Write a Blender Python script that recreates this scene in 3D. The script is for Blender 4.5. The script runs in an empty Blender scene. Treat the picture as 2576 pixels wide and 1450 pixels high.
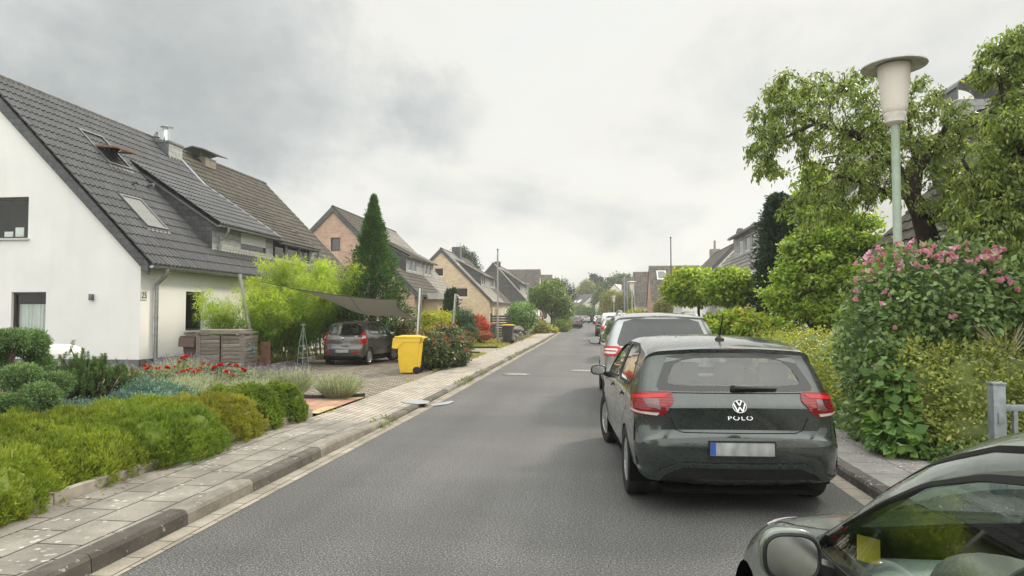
import bpy, bmesh, math, random
import numpy as np
from mathutils import Vector, Matrix
from mathutils.bvhtree import BVHTree
PI = math.pi
SC = bpy.context.scene
COL = SC.collection

# ------------------------------------------------------------------ camera
# survey of the photograph (2576 x 1450 display pixels): focal length, vanishing point of the street, eye height
FPX, CX, CY, VX, VY, EYE = 1717., 1288., 725., 1500., 791., 1.63
PITCH = math.atan((VY-CY)/FPX)
YAW = math.atan((VX-CX)*math.cos(PITCH)/FPX)
CF = Vector((-math.sin(YAW)*math.cos(PITCH), math.cos(YAW)*math.cos(PITCH), math.sin(PITCH)))
CR = Vector((math.cos(YAW), math.sin(YAW), 0))
CU = CR.cross(CF)
CPOS = Vector((0, 0, EYE))
cam = bpy.data.cameras.new("camera")
cam.lens = FPX/2576*36
cam.sensor_width = 36
cam.clip_start = 0.05
cam.clip_end = 2000
camo = bpy.data.objects.new("camera", cam)
COL.objects.link(camo)
mm = Matrix((CR, CU, -CF)).transposed().to_4x4()
mm.translation = CPOS
camo.matrix_world = mm
SC.camera = camo

def W(px, py, X=None, Y=None, Z=None, plane=None):
    """a surveyed pixel of the photograph on a plane of the street -> world point"""
    d = CF + CR*((px-CX)/FPX) - CU*((py-CY)/FPX)
    if plane is not None:
        t = (plane[0]-CPOS).dot(plane[1])/d.dot(plane[1])
    elif X is not None: t = X/d.x
    elif Y is not None: t = Y/d.y
    else: t = (Z-EYE)/d.z
    return CPOS + d*t

# ------------------------------------------------------------------ light
SUN_AZ = math.radians(37)      # to the right of the street's direction, ahead
SUN_EL = math.radians(36)
SC.view_settings.view_transform = 'Standard'
SC.view_settings.look = 'None'
SC.view_settings.exposure = 0.72
SC.view_settings.gamma = 1
SC.view_settings.use_curve_mapping = False
sl = bpy.data.lights.new("sun", 'SUN')
sl.energy = 2.2
sl.angle = math.radians(9)
sl.color = (1, .88, .70)
so = bpy.data.objects.new("sun", sl)
COL.objects.link(so)
sdir = Vector((math.sin(SUN_AZ)*math.cos(SUN_EL), math.cos(SUN_AZ)*math.cos(SUN_EL), math.sin(SUN_EL)))
so.rotation_euler = (-sdir).to_track_quat('-Z', 'Y').to_euler()
so.location = (0, 0, 60)

class NT:
    """tiny node-tree writer"""
    def __init__(s, nt): s.nt = nt; s.n = nt.nodes; s.l = nt.links
    def node(s, t, ins=None, **props):
        n = s.n.new(t)
        for k, v in props.items(): setattr(n, k, v)
        for k, v in (ins or {}).items(): s.set(n, k, v)
        return n
    def set(s, n, k, v):
        i = n.inputs[k]
        if hasattr(v, 'is_output'): s.l.new(v, i)
        elif hasattr(v, 'outputs'): s.l.new(v.outputs[0], i)
        else:
            if isinstance(v, tuple) and len(v) == 3 and i.type == 'RGBA': v = v+(1,)
            i.default_value = v
    def math(s, op, a, b=0.0, c=None):
        n = s.n.new('ShaderNodeMath'); n.operation = op
        s.set(n, 0, a); s.set(n, 1, b)
        if c is not None: s.set(n, 2, c)
        return n.outputs[0]
    def vmath(s, op, a, b=(0, 0, 0), **k):
        n = s.n.new('ShaderNodeVectorMath'); n.operation = op
        s.set(n, 0, a)
        if op == 'SCALE': s.set(n, 'Scale', b)
        else: s.set(n, 1, b)
        return n.outputs['Value'] if op in ('DOT_PRODUCT', 'LENGTH') else n.outputs[0]
    def mix(s, f, a, b, mode='MIX'):
        n = s.n.new('ShaderNodeMix'); n.data_type = 'RGBA'; n.blend_type = mode
        s.set(n, 0, f); s.set(n, 6, a); s.set(n, 7, b)
        return n.outputs[2]
    def noise(s, vec, scale, detail=3, rough=.55, dist=0):
        n = s.node('ShaderNodeTexNoise', {'Scale': scale, 'Detail': detail, 'Roughness': rough, 'Distortion': dist})
        if vec is not None: s.set(n, 'Vector', vec)
        return n.outputs[0]
    def ramp(s, f, stops, interp='LINEAR'):
        n = s.n.new('ShaderNodeValToRGB'); s.set(n, 0, f); n.color_ramp.interpolation = interp
        e = n.color_ramp.elements
        while len(e) < len(stops): e.new(.5)
        for k, (p, c) in enumerate(stops):
            e[k].position = p
            if not isinstance(c, tuple): c = (c, c, c)
            e[k].color = c+(1,) if len(c) == 3 else c
        return n.outputs[0]
    def maprange(s, v, a, b, c=0., d=1., smooth=False):
        n = s.n.new('ShaderNodeMapRange')
        if smooth: n.interpolation_type = 'SMOOTHSTEP'
        for k, x in enumerate((v, a, b, c, d)): s.set(n, k, x)
        return n.outputs[0]
    def coord(s, which='Object'):
        return s.n.new('ShaderNodeTexCoord').outputs[which]
    def mapping(s, vec, loc=(0, 0, 0), rot=(0, 0, 0), scale=(1, 1, 1)):
        return s.node('ShaderNodeMapping', {'Vector': vec, 'Location': loc, 'Rotation': rot, 'Scale': scale}).outputs[0]
    def sep(s, v):
        return s.node('ShaderNodeSeparateXYZ', {0: v}).outputs
    def comb(s, x, y, z):
        return s.node('ShaderNodeCombineXYZ', {0: x, 1: y, 2: z}).outputs[0]

SKY_A, SKY_B = 2.3, .6
world = bpy.data.worlds.new("World")
SC.world = world
world.use_nodes = True
w = NT(world.node_tree)
w.n.clear()
sky = w.node('ShaderNodeTexSky', sky_type='NISHITA', sun_disc=False, sun_elevation=SUN_EL, sun_rotation=SUN_AZ)
dirv = w.coord('Generated')
sx, sy, sz = w.sep(dirv)
# a cloud deck seen in perspective: the direction pierces a level sheet overhead
den = w.math('ADD', w.math('MAXIMUM', sz, 0.0), .16)
deck = w.comb(w.math('DIVIDE', sx, den), w.math('DIVIDE', sy, den), 0.0)
n1 = w.noise(w.mapping(deck, loc=(SKY_A, SKY_B, 0), scale=(.72, .56, 1)), 1.0, 8, .53, .40)
n2 = w.noise(w.mapping(deck, loc=(7.1, 3.3, 0), scale=(.9, .7, 1)), 2.6, 6, .58, .5)
cl = w.math('ADD', w.math('MULTIPLY', n1, .80), w.math('MULTIPLY', n2, .20))
cl = w.math('ADD', w.math('MULTIPLY', w.math('SUBTRACT', cl, .5), .75), .535)
# heavier cloud banks stand in these quarters of the sky (azimuth east of north, elevation, radius in radians, weight)
edge = w.noise(w.mapping(dirv, scale=(1., 1., 1.35)), 5.5, 9, .60, .25)
fine_ = w.noise(dirv, 17., 6, .6, .2)
wob = w.math('ADD', w.math('MULTIPLY', w.math('SUBTRACT', edge, .5), 1.5), w.math('MULTIPLY', w.math('SUBTRACT', fine_, .5), .35))
dark = None
def sky_dir(px, py): return (W(px, py, Y=100)-CPOS).normalized()
for px, py, r, wt in ((300, 60, .36, .11), (640, 220, .25, .08), (60, 330, .24, .05), (1130, 285, .10, .12), (1010, 340, .07, .05), (480, 330, .2, .05), (1745, 452, .032, .06), (1745, 540, .036, .07), (1270, 480, .05, .04), (1000, 560, .10, .035), (2350, 60, .16, -.02), (1900, 60, .15, .03)):
    d0 = sky_dir(px, py)
    dv = w.vmath('MULTIPLY', w.vmath('SUBTRACT', dirv, tuple(d0)), (1., 1., 1.5))
    dist = w.math('ADD', w.math('DIVIDE', w.vmath('LENGTH', dv), r), wob)
    m_ = w.math('MULTIPLY', w.maprange(dist, 1.3, .15, 0., 1., True), wt)
    dark = m_ if dark is None else w.math('ADD', dark, m_)
cl = w.math('SUBTRACT', cl, dark)
cl = w.math('ADD', cl, w.math('MULTIPLY', w.math('SUBTRACT', fine_, .5), .12))
ccol = w.ramp(cl, [(.25, (.26, .276, .277)), (.35, (.325, .341, .338)), (.44, (.41, .42, .408)), (.495, (.48, .48, .453)), (.54, (.53, .525, .488)), (.62, (.535, .54, .513)), (.71, (.45, .51, .53))])
# unseen sky overhead and behind the viewer is brightened, added as fill light
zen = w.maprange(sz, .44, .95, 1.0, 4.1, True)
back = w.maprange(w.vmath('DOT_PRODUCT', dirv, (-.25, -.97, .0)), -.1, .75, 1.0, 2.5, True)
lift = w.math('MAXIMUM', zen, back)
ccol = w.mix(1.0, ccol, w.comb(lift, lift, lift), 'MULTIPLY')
blue = w.vmath('SCALE', sky.outputs[0], .10)
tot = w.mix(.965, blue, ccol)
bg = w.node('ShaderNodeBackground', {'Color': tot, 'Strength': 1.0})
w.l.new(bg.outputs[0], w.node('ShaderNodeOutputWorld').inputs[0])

# ------------------------------------------------------------------ materials
MATS = {}
def mat(name, color=(.5, .5, .5), rough=.6, metal=0., var=.12, vscale=6., bump=0., bscale=60., spec=.5, coat=0., fn=None, alpha=None):
    """procedural material: base colour with noise variation and optional bump; fn(nt, coord, bsdf) may refine it"""
    if name in MATS: return MATS[name]
    m = bpy.data.materials.new(name); m.use_nodes = True
    t = NT(m.node_tree); t.n.clear()
    b = t.node('ShaderNodeBsdfPrincipled', {'Roughness': rough, 'Metallic': metal, 'Specular IOR Level': spec, 'Coat Weight': coat, 'Coat Roughness': .04})
    co = t.coord()
    if var > 0:
        f = t.noise(co, vscale, 5, .6)
        lo = tuple(max(0, c*(1-var)) for c in color); hi = tuple(c*(1+var) for c in color)
        c = t.ramp(f, [(.3, lo), (.7, hi)])
        t.set(b, 'Base Color', c)
    else:
        t.set(b, 'Base Color', color); c = None
    if bump > 0:
        bn = t.node('ShaderNodeBump', {'Strength': min(1, bump), 'Distance': .01, 'Height': t.noise(co, bscale, 4, .6)})
        t.set(b, 'Normal', bn.outputs[0])
    if fn: fn(t, co, b, c)
    o = t.node('ShaderNodeOutputMaterial')
    if not o.inputs[0].is_linked: t.l.new(b.outputs[0], o.inputs[0])
    MATS[name] = m
    return m

def attr(t, name='rnd'):
    return t.node('ShaderNodeAttribute', attribute_name=name).outputs['Fac']

def leafmat(name, c0, c1, c2=None, trans=.35, gloss=.25, rough=.45, tint=(1.35, 1.4, .7)):
    """leaf material: each leaf takes its own colour from the face attribute rnd"""
    if name in MATS: return MATS[name]
    m = bpy.data.materials.new(name); m.use_nodes = True
    t = NT(m.node_tree); t.n.clear()
    a = attr(t)
    c0, c1, c2 = [tuple(min(.75, q*1.2) for q in c) if c else None for c in (c0, c1, c2)]
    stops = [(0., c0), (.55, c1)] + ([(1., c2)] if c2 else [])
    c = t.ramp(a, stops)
    big = t.noise(t.coord(), 1.3, 2, .5)
    c = t.mix(1.0, c, t.ramp(big, [(.3, .72), (.7, 1.25)]), 'MULTIPLY')
    d = t.node('ShaderNodeBsdfDiffuse', {'Color': c})
    tr = t.node('ShaderNodeBsdfTranslucent', {'Color': t.mix(1.0, c, tint, 'MULTIPLY')})
    mx = t.node('ShaderNodeMixShader', {0: trans, 1: d.outputs[0], 2: tr.outputs[0]})
    g = t.node('ShaderNodeBsdfGlossy', {'Color': (.9, .95, .95), 'Roughness': rough})
    mx2 = t.node('ShaderNodeMixShader', {0: t.math('MULTIPLY', schlick(t, .03), gloss*2), 1: mx.outputs[0], 2: g.outputs[0]})
    t.l.new(mx2.outputs[0], t.node('ShaderNodeOutputMaterial').inputs[0])
    MATS[name] = m
    return m

def schlick(t, r0):
    g = t.n.new('ShaderNodeNewGeometry').outputs
    c = t.math('ABSOLUTE', t.vmath('DOT_PRODUCT', g['Incoming'], g['Normal']))
    k = t.math('POWER', t.math('SUBTRACT', 1.0, c), 5.0)
    return t.math('ADD', r0, t.math('MULTIPLY', k, 1-r0))

def glassmat(name, tint=(.75, .85, .83), ior=1.5, boost=1.0):
    if name in MATS: return MATS[name]
    m = bpy.data.materials.new(name); m.use_nodes = True
    t = NT(m.node_tree); t.n.clear()
    tr = t.node('ShaderNodeBsdfTransparent', {'Color': tint})
    g = t.node('ShaderNodeBsdfGlossy', {'Color': (1, 1, 1), 'Roughness': .01})
    f = t.math('MINIMUM', t.math('MULTIPLY', schlick(t, ((ior-1)/(ior+1))**2), boost), 1.0)
    mx = t.node('ShaderNodeMixShader', {0: f, 1: tr.outputs[0], 2: g.outputs[0]})
    t.l.new(mx.outputs[0], t.node('ShaderNodeOutputMaterial').inputs[0])
    MATS[name] = m
    return m

# ------------------------------------------------------------------ mesh writer
class MB:
    def __init__(s): s.v = []; s.f = []; s.a = []; s.mi = []; s.cur = 0; s.val = .5
    def add(s, vs, fs):
        o = len(s.v); s.v += [tuple(p) for p in vs]
        for q in fs:
            s.f.append(tuple(i+o for i in q)); s.a.append(s.val); s.mi.append(s.cur)
        return s
    def box(s, x0, x1, y0, y1, z0, z1, M=None):
        vs = [(x, y, z) for z in (z0, z1) for y in (y0, y1) for x in (x0, x1)]
        if M is not None: vs = [M @ Vector(p) for p in vs]
        return s.add(vs, [(0, 2, 3, 1), (4, 5, 7, 6), (0, 1, 5, 4), (2, 6, 7, 3), (0, 4, 6, 2), (1, 3, 7, 5)])
    def bbox(s, x0, x1, y0, y1, z0, z1, b=.01, M=None):
        """box with chamfered edges"""
        bm = bmesh.new()
        bmesh.ops.create_cube(bm, size=1, matrix=Matrix.Translation(((x0+x1)/2, (y0+y1)/2, (z0+z1)/2)) @ Matrix.Diagonal((x1-x0, y1-y0, z1-z0, 1)))
        bmesh.ops.bevel(bm, geom=bm.edges[:], offset=b, segments=2, affect='EDGES', profile=.6)
        return s.frombm(bm, M)
    def frombm(s, bm, M=None):
        bm.verts.index_update()
        vs = [(M @ q.co) if M is not None else q.co.copy() for q in bm.verts]
        fs = [[q.index for q in f.verts] for f in bm.faces]
        bm.free()
        return s.add(vs, fs)
    def tube(s, pts, rad, n=8, cap=True):
        pts = [Vector(p) for p in pts]
        if not isinstance(rad, (list, tuple)): rad = [rad]*len(pts)
        o = []; prev = None
        for i, p in enumerate(pts):
            d = (pts[min(i+1, len(pts)-1)]-pts[max(i-1, 0)])
            d = d.normalized() if d.length > 1e-9 else Vector((0, 0, 1))
            if prev is None:
                u = d.orthogonal().normalized()
            else:
                u = prev - d*prev.dot(d)
                u = u.normalized() if u.length > 1e-6 else d.orthogonal().normalized()
            prev = u; v = d.cross(u)
            o += [p + (u*math.cos(2*PI*k/n)+v*math.sin(2*PI*k/n))*rad[i] for k in range(n)]
        fs = []
        for i in range(len(pts)-1):
            for k in range(n):
                a = i*n+k; b = i*n+(k+1) % n
                fs.append((a, b, b+n, a+n))
        if cap:
            fs.append(tuple(range(n-1, -1, -1))); fs.append(tuple((len(pts)-1)*n+k for k in range(n)))
        return s.add(o, fs)
    def lathe(s, prof, n=24, M=None, ang=2*PI):
        """profile [(r,z)] about local z"""
        vs = []; full = ang > 6.28
        m = n if full else n+1
        for r, z in prof:
            for k in range(m):
                a = ang*k/n
                p = Vector((r*math.cos(a), r*math.sin(a), z))
                vs.append(M @ p if M is not None else p)
        fs = []
        for i in range(len(prof)-1):
            for k in range(n):
                k2 = (k+1) % m if full else k+1
                fs.append((i*m+k, i*m+k2, (i+1)*m+k2, (i+1)*m+k))
        return s.add(vs, fs)
    def poly(s, pts): return s.add(pts, [tuple(range(len(pts)))])
    def prism(s, pts, d):
        """extrude planar polygon pts by vector d"""
        n = len(pts); d = Vector(d)
        vs = [Vector(p) for p in pts]+[Vector(p)+d for p in pts]
        fs = [tuple(range(n-1, -1, -1)), tuple(range(n, 2*n))]
        fs += [(i, (i+1) % n, (i+1) % n+n, i+n) for i in range(n)]
        return s.add(vs, fs)
    def ell(s, c, r, nu=12, nv=8, noise=0., M=None):
        vs = []; c = Vector(c)
        for j in range(nv+1):
            th = PI*j/nv
            for i in range(nu):
                ph = 2*PI*i/nu
                k = 1+random.uniform(-noise, noise)
                p = Vector((r[0]*math.sin(th)*math.cos(ph)*k, r[1]*math.sin(th)*math.sin(ph)*k, r[2]*math.cos(th)*k))
                if M is not None: p = M @ p
                vs.append(c+p)
        fs = [(j*nu+i, (j+1)*nu+i, (j+1)*nu+(i+1) % nu, j*nu+(i+1) % nu) for j in range(nv) for i in range(nu)]
        return s.add(vs, fs)
    def mesh(s, name, smooth=35):
        me = bpy.data.meshes.new(name)
        me.from_pydata(s.v, [], s.f)
        at = me.attributes.new('rnd', 'FLOAT', 'FACE'); at.data.foreach_set('value', s.a)
        if any(s.mi): me.polygons.foreach_set('material_index', s.mi)
        bm = bmesh.new(); bm.from_mesh(me)
        bmesh.ops.recalc_face_normals(bm, faces=bm.faces[:])
        bm.to_mesh(me); bm.free()
        if smooth: shade(me, smooth)
        return me
    def build(s, name, mats, parent=None, smooth=35, world=True):
        return link(name, s.mesh(name, smooth), mats, parent, world)

def shade(me, ang=35):
    me.polygons.foreach_set('use_smooth', [True]*len(me.polygons))
    me.set_sharp_from_angle(angle=math.radians(ang))

def link(name, me, mats, parent=None, world=True):
    o = bpy.data.objects.new(name, me)
    for m in (mats if isinstance(mats, (list, tuple)) else [mats]): me.materials.append(m)
    COL.objects.link(o)
    if parent is not None:
        o.parent = parent
        if world:   # mesh written in street coordinates: keep it there
            r = parent
            while r.parent is not None: r = r.parent
            if parent.parent is None: o.matrix_parent_inverse = Matrix.Translation(-r.location)
    return o

def tag(o, label=None, cat=None, group=None, kind=None):
    if label: o['label'] = label
    if cat: o['category'] = cat
    if group: o['group'] = group
    if kind: o['kind'] = kind
    return o

def thing(name, label, cat, loc=(0, 0, 0), rz=0, group=None):
    o = bpy.data.objects.new(name, None); COL.objects.link(o)
    o.empty_display_size = .2
    o.location = loc; o.rotation_euler = (0, 0, rz)
    return tag(o, label, cat, group)

def dup(root, loc, rz=0, label=None, group=None, scale=None):
    r = root.copy(); COL.objects.link(r); r.location = loc; r.rotation_euler = (0, 0, rz)
    if label: r['label'] = label
    if group: r['group'] = group
    if scale: r.scale = (scale,)*3
    for ch in list(root.children):
        c = ch.copy(); COL.objects.link(c); c.parent = r
        for g in list(ch.children):
            d = g.copy(); COL.objects.link(d); d.parent = c
    return r

def structure(name, mb, m, smooth=0):
    return tag(mb.build(name, m, None, smooth), kind='structure')
# ------------------------------------------------------------------ ground, road, kerbs, pavements
random.seed(4); np.random.seed(4)
def lerp_tab(tab, y):
    if y <= tab[0][0]: return tab[0][1]
    for (a, va), (b, vb) in zip(tab, tab[1:]):
        if y <= b: return va+(vb-va)*(y-a)/(b-a)
    return tab[-1][1]
XL = [(-8, -3.2), (0, -3.2), (12, -3.05), (40, -3.1), (78, -3.55), (110, -4.4), (128, -6.0), (140, -9)]
XR = [(-8, 2.42), (40, 2.42), (78, 2.2), (110, 1.3), (128, .2), (140, -1)]
PZ = [(-8, .115), (8.2, .115), (10.2, .06), (400, .06)]
def xl(y): return lerp_tab(XL, y)
def xr(y): return lerp_tab(XR, y)
def pz(y): return lerp_tab(PZ, y)
def pzr(y): return .10

def strip(y0, y1, fa, fb, fz, dy=1.):
    mb = MB(); n = max(1, int(math.ceil((y1-y0)/dy)))
    ys = [y0+(y1-y0)*i/n for i in range(n+1)]
    vs = []
    for y in ys:
        vs += [(fa(y), y, fz(y)), (fb(y), y, fz(y))]
    return mb.add(vs, [(2*i, 2*i+1, 2*i+3, 2*i+2) for i in range(n)])

def f_ground(t, co, b, c):
    n1 = t.noise(co, .35, 6, .65); n2 = t.noise(co, 9., 5, .7)
    col = t.ramp(t.math('ADD', t.math('MULTIPLY', n1, .6), t.math('MULTIPLY', n2, .4)),
                 [(.36, (.055, .06, .022)), (.48, (.10, .095, .04)), (.58, (.16, .125, .06)), (.7, (.075, .085, .03))])
    t.set(b, 'Base Color', col)
    t.set(b, 'Normal', t.node('ShaderNodeBump', {'Strength': .6, 'Distance': .03, 'Height': t.noise(co, 40., 4, .7)}).outputs[0])
M_ground = mat('dry_lawn_soil', rough=.95, fn=f_ground, spec=.1)

def f_soil(t, co, b, c):
    col = t.ramp(t.noise(co, 22., 6, .75), [(.3, (.018, .013, .009)), (.5, (.05, .036, .024)), (.68, (.10, .075, .05))])
    t.set(b, 'Base Color', col)
    t.set(b, 'Normal', t.node('ShaderNodeBump', {'Strength': .9, 'Distance': .03, 'Height': t.noise(co, 60., 4, .7)}).outputs[0])
M_soil = mat('garden_soil', rough=.95, fn=f_soil, spec=.1)

def f_asphalt(t, co, b, c):
    fine = t.noise(co, 75., 4, .85); mid = t.noise(co, 45., 3, .7)
    band = t.noise(t.mapping(co, scale=(.16, .55, 1)), 1.0, 5, .6, .6)
    lane = t.noise(t.mapping(co, scale=(1.4, .05, 1)), 1.0, 3, .5)
    col = t.ramp(fine, [(.39, (.014, .0145, .015)), (.47, (.046, .0465, .048)), (.54, (.079, .0795, .08)), (.61, (.25, .248, .24))])
    col = t.mix(1.0, col, t.ramp(band, [(.36, .78), (.5, .98), (.64, 1.15)]), 'MULTIPLY')
    col = t.mix(1.0, col, t.ramp(lane, [(.35, .86), (.65, 1.12)]), 'MULTIPLY')
    t.set(b, 'Base Color', col)
    t.set(b, 'Roughness', t.maprange(band, .3, .7, .62, .8))
    t.set(b, 'Normal', t.node('ShaderNodeBump', {'Strength': .55, 'Distance': .006, 'Height': t.math('ADD', t.math('MULTIPLY', fine, .6), mid)}).outputs[0])
M_asphalt = mat('asphalt', fn=f_asphalt, spec=.35)

def brickmat(name, bw, rh, c1, c2, mortar, msize, axes='yx', rough=.85, offset=.5, lichen=0., dirt=.25, bump=.5, spec=.25, smooth=.05, freq=2):
    def fn(t, co, b, c):
        x, y, z = t.sep(co)
        if axes == 'yx': v = t.comb(y, x, 0.)
        elif axes == 'xy': v = t.comb(x, y, 0.)
        else: v = t.comb(t.math('ADD', x, y), z, 0.)        # upright walls, either facing
        br = t.node('ShaderNodeTexBrick', {'Vector': v, 'Color1': c1, 'Color2': c2, 'Mortar': mortar, 'Scale': 1., 'Mortar Size': msize, 'Mortar Smooth': smooth, 'Bias': 0., 'Brick Width': bw, 'Row Height': rh}, offset=offset, offset_frequency=freq)
        col = br.outputs[0]
        n = t.noise(co, 2.2, 6, .65); n2 = t.noise(co, 70., 4, .7)
        col = t.mix(1.0, col, t.ramp(n, [(.3, 1-dirt), (.7, 1+dirt)]), 'MULTIPLY')
        col = t.mix(1.0, col, t.ramp(n2, [(.3, .8), (.7, 1.2)]), 'MULTIPLY')
        if lichen:
            vo = t.node('ShaderNodeTexVoronoi', {'Vector': t.vmath('ADD', co, t.vmath('SCALE', t.node('ShaderNodeTexNoise', {'Vector': co, 'Scale': 25.}).outputs['Color'], .045)), 'Scale': 13., 'Randomness': 1.})
            sp = t.maprange(vo.outputs['Distance'], .30, .22, 0., 1.)
            gate = t.maprange(t.noise(co, 1.7, 3, .6), .47, .60, 0., 1.)
            pick = t.maprange(t.sep(vo.outputs['Color'])[0], .35, .45, 0., 1.)
            f = t.math('MULTIPLY', t.math('MULTIPLY', sp, gate), t.math('MULTIPLY', pick, lichen))
            col = t.mix(f, col, (.50, .50, .47))
        t.set(b, 'Base Color', col)
        h = t.math('ADD', t.math('MULTIPLY', br.outputs['Fac'], -1.), t.math('MULTIPLY', n2, .5))
        t.set(b, 'Normal', t.node('ShaderNodeBump', {'Strength': bump, 'Distance': .008, 'Height': h}).outputs[0])
    return mat(name, rough=rough, fn=fn, spec=spec)

M_slab = brickmat('old_concrete_slabs', .52, .335, (.160, .150, .133), (.205, .194, .172), (.034, .031, .027), .008, lichen=.6, dirt=.38)
M_slab_r = brickmat('grey_concrete_slabs', .5, .5, (.20, .195, .185), (.24, .23, .22), (.055, .05, .045), .006, offset=.5, lichen=.35)
M_paver = brickmat('beige_pavers', .205, .105, (.275, .25, .215), (.35, .315, .27), (.08, .07, .052), .008, dirt=.28)
M_drive = brickmat('interlocking_pavers', .2, .125, (.20, .175, .145), (.27, .235, .19), (.028, .028, .018), .019, axes='xy', dirt=.35, bump=.8)
M_path = brickmat('coloured_slabs', .5, .5, (.30, .15, .115), (.40, .31, .18), (.09, .075, .06), .006, axes='xy', dirt=.35)
M_gutter = brickmat('gutter_stones', .33, .5, (.20, .182, .15), (.25, .228, .19), (.055, .048, .04), .006, dirt=.3)
def f_kerb(t, co, b, c):
    a = attr(t)
    col = t.ramp(a, [(0., (.055, .051, .045)), (.6, (.095, .088, .078)), (1., (.24, .22, .19))])
    col = t.mix(1.0, col, t.ramp(t.noise(co, 5., 6, .7), [(.3, .65), (.7, 1.35)]), 'MULTIPLY')
    col = t.mix(t.maprange(t.noise(co, 16., 4, .6), .63, .68, 0., .45), col, (.42, .41, .37))
    t.set(b, 'Base Color', col)
    t.set(b, 'Normal', t.node('ShaderNodeBump', {'Strength': .7, 'Distance': .005, 'Height': t.noise(co, 120., 3, .7)}).outputs[0])
M_kerb = mat('kerb_concrete', rough=.85, fn=f_kerb, spec=.25)
M_conc = mat('weathered_concrete', (.24, .22, .19), .88, var=.35, vscale=5, bump=.5, bscale=70, spec=.2)

G = MB(); n = 60
g = [-900, -300, -120, -60] + list(range(-40, 41, 4)) + [60, 120, 300, 900]
h = [-60, -20] + list(range(-10, 161, 5)) + [200, 300, 500, 900, 1500]
vs = [(x, y, -.015) for y in h for x in g]
structure('ground', G.add(vs, [(j*len(g)+i, j*len(g)+i+1, (j+1)*len(g)+i+1, (j+1)*len(g)+i) for j in range(len(h)-1) for i in range(len(g)-1)]), M_ground)
structure('road', strip(-8, 140, xl, xr, lambda y: 0.), M_asphalt)
GW = [(-8, .20), (400, .20)]
structure('gutter_left', strip(-8, 128, xl, lambda y: xl(y)+.19, lambda y: .004), M_gutter)
structure('gutter_right', strip(-8, 128, lambda y: xr(y)-.17, xr, lambda y: .004), M_gutter)
LB = -4.28   # back edge of the left pavement
structure('pavement_left_slabs', strip(-8, 9.75, lambda y: LB, lambda y: xl(y)-.14, pz, .5), M_slab)
structure('pavement_left_pavers', strip(9.75, 128, lambda y: lerp_tab([(9, LB), (40, -4.45), (78, -5.2), (128, -8)], y), lambda y: xl(y)-.14, pz), M_paver)
structure('pavement_right', strip(-8, 128, lambda y: xr(y)+.13, lambda y: xr(y)+1.9, pzr), M_slab_r)

def kerb(name, fx, side, fz, y0=-6, y1=126):
    mb = MB(); y = y0; k = 0
    while y < y1:
        ln = 1.0 if y < 40 else 3.0
        if side < 0 and 6.55 < y < 7.6: ln = .5
        mb.val = random.choice((.15, .3, .45, .5, .62, .6, .8 if side < 0 else .5))
        if side < 0 and (abs(y-8.5) < 1.1): mb.val = .82
        a, b = y+.004, y+ln-.004
        dz = random.uniform(-.006, .006)
        def sec(yy):
            x = fx(yy); z = fz(yy)+dz; s = side; w_ = .15
            return [(x, yy, -.06), (x+s*.012, yy, z-.03), (x+s*.03, yy, z-.004), (x+s*.05, yy, z+.002), (x+s*w_, yy, z+.002), (x+s*w_, yy, -.06)]
        A, B = sec(a), sec(b); m = len(A)
        mb.add(A+B, [(i, i+1, i+1+m, i+m) for i in range(m-1)]+[tuple(range(m)), tuple(range(2*m-1, m-1, -1))])
        y += ln
    return structure(name, mb, M_kerb, 20)
kerb('kerb_left', xl, -1, pz)
kerb('kerb_right', xr, 1, pzr)

def flat(name, pts, z, m):
    return structure(name, MB().poly([(x, y, z) for x, y in pts]), m)
flat('yard_left', [(-40, -8), (-4.29, -8), (-4.29, 9.6), (-4.3, 26), (-4.46, 40), (-5.2, 78), (-8, 128), (-40, 128)], .045, M_ground)
flat('yard_right', [(4.2, -8), (40, -8), (40, 128), (3.1, 128), (4.05, 78), (4.2, 40)], .07, M_ground)
flat('garden_bed', [(-14.8, -6), (-4.285, -6), (-4.285, 9.75), (-4.40, 10.1), (-5.2, 12.0), (-8.0, 13.5), (-9.2, 17.6), (-12.9, 18.1), (-20, 18.1), (-20, -6)], .09, M_soil)
flat('garden_path', [(-6.9, 10.2), (-4.40, 10.2), (-4.285, 10.2), (-4.285, 12.35), (-5.0, 12.0), (-6.9, 11.6)], .094, M_path)
flat('driveway', [(-7.3, 13.1), (-5.2, 12.05), (-4.30, 12.5), (-4.30, 17.0), (-4.9, 25.5), (-9.6, 26.0), (-9.4, 20.2), (-9.1, 17.2), (-8.6, 15.6)], .064, M_drive)
flat('driveway_far', [(-12, 26.5), (-4.4, 27.2), (-4.4, 31.5), (-12, 30.5)], .05, M_conc)

# ------------------------------------------------------------------ houses
random.seed(11); np.random.seed(11)
def f_render(t, co, b, c):
    base = t.ramp(t.noise(co, .8, 6, .6), [(.3, (.70, .705, .70)), (.7, (.78, .78, .77))])
    x, y, z = t.sep(co)
    streak = t.noise(t.mapping(co, scale=(2.5, 2.5, .25)), 1., 5, .6)
    base = t.mix(t.maprange(streak, .52, .78, 0., .17), base, (.50, .50, .47))
    spl = t.math('MULTIPLY', t.maprange(z, .5, .12, 0., .35), t.noise(co, 6., 4, .7))     # mud splash at the foot
    base = t.mix(spl, base, (.42, .40, .36))
    t.set(b, 'Base Color', base)
    t.set(b, 'Normal', t.node('ShaderNodeBump', {'Strength': .35, 'Distance': .004, 'Height': t.noise(co, 130., 3, .6)}).outputs[0])
M_render = mat('white_render', rough=.9, fn=f_render, spec=.15)
M_cream = mat('cream_render', (.66, .63, .55), .9, var=.08, vscale=1.5, bump=.3, bscale=100, spec=.15)
M_brick_red = brickmat('pinkish_brick', .24, .083, (.36, .225, .165), (.46, .30, .22), (.42, .36, .31), .010, axes='w', dirt=.14, bump=.35)
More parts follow.
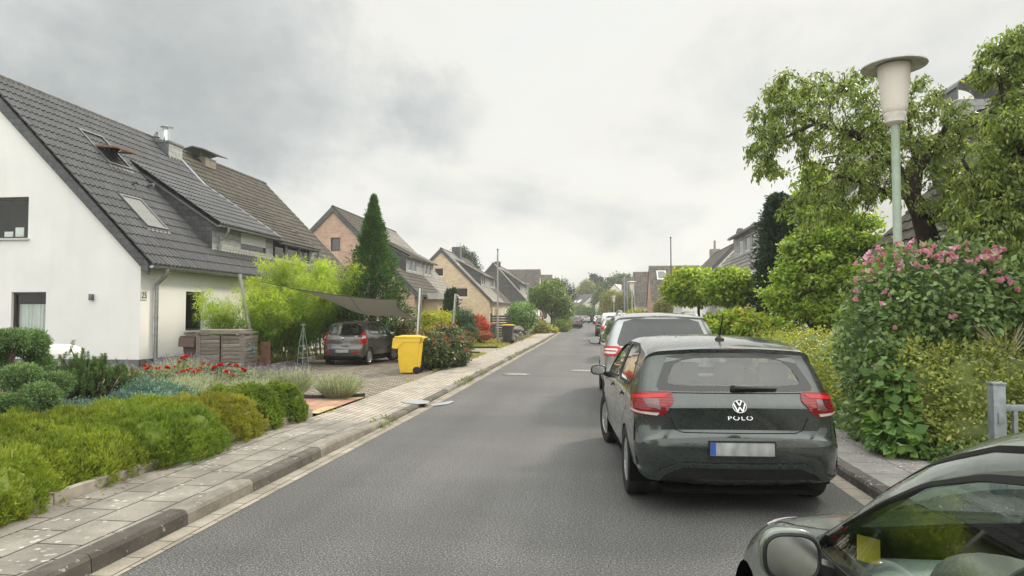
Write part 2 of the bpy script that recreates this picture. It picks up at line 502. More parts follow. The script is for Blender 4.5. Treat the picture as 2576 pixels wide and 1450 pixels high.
M_brick_yel = brickmat('yellow_brick', .24, .083, (.54, .43, .285), (.65, .54, .38), (.40, .34, .25), .010, axes='w', dirt=.12, bump=.35)
M_brick_orange = brickmat('orange_brick', .24, .083, (.40, .20, .13), (.47, .26, .18), (.42, .34, .28), .012, axes='w', dirt=.12)
def tilemat(name, c, moss=.0, rough=.45, spec=.5, var=.3):
    def fn(t, co, b, cc):
        col = t.ramp(attr(t), [(0., tuple(k*(1-var) for k in c)), (1., tuple(k*(1+var) for k in c))])
        n = t.noise(co, 1.3, 6, .7)
        col = t.mix(1.0, col, t.ramp(n, [(.3, .78), (.7, 1.25)]), 'MULTIPLY')
        if moss: col = t.mix(t.maprange(t.noise(co, 3.5, 7, .75), .50, .72, 0., moss), col, (.13, .12, .07))
        t.set(b, 'Base Color', col)
        t.set(b, 'Roughness', t.maprange(t.noise(co, 9., 4, .6), .3, .7, rough-.08, rough+.12))
    return mat(name, fn=fn, spec=spec)
M_tile_dark = tilemat('anthracite_roof_tiles', (.038, .039, .042), rough=.42, spec=.38)
M_tile_brown = tilemat('weathered_brown_roof_tiles', (.036, .031, .025), .6, .75, spec=.3, var=.3)
M_tile_grey = tilemat('grey_roof_tiles', (.155, .145, .13), .35, .65, .35)
M_tile_old = tilemat('old_brown_roof_tiles', (.090, .078, .068), .4, .75, .25)
def f_slate(t, co, b, c):
    x, y, z = t.sep(co)
    br = t.node('ShaderNodeTexBrick', {'Vector': t.comb(t.math('ADD', x, y), z, 0.), 'Color1': (.045, .05, .055), 'Color2': (.075, .08, .085), 'Mortar': (.018, .018, .02), 'Scale': 1., 'Mortar Size': .007, 'Brick Width': .28, 'Row Height': .19}, offset=.5)
    col = t.mix(1.0, br.outputs[0], t.ramp(t.noise(co, 5., 5, .7), [(.3, .7), (.7, 1.3)]), 'MULTIPLY')
    t.set(b, 'Base Color', col)
    t.set(b, 'Normal', t.node('ShaderNodeBump', {'Strength': .8, 'Distance': .01, 'Height': t.math('MULTIPLY', br.outputs['Fac'], -1.)}).outputs[0])
M_slate = mat('slate_cladding', rough=.5, fn=f_slate, spec=.45)
def f_slate_l(t, co, b, c):
    x, y, z = t.sep(co)
    br = t.node('ShaderNodeTexBrick', {'Vector': t.comb(t.math('ADD', x, y), z, 0.), 'Color1': (.25, .265, .26), 'Color2': (.34, .355, .35), 'Mortar': (.07, .07, .07), 'Scale': 1., 'Mortar Size': .006, 'Brick Width': .6, 'Row Height': .2}, offset=.5)
    t.set(b, 'Base Color', t.mix(1.0, br.outputs[0], t.ramp(t.noise(co, 5., 5, .7), [(.3, .8), (.7, 1.2)]), 'MULTIPLY'))
    t.set(b, 'Normal', t.node('ShaderNodeBump', {'Strength': .8, 'Distance': .01, 'Height': t.math('MULTIPLY', br.outputs['Fac'], -1.)}).outputs[0])
M_slate_light = mat('light_slate_cladding', rough=.5, fn=f_slate_l, spec=.45)
M_zinc = mat('zinc', (.34, .355, .36), .42, .75, var=.18, vscale=7)
M_zinc_dark = mat('dark_zinc', (.14, .15, .155), .5, .5, var=.2, vscale=7)
M_frame_brown = mat('dark_brown_frame', (.05, .027, .02), .45, var=.2)
M_frame_white = mat('white_frame', (.72, .72, .70), .4, var=.05)
M_frame_dark = mat('anthracite_frame', (.03, .032, .034), .4, var=.2)
M_wood_orange = mat('pine_wood', (.20, .11, .05), .5, var=.25, vscale=12)
M_sill = mat('stone_sill', (.55, .55, .53), .7, var=.1)
def f_pane(t, co, b, c):
    t.set(b, 'Base Color', (.012, .014, .015)); t.set(b, 'Roughness', .03); t.set(b, 'Specular IOR Level', .8)
M_pane = mat('dark_window_glass', fn=f_pane, var=0)
M_pane_clear = glassmat('clear_window_glass', (.82, .88, .86), 1.5, .8)
M_room = mat('room_dark', (.014, .017, .014), .9, var=.2)
M_curtain = mat('white_curtain', (.70, .70, .68), .9, var=.06)
M_shutter = mat('roller_shutter', (.62, .63, .62), .5, var=.05)
M_black = mat('black_plastic', (.014, .014, .015), .45, var=.2)
M_steel = mat('brushed_steel', (.62, .63, .64), .28, 1., var=.08, vscale=20)

M_ridge = mat('matt_ridge_tiles', (.06, .056, .052), .75, var=.3, vscale=4, spec=.2)
def roof_tiles(o, a, s, L, S, pitch, course, amp, lip, ns=6, th=.04):
    """tiled roof slope: o eave corner, a unit vector along the eave, s unit vector up the slope"""
    o, a, s = np.array(o, float), np.array(a, float), np.array(s, float)
    n = np.cross(a, s); n /= np.linalg.norm(n)
    if n[2] < 0: n = -n
    nc = max(1, int(round(S/course))); c = S/nc
    nw = max(1, int(round(L/pitch))); m = nw*ns+1
    u = np.linspace(0, L, m)
    wv = amp*(np.abs(np.cos(PI*u/(L/nw)))**1.0)
    mb = MB(); rows = []
    for i in range(nc):
        rows += [(i*c-.02, lip), ((i+1)*c, 0.)]
    V = []
    for d, hh in rows:
        V.append(o+np.outer(u, a)+s*d+np.outer(wv+hh+th, n))
    V.insert(0, o+np.outer(u, a)+s*(-.02)+np.outer(wv*0, n))
    V = np.array(V).reshape(-1, 3)
    F = []; A = []
    R = len(rows)+1
    rng = np.random.RandomState(int(abs(o[1])*7)+3)
    tone = rng.rand(nc+1, nw+1)
    for r in range(R-1):
        for k in range(m-1):
            F.append((r*m+k, r*m+k+1, (r+1)*m+k+1, (r+1)*m+k)); A.append(tone[min(r//2, nc), k//ns])
    mb.v = [tuple(p) for p in V]; mb.f = F; mb.a = A; mb.mi = [0]*len(F)
    return mb

def wall_panel(mb, P, u, v, outline, holes, reveal, nrm, vr=None):
    """flat wall with real window openings: outline & holes in (u,v) coords; reveals go inward by `reveal` against nrm"""
    bm = bmesh.new()
    P = Vector(P); u = Vector(u); v = Vector(v); nrm = Vector(nrm)
    bm.faces.new([bm.verts.new((x, y, 0)) for x, y in outline])
    for h in holes:
        for (co, no) in (((h[0], 0, 0), (1, 0, 0)), ((h[1], 0, 0), (1, 0, 0)), ((0, h[2], 0), (0, 1, 0)), ((0, h[3], 0), (0, 1, 0))):
            bmesh.ops.bisect_plane(bm, geom=bm.verts[:]+bm.edges[:]+bm.faces[:], plane_co=co, plane_no=no)
    kill = []
    for f in bm.faces:
        c = f.calc_center_median()
        if any(h[0] < c.x < h[1] and h[2] < c.y < h[3] for h in holes): kill.append(f)
    bmesh.ops.delete(bm, geom=kill, context='FACES')
    bm.verts.index_update()
    vs = [P+u*q.co.x+v*q.co.y for q in bm.verts]
    fs = [tuple(q.index for q in f.verts) for f in bm.faces]
    bm.free()
    mb.add(vs, fs)
    for h in holes:
        q = [P+u*x+v*y for x, y in ((h[0], h[2]), (h[1], h[2]), (h[1], h[3]), (h[0], h[3]))]
        r = [p-nrm*reveal for p in q]
        mb.add(q+r, [(0, 1, 5, 4), (1, 2, 6, 5), (2, 3, 7, 6), (3, 0, 4, 7)])

def window(parent, P, u, v, h, nrm, depth, fm, bars=(), pane=None, sill=None, curtain=False, shutter=0., fw=.06, hb=()):
    """window part (frame) with pane as its sub-part, set `depth` behind the wall face"""
    P = Vector(P); u = Vector(u); v = Vector(v); nrm = Vector(nrm)
    def B(mb, a0, a1, b0, b1, d0, d1):
        pts = [P+u*x+v*y-nrm*d for d in (d0, d1) for y in (b0, b1) for x in (a0, a1)]
        mb.add(pts, [(0, 1, 3, 2), (4, 6, 7, 5), (0, 4, 5, 1), (2, 3, 7, 6), (0, 2, 6, 4), (1, 5, 7, 3)])
    f = MB(); a, b, c, d = h
    B(f, a, a+fw, c, d, depth-.03, depth+.03); B(f, b-fw, b, c, d, depth-.03, depth+.03)
    B(f, a+fw, b-fw, c, c+fw, depth-.03, depth+.03); B(f, a+fw, b-fw, d-fw, d, depth-.03, depth+.03)
    for x in bars: B(f, x-.035, x+.035, c+fw, d-fw, depth-.028, depth+.028)
    for y in hb: B(f, a+fw, b-fw, y-.03, y+.03, depth-.026, depth+.026)
    fo = f.build('window', fm, parent, 0)
    p = MB(); q = [P+u*x+v*y-nrm*(depth+.005) for x, y in ((a, c), (b, c), (b, d), (a, d))]
    p.poly(q); p.build('pane', pane or M_pane, fo, 0)
    if pane is M_pane_clear:
        r = MB(); bk = [k-nrm*.9 for k in q]; fr = [k-nrm*.05 for k in q]
        r.add(fr+bk, [(4, 5, 6, 7), (0, 1, 5, 4), (1, 2, 6, 5), (2, 3, 7, 6), (3, 0, 4, 7)]); r.build('room_recess', M_room, fo, 0)
    if curtain:
        cm = MB(); n = 40; w_ = b-a; vs = []
        for i in range(n+1):
            x = a+fw+(w_-2*fw)*i/n; dd = depth+.12+.03*math.sin(i*1.15)+.012*math.sin(i*2.7)
            vs += [P+u*x+v*(c+.03)-nrm*dd, P+u*x+v*(c+(d-c)*curtain)-nrm*dd]
        cm.add(vs, [(2*i, 2*i+1, 2*i+3, 2*i+2) for i in range(n)]); cm.build('curtain', M_curtain, fo)
    if shutter:
        sm = MB(); n = int(shutter/.05); vs = []
        for i in range(n*2+1):
            y = d-shutter+shutter*i/(n*2); dd = depth-.05+(.008 if i % 2 else 0)
            vs += [P+u*(a+.02)+v*y-nrm*dd, P+u*(b-.02)+v*y-nrm*dd]
        sm.add(vs, [(2*i, 2*i+1, 2*i+3, 2*i+2) for i in range(n*2)]); sm.build('roller_shutter', M_shutter, fo, 0)
    if sill:
        s = MB(); B(s, a-.06, b+.06, c-.05, c-.002, -.07, depth-.03); s.build('sill', M_sill, fo, 0)
    return fo

def gutter(parent, x, z, y0, y1, sgn=1, r=.075, m=None, name='gutter'):
    mb = MB(); n = 8; prof = []
    for k in range(n+1):
        a = PI+PI*k/n
        prof.append((x+r*math.cos(a), z+r*math.sin(a)))
    prof += [(x+(r-.012)*math.cos(PI+PI*k/n), z+(r-.012)*math.sin(PI+PI*k/n)) for k in range(n, -1, -1)]
    m_ = len(prof)
    mb.add([(px, y0, pz_) for px, pz_ in prof]+[(px, y1, pz_) for px, pz_ in prof],
           [(i, (i+1) % m_, (i+1) % m_+m_, i+m_) for i in range(m_)]+[tuple(range(n+1)), tuple(m_+k for k in range(n, -1, -1))])
    y = y0+.35
    while y < y1:
        mb.tube([(px, y, pz_) for px, pz_ in [(x+(r+.006)*math.cos(PI+PI*k/6), z+(r+.006)*math.sin(PI+PI*k/6)) for k in range(7)]], .007, 4)
        y += .7
    return mb.build(name, m or M_zinc, parent)

def downpipe(parent, xg, zg, xw, y, z0, r=.05, m=None):
    mb = MB()
    mb.tube([(xg, y, zg-.02), (xg, y, zg-.14), (xg-(xg-xw)*.15, y, zg-.22), (xw, y, zg-.46), (xw, y, zg-.55), (xw, y, z0)], [r*1.25, r*1.1, r, r, r, r], 12)
    for z in (zg-.6, z0+.95, z0+(zg-z0)*.5): mb.tube([(xw, y, z), (xw, y, z+.05)], r+.008, 12)
    return mb.build('downpipe', m or M_zinc, parent)

def slope_frame(xe, xr, ze, zr):
    s = Vector((xr-xe, 0, zr-ze)); S = s.length; s = s/S
    n = Vector((-s.z*(1 if xr > xe else -1), 0, abs(s.x)))
    return s, S, n

def gable_house(name, label, y0, y1, xe, xr, ze, zr, wm, gm, rm, front=None, near=True, cat='house', group=None,
                g_holes=(), f_holes=(), pitch=.3, course=.36, amp=.02, lip=.03, ns=4, verge=M_slate, base=.0, over=.32, tiles_y=None, back=True, soffit=M_conc, plinth=None, ridge=True):
    """storey-and-a-half house with its gable across the street's direction. xe: street wall plane, xr: ridge.
    g_holes: gable windows (x0,x1,z0,z1); f_holes: street-wall windows (y0,y1,z0,z1)"""
    sg = 1 if xe > xr else -1
    xb = 2*xr-xe
    t = thing(name, label, cat, ((xe+xr)/2, (y0+y1)/2, base), 0, group)
    mb = MB()
    s, S, n = slope_frame(xe, xr, ze, zr)
    k = (zr-ze)/abs(xe-xr)
    # near gable (faces -y)
    out = [(xe, base), (xe, ze), (xr, zr), (xb, ze), (xb, base)]
    wall_panel(mb, (0, y0, 0), (1, 0, 0), (0, 0, 1), out, list(g_holes), .16, (0, -1, 0))
    gw = mb.build('gable_wall', gm, t, 0)
    mb = MB(); mb.poly([(x, y1, z) for x, z in out]); mb.build('far_gable_wall', gm, t, 0)
    fb = MB()
    wall_panel(fb, (xe, 0, 0), (0, 1, 0), (0, 0, 1), [(y0+.002, base), (y1, base), (y1, ze), (y0+.002, ze)], list(f_holes), .16, (sg, 0, 0))
    fb.build('street_wall', wm, t, 0)
    fb = MB(); fb.poly([(xb, y0, base), (xb, y1, base), (xb, y1, ze), (xb, y0, ze)]); fb.build('garden_wall', wm, t, 0)
    ex = xe+sg*over; ez = ze-k*over
    r = MB()
    if tiles_y is None: tiles_y = [(y0-.12, y1, rm)]
    for a, b, m in tiles_y:
        tm = roof_tiles((ex, a, ez+.06), (0, 1, 0), (s.x, 0, s.z), b-a, S+over*S/abs(xe-xr), pitch, course, amp, lip, ns)
        tm.build('roof', m, t, 40)
    if back:
        bs = MB(); bx = xb-sg*over
        bs.prism([(bx, y0-.12, ez+.06), (bx, y1, ez+.06), (xr-sg*.02, y1, zr+.10), (xr-sg*.02, y0-.12, zr+.10)], (0, 0, .05))
        bs.build('back_roof', rm, t, 0)
    if ridge:
        rd = MB(); y = y0-.12; yl = y1
        while y < yl-.05:
            L = min(.4, yl-y)
            M = Matrix.Translation((xr, y, zr+.085)) @ Matrix.Rotation(-PI/2, 4, 'X')
            rd.val = random.random()
            rd.lathe([(.10, -.0), (.125, .02), (.115, L+.02), (.10, L+.02)], 10, M)
            y += L
        rd.build('ridge_tiles', M_ridge, t)
    # verge cladding on the near gable
    if verge:
        vb = MB(); d = .30
        o = Vector((ex, y0-.135, ez)); q = Vector((xr, y0-.135, zr+.02))
        dn = Vector((0, 0, -1))
        vb.prism([o+dn*(-.10), q+dn*(-.10), q+dn*d, o+dn*(d*.75)], (0, .10, 0))
        o2 = Vector((2*xr-ex, y0-.135, ez))
        vb.prism([q+dn*(-.10), o2+dn*(-.10), o2+dn*d, q+dn*d], (0, .10, 0))
        vb.build('verge_boards', verge, t, 0)
    sf = MB(); sf.box(min(xe+sg*.003, ex), max(xe+sg*.003, ex), y0+.003, y1-.003, ez-.02, ez+.045); sf.build('eaves_board', soffit, t, 0)
    gutter(t, ex+sg*.07, ez+.05, y0-.1, y1)
    if plinth:
        pb = MB(); pb.box(xb, xe+sg*.012, y0-.012, y0-.002, base, base+plinth); pb.box(min(xe+sg*.002, xe+sg*.012), max(xe+sg*.002, xe+sg*.012), y0-.012, y1, base, base+plinth)
        pb.build('plinth', M_zinc_dark, t, 0)
    return t, dict(s=s, S=S, n=n, ex=ex, ez=ez, k=k, sg=sg, xe=xe, xr=xr, ze=ze, zr=zr, y0=y0, y1=y1)

def zroof(I, x):
    return I['ez']+.06+abs(I['ex']-x)*I['k']

def shed_dormer(t, I, ya, yb, xf, zt, xtop, wallm, cheekm, roofm, holes, fm, near_only=False, over=.28, pitch=.3, course=.36, amp=.02, ns=4, gut=True, glass=None, shutters=(), th=.14, tilelip=.03):
    """long shed dormer: front plane at xf from roof surface to zt; its roof climbs back to meet the main slope at xtop"""
    sg = I['sg']; zb = zroof(I, xf); ztop = zroof(I, xtop)
    k2 = (ztop-zt)/abs(xf-xtop)
    d = MB()
    wall_panel(d, (xf, 0, 0), (0, 1, 0), (0, 0, 1), [(ya, zb-.1), (yb, zb-.1), (yb, zt), (ya, zt)], holes, .07, (sg, 0, 0))
    w_ = d.build('dormer', wallm, t, 0)
    for y in (ya, yb):
        c = MB(); c.poly([(xf, y, zb-.1), (xf, y, zt), (xtop, y, ztop)]); c.build('cheek', cheekm, w_, 0)
    for i, h in enumerate(holes):
        window(t, (xf, 0, 0), (0, 1, 0), (0, 0, 1), h, (sg, 0, 0), .05, fm, pane=glass, shutter=shutters[i] if i < len(shutters) else 0., fw=.05)
    ox = xf+sg*over; oz = zt-k2*over
    S = math.hypot(abs(ox-xtop), ztop-oz); s = ((xtop-ox)/S, 0, (ztop-oz)/S)
    r = roof_tiles((ox, ya-.12, oz+.02), (0, 1, 0), s, yb-ya+.12, S, pitch, course, amp, tilelip, ns, .05)
    r.build('dormer_roof', roofm, t, 40)
    u = MB(); u.prism([(ox, ya-.1, oz), (ox, yb, oz), (xtop, yb, ztop-.04), (xtop, ya-.1, ztop-.04)], (0, 0, -.07)); u.build('dormer_eaves', M_zinc_dark, t, 0)
    if gut: gutter(t, ox+sg*.06, oz+.02, ya-.1, yb, r=.06, name='dormer_gutter')
    return dict(zb=zb, zt=zt, ox=ox, oz=oz)

# ---- white house with anthracite roof (nearest on the left)
XE, XRG, ZE, ZR = -13.0, -18.5, 3.30, 8.92
Y0, Y1 = 18.15, 27.1
gh = [(-18.30, -16.6+.0, 3.85, 5.12), (-17.16, -16.02, 1.0, 2.28)]
gh = [(-18.2, -16.62, 3.87, 5.10), (-17.10, -15.98, 1.02, 2.28)]
fh = [(20.35, 21.35, 1.10, 2.36), (24.4, 25.5, 1.1, 2.36)]
wh, WI = gable_house('white_house', 'white rendered house with anthracite corrugated roof, open skylight and number 25 by its corner', Y0, Y1, XE, XRG, ZE, ZR, M_render, M_render, M_tile_dark,
                     g_holes=gh, f_holes=fh, pitch=.20, course=.42, amp=.065, lip=.028, ns=8, base=.05, plinth=.28)
window(wh, (0, Y0, 0), (1, 0, 0), (0, 0, 1), gh[0], (0, -1, 0), .12, M_frame_dark, pane=M_pane_clear, sill=True, curtain=0)
window(wh, (0, Y0, 0), (1, 0, 0), (0, 0, 1), gh[1], (0, -1, 0), .12, M_frame_brown, pane=M_pane_clear, sill=True, curtain=.72)
for h in fh: window(wh, (XE, 0, 0), (0, 1, 0), (0, 0, 1), h, (1, 0, 0), .13, M_frame_dark, sill=True, pane=M_pane_clear, curtain=0)
fq = MB()
for dx, hh in ((.62, .22), (.98, .34)): fq.bbox(-18.2+dx, -18.2+dx+.28, Y0+.20, Y0+.22, 3.88, 3.88+hh, .005)
tag(fq.build('picture_frame', M_frame_white, None), 'small white framed pictures on the sill inside the upper gable window', 'picture')
downpipe(wh, WI['ex']+.07, WI['ez']+.0, XE+.08, Y0+.62, .06, .055)
# roof surface helper
RP = (Vector((WI['ex'], 0, WI['ez']+.10)), WI['n'])
def on_roof(px, py): return W(px, py, plane=RP)
db = on_roof(533, 634); dt = W(518, 552, X=db.x)
xt = on_roof(392, 478).x
sh = [(db.y+1.95, db.y+3.95, db.z+.28, db.z+1.02)]
DI = shed_dormer(wh, WI, db.y, Y1-.05, db.x, dt.z, xt-1.0, M_slate_light, M_slate, M_tile_dark, sh, M_frame_brown, pitch=.20, course=.42, amp=.065, ns=8, shutters=(.52,), tilelip=.028)
downpipe(wh, DI['ox']+.06, DI['oz'], db.x+.07, db.y+.45, db.z+.12, .045)
def skylight(t, P, n, s, w_, hgt, openn=False, frame=M_zinc_dark, blind=None):
    a = Vector((0, 1, 0))
    B = Matrix((a, s, n)).transposed().to_4x4(); B.translation = P
    f = MB(); q = .07
    f.box(-w_/2, -w_/2+q, 0, hgt, -.02, .13, B); f.box(w_/2-q, w_/2, 0, hgt, -.02, .13, B)
    f.box(-w_/2+q, w_/2-q, 0, q, -.02, .13, B); f.box(-w_/2+q, w_/2-q, hgt-q, hgt, -.02, .13, B)
    f.box(-w_/2-.05, w_/2+.05, -.16, -.003, -.02, .075, B)
    fo = f.build('skylight', frame, t, 0)
    if openn:
        wl = MB(); e = .07
        wl.add([B @ Vector(p) for p in ((-w_/2+q, q, .05), (w_/2-q, q, .05), (w_/2-q, hgt-q, .05), (-w_/2+q, hgt-q, .05), (-w_/2+q, q, -.5), (w_/2-q, q, -.5), (w_/2-q, hgt-q, -.5), (-w_/2+q, hgt-q, -.5))],
               [(0, 1, 5, 4), (1, 2, 6, 5), (2, 3, 7, 6), (3, 0, 4, 7)])
        wl.build('pine_lining', M_wood_orange, fo, 0)
        bk = MB(); bk.poly([B @ Vector(p) for p in ((-w_/2+q, q, -.06), (w_/2-q, q, -.06), (w_/2-q, hgt-q, -.06), (-w_/2+q, hgt-q, -.06))]); bk.build('dark_opening', M_room, fo, 0)
        # sash pivoted about its middle, lying nearly level
        Mx = B @ Matrix.Translation((0, hgt*.52, .10)) @ Matrix.Rotation(math.radians(-40), 4, 'X')
        sa = MB(); h2 = hgt*.5
        for x0, x1, y0_, y1_ in ((-w_/2+q, -w_/2+q+.08, -h2, h2), (w_/2-q-.08, w_/2-q, -h2, h2), (-w_/2+q+.08, w_/2-q-.08, -h2, -h2+.08), (-w_/2+q+.08, w_/2-q-.08, h2-.08, h2)):
            sa.box(x0, x1, y0_, y1_, -.03, .03, Mx)
        so_ = sa.build('sash', M_wood_orange, fo, 0)
        g_ = MB(); g_.box(-w_/2+q+.06, w_/2-q-.06, -h2+.06, h2-.06, -.012, .012, Mx); g_.build('sash_pane', M_pane, fo, 0)
    else:
        p = MB(); p.box(-w_/2+q-.02, w_/2-q+.02, q-.02, hgt-q+.02, .06, .10, B); p.build('pane', blind or M_pane, fo, 0)
    return fo
M_blind = mat('grey_blind_behind_glass', (.15, .155, .15), .3, var=.05, spec=.35)
p0 = on_roof(393, 580); skylight(wh, p0, WI['n'], WI['s'], 1.05, 1.45, False, M_zinc_dark, M_blind)
p1 = on_roof(300, 425); skylight(wh, p1, WI['n'], WI['s'], 1.15, 1.7, True, M_zinc_dark)
for px, py in ((330, 468), (368, 474)):          # two roof vents
    q = on_roof(px, py); v = MB()
    v.tube([q, q+WI['n']*.16, q+WI['n']*.22+Vector((.12, 0, -.04))], [.05, .05, .06], 8); v.build('roof_vent', M_zinc_dark, wh)
# metal flashing along the party wall
fl = MB()
e0 = Vector((WI['ex'], Y1-.10, WI['ez']+.10)); e1 = Vector((XRG, Y1-.10, ZR+.10))
fl.prism([e0, e0+Vector((0, .22, 0)), e1+Vector((0, .22, 0)), e1], WI['n']*.10)
dr0 = Vector((DI['ox'], Y1-.10, DI['oz']+.06)); dr1 = Vector((xt-1.0, Y1-.10, zroof(WI, xt-1.0)+.06))
fl.prism([dr0, dr0+Vector((0, .22, 0)), dr1+Vector((0, .22, 0)), dr1], (0, 0, .10))
M_flash = mat('blue_grey_flashing', (.20, .235, .27), .4, .4, var=.15)
fl.build('flashing', M_flash, wh, 0)
# chimney clad in slate with zinc cowl
ch = MB(); cx_, cy_, cz_ = XRG+.55, Y1-.62, 7.6
CT = 8.75
ch.box(cx_-.40, cx_+.40, cy_-.4, cy_+.55, cz_, CT); co_ = ch.build('chimney', M_slate_light, wh, 0)
c2 = MB(); c2.box(cx_-.45, cx_+.45, cy_-.45, cy_+.60, CT, CT+.08); c2.box(cx_-.41, cx_+.41, cy_-.412, cy_-.402, cz_, CT-.001); c2.build('chimney_cap', M_zinc_dark, co_, 0)
c3 = MB(); c3.lathe([(.13, CT+.08), (.13, CT+.62), (.11, CT+.62), (.11, CT+.08)], 14, Matrix.Translation((cx_, cy_+.05, 0)))
c3.lathe([(.26, CT+.76), (.02, CT+.85), (0, CT+.85)], 14, Matrix.Translation((cx_, cy_+.05, 0)))
for k in range(3): c3.tube([(cx_+.12*math.cos(k*2.1), cy_+.05+.12*math.sin(k*2.1), CT+.57), (cx_+.2*math.cos(k*2.1), cy_+.05+.2*math.sin(k*2.1), CT+.78)], .012, 4)
c3.build('flue', M_steel, co_)
c4 = MB(); c4.lathe([(.09, CT+.08), (.09, CT+.25), (.15, CT+.25), (.10, CT+.37), (.05, CT+.39), (.05, CT+.47), (0, CT+.47)], 12, Matrix.Translation((cx_-.2, cy_-.32, 0))); c4.build('vent_cowl', M_zinc_dark, co_)
# wall lamp, number plate
wl = MB(); q = W(233, 748, Y=Y0); wl.bbox(q.x-.05, q.x+.05, Y0-.11, Y0-.002, q.z-.09, q.z+.09, .01); wl.build('wall_lamp', M_zinc_dark, wh)
def text(name, body, size, m, parent, M, ext=.004, font=None, sx=1.):
    cu = bpy.data.curves.new(name, 'FONT'); cu.body = body; cu.size = size; cu.extrude = ext; cu.align_x = 'CENTER'; cu.align_y = 'CENTER'
    ob = bpy.data.objects.new(name, cu)
    COL.objects.link(ob)
    dg = bpy.context.evaluated_depsgraph_get()
    me = bpy.data.meshes.new_from_object(ob.evaluated_get(dg))
    bpy.data.objects.remove(ob)
    me.transform(M @ Matrix.Diagonal((sx, 1, 1, 1)))
    me.materials.clear()
    me.name = name
    o = link(name, me, m, parent)
    return o
q = W(361, 744, X=XE)
pl = MB(); pl.box(XE+.002, XE+.02, q.y-.13, q.y+.13, q.z-.13, q.z+.13)
plo = pl.build('number_plate', mat('pale_enamel', (.55, .56, .5), .4), wh, 0)
text('house_number', '25', .24, mat('dark_enamel', (.05, .05, .05), .4), plo, Matrix.Translation((XE+.022, q.y, q.z)) @ Matrix.Rotation(PI/2, 4, 'Z') @ Matrix.Rotation(PI/2, 4, 'X'))

# ---- attached neighbour with weathered brown roof
nb, NI = gable_house('brown_roofed_house', 'house joined to the white one, under a weathered brown tiled roof', Y1+.05, 36.2, XE, XRG, ZE, ZR-.05, M_render, M_render, M_tile_brown,
                     f_holes=[(28.2, 29.4, 1.0, 2.3), (31, 33, 1.0, 2.3)], pitch=.3, course=.36, amp=.03, lip=.024, ns=5, base=.05, verge=None)
for hh_ in ((28.2, 29.4, 1.0, 2.3), (31, 33, 1.0, 2.3)): window(nb, (XE, 0, 0), (0, 1, 0), (0, 0, 1), hh_, (1, 0, 0), .1, M_frame_dark)
DN = shed_dormer(nb, NI, Y1+.12, 31.2, db.x, dt.z-.1, xt-1.0, M_slate_light, M_slate, M_tile_brown,
                 [(27.0, 28.2, db.z+.2, db.z+1.1), (28.4, 29.5, db.z+.2, db.z+1.1), (29.7, 30.7, db.z+.2, db.z+1.1)], M_frame_brown, pitch=.3, course=.36, amp=.03, ns=5)
downpipe(nb, DN['ox']+.06, DN['oz'], db.x+.07, 31.0, db.z-.2, .045)
c5 = MB(); c5.box(XRG-.1, XRG+.5, 29.5, 30.4, 8.0, 8.95); c5o = c5.build('chimney', M_conc, nb, 0)
c6 = MB()
for y in (29.6, 30.3): c6.tube([(XRG+.2, y, 8.95), (XRG+.2, y, 9.2)], .03, 5)
c6.prism([(XRG-.35, 28.9, 9.2), (XRG+.2, 28.9, 9.34), (XRG+.75, 28.9, 9.2), (XRG+.75, 28.9, 9.16), (XRG+.2, 28.9, 9.3), (XRG-.35, 28.9, 9.16)], (0, 2.1, 0)); c6.build('rain_hood', M_zinc_dark, c5o, 0)

# ---- far left pairs
def win_row(t, I, hs, fm=M_frame_white, depth=.1, **k):
    for h in hs: window(t, (I['xe'], 0, 0), (0, 1, 0), (0, 0, 1), h, (I['sg'], 0, 0), depth, fm, fw=.07, **k)
def pair(name, la, lb, peak, L1, L2, xe, xr_, wm, gm, rma, rmb, dz=0., zr=8.9, ze=3.2, gwins=(), dorm=True, white2=None, group=None):
    pk = W(peak[0], peak[1], X=xr_); y0 = pk.y; zr = pk.z-.12
    fa = [(y0+1.2, y0+2.1, .9, 2.2), (y0+3.6, y0+4.3, .9, 2.2), (y0+4.7, y0+5.4, .9, 2.2)]
    a, I = gable_house(name, la, y0, y0+L1, xe, xr_, ze, zr, wm, gm, rma, g_holes=list(gwins), f_holes=fa, base=.0, pitch=.32, course=.4, ns=4, amp=.02, group=group)
    for h in gwins: window(a, (0, y0, 0), (1, 0, 0), (0, 0, 1), h, (0, -1, 0), .12, M_frame_brown if gm is not M_brick_yel else M_frame_white, fw=.07)
    win_row(a, I, fa, M_frame_brown)
    fb_ = [(y0+L1+1., y0+L1+1.7, .9, 2.2), (y0+L1+2.2, y0+L1+2.9, .9, 2.2)]
    b, J = gable_house(name, lb, y0+L1+.05, y0+L1+L2, xe, xr_, ze, zr, white2 or wm, gm, rmb, f_holes=fb_, base=.0, pitch=.32, course=.4, ns=4, amp=.02, verge=None, group=group)
    win_row(b, J, fb_)
    if dorm:
        xf = xe-1.35*I['sg']; zb = zroof(I, xf)
        shed_dormer(a, I, y0+2.6, y0+L1-.05, xf, zb+1.35, xf-2.9*I['sg'], M_slate_light, M_slate, rma, [(y0+3.3, y0+4.3, zb+.25, zb+1.15), (y0+4.5, y0+5.5, zb+.25, zb+1.15)], M_frame_white, pitch=.32, course=.4)
        shed_dormer(b, J, y0+L1+.1, y0+L1+3.6, xf, zb+1.35, xf-2.9*I['sg'], M_slate_light, M_slate, rmb, [(y0+L1+.6, y0+L1+1.5, zb+.25, zb+1.15), (y0+L1+1.8, y0+L1+2.7, zb+.25, zb+1.15)], M_frame_white, pitch=.32, course=.4)
    downpipe(a, I['ex']+.07*I['sg'], I['ez'], xe+.09*I['sg'], y0+.7, .1, .05)
    return a, b, I, J

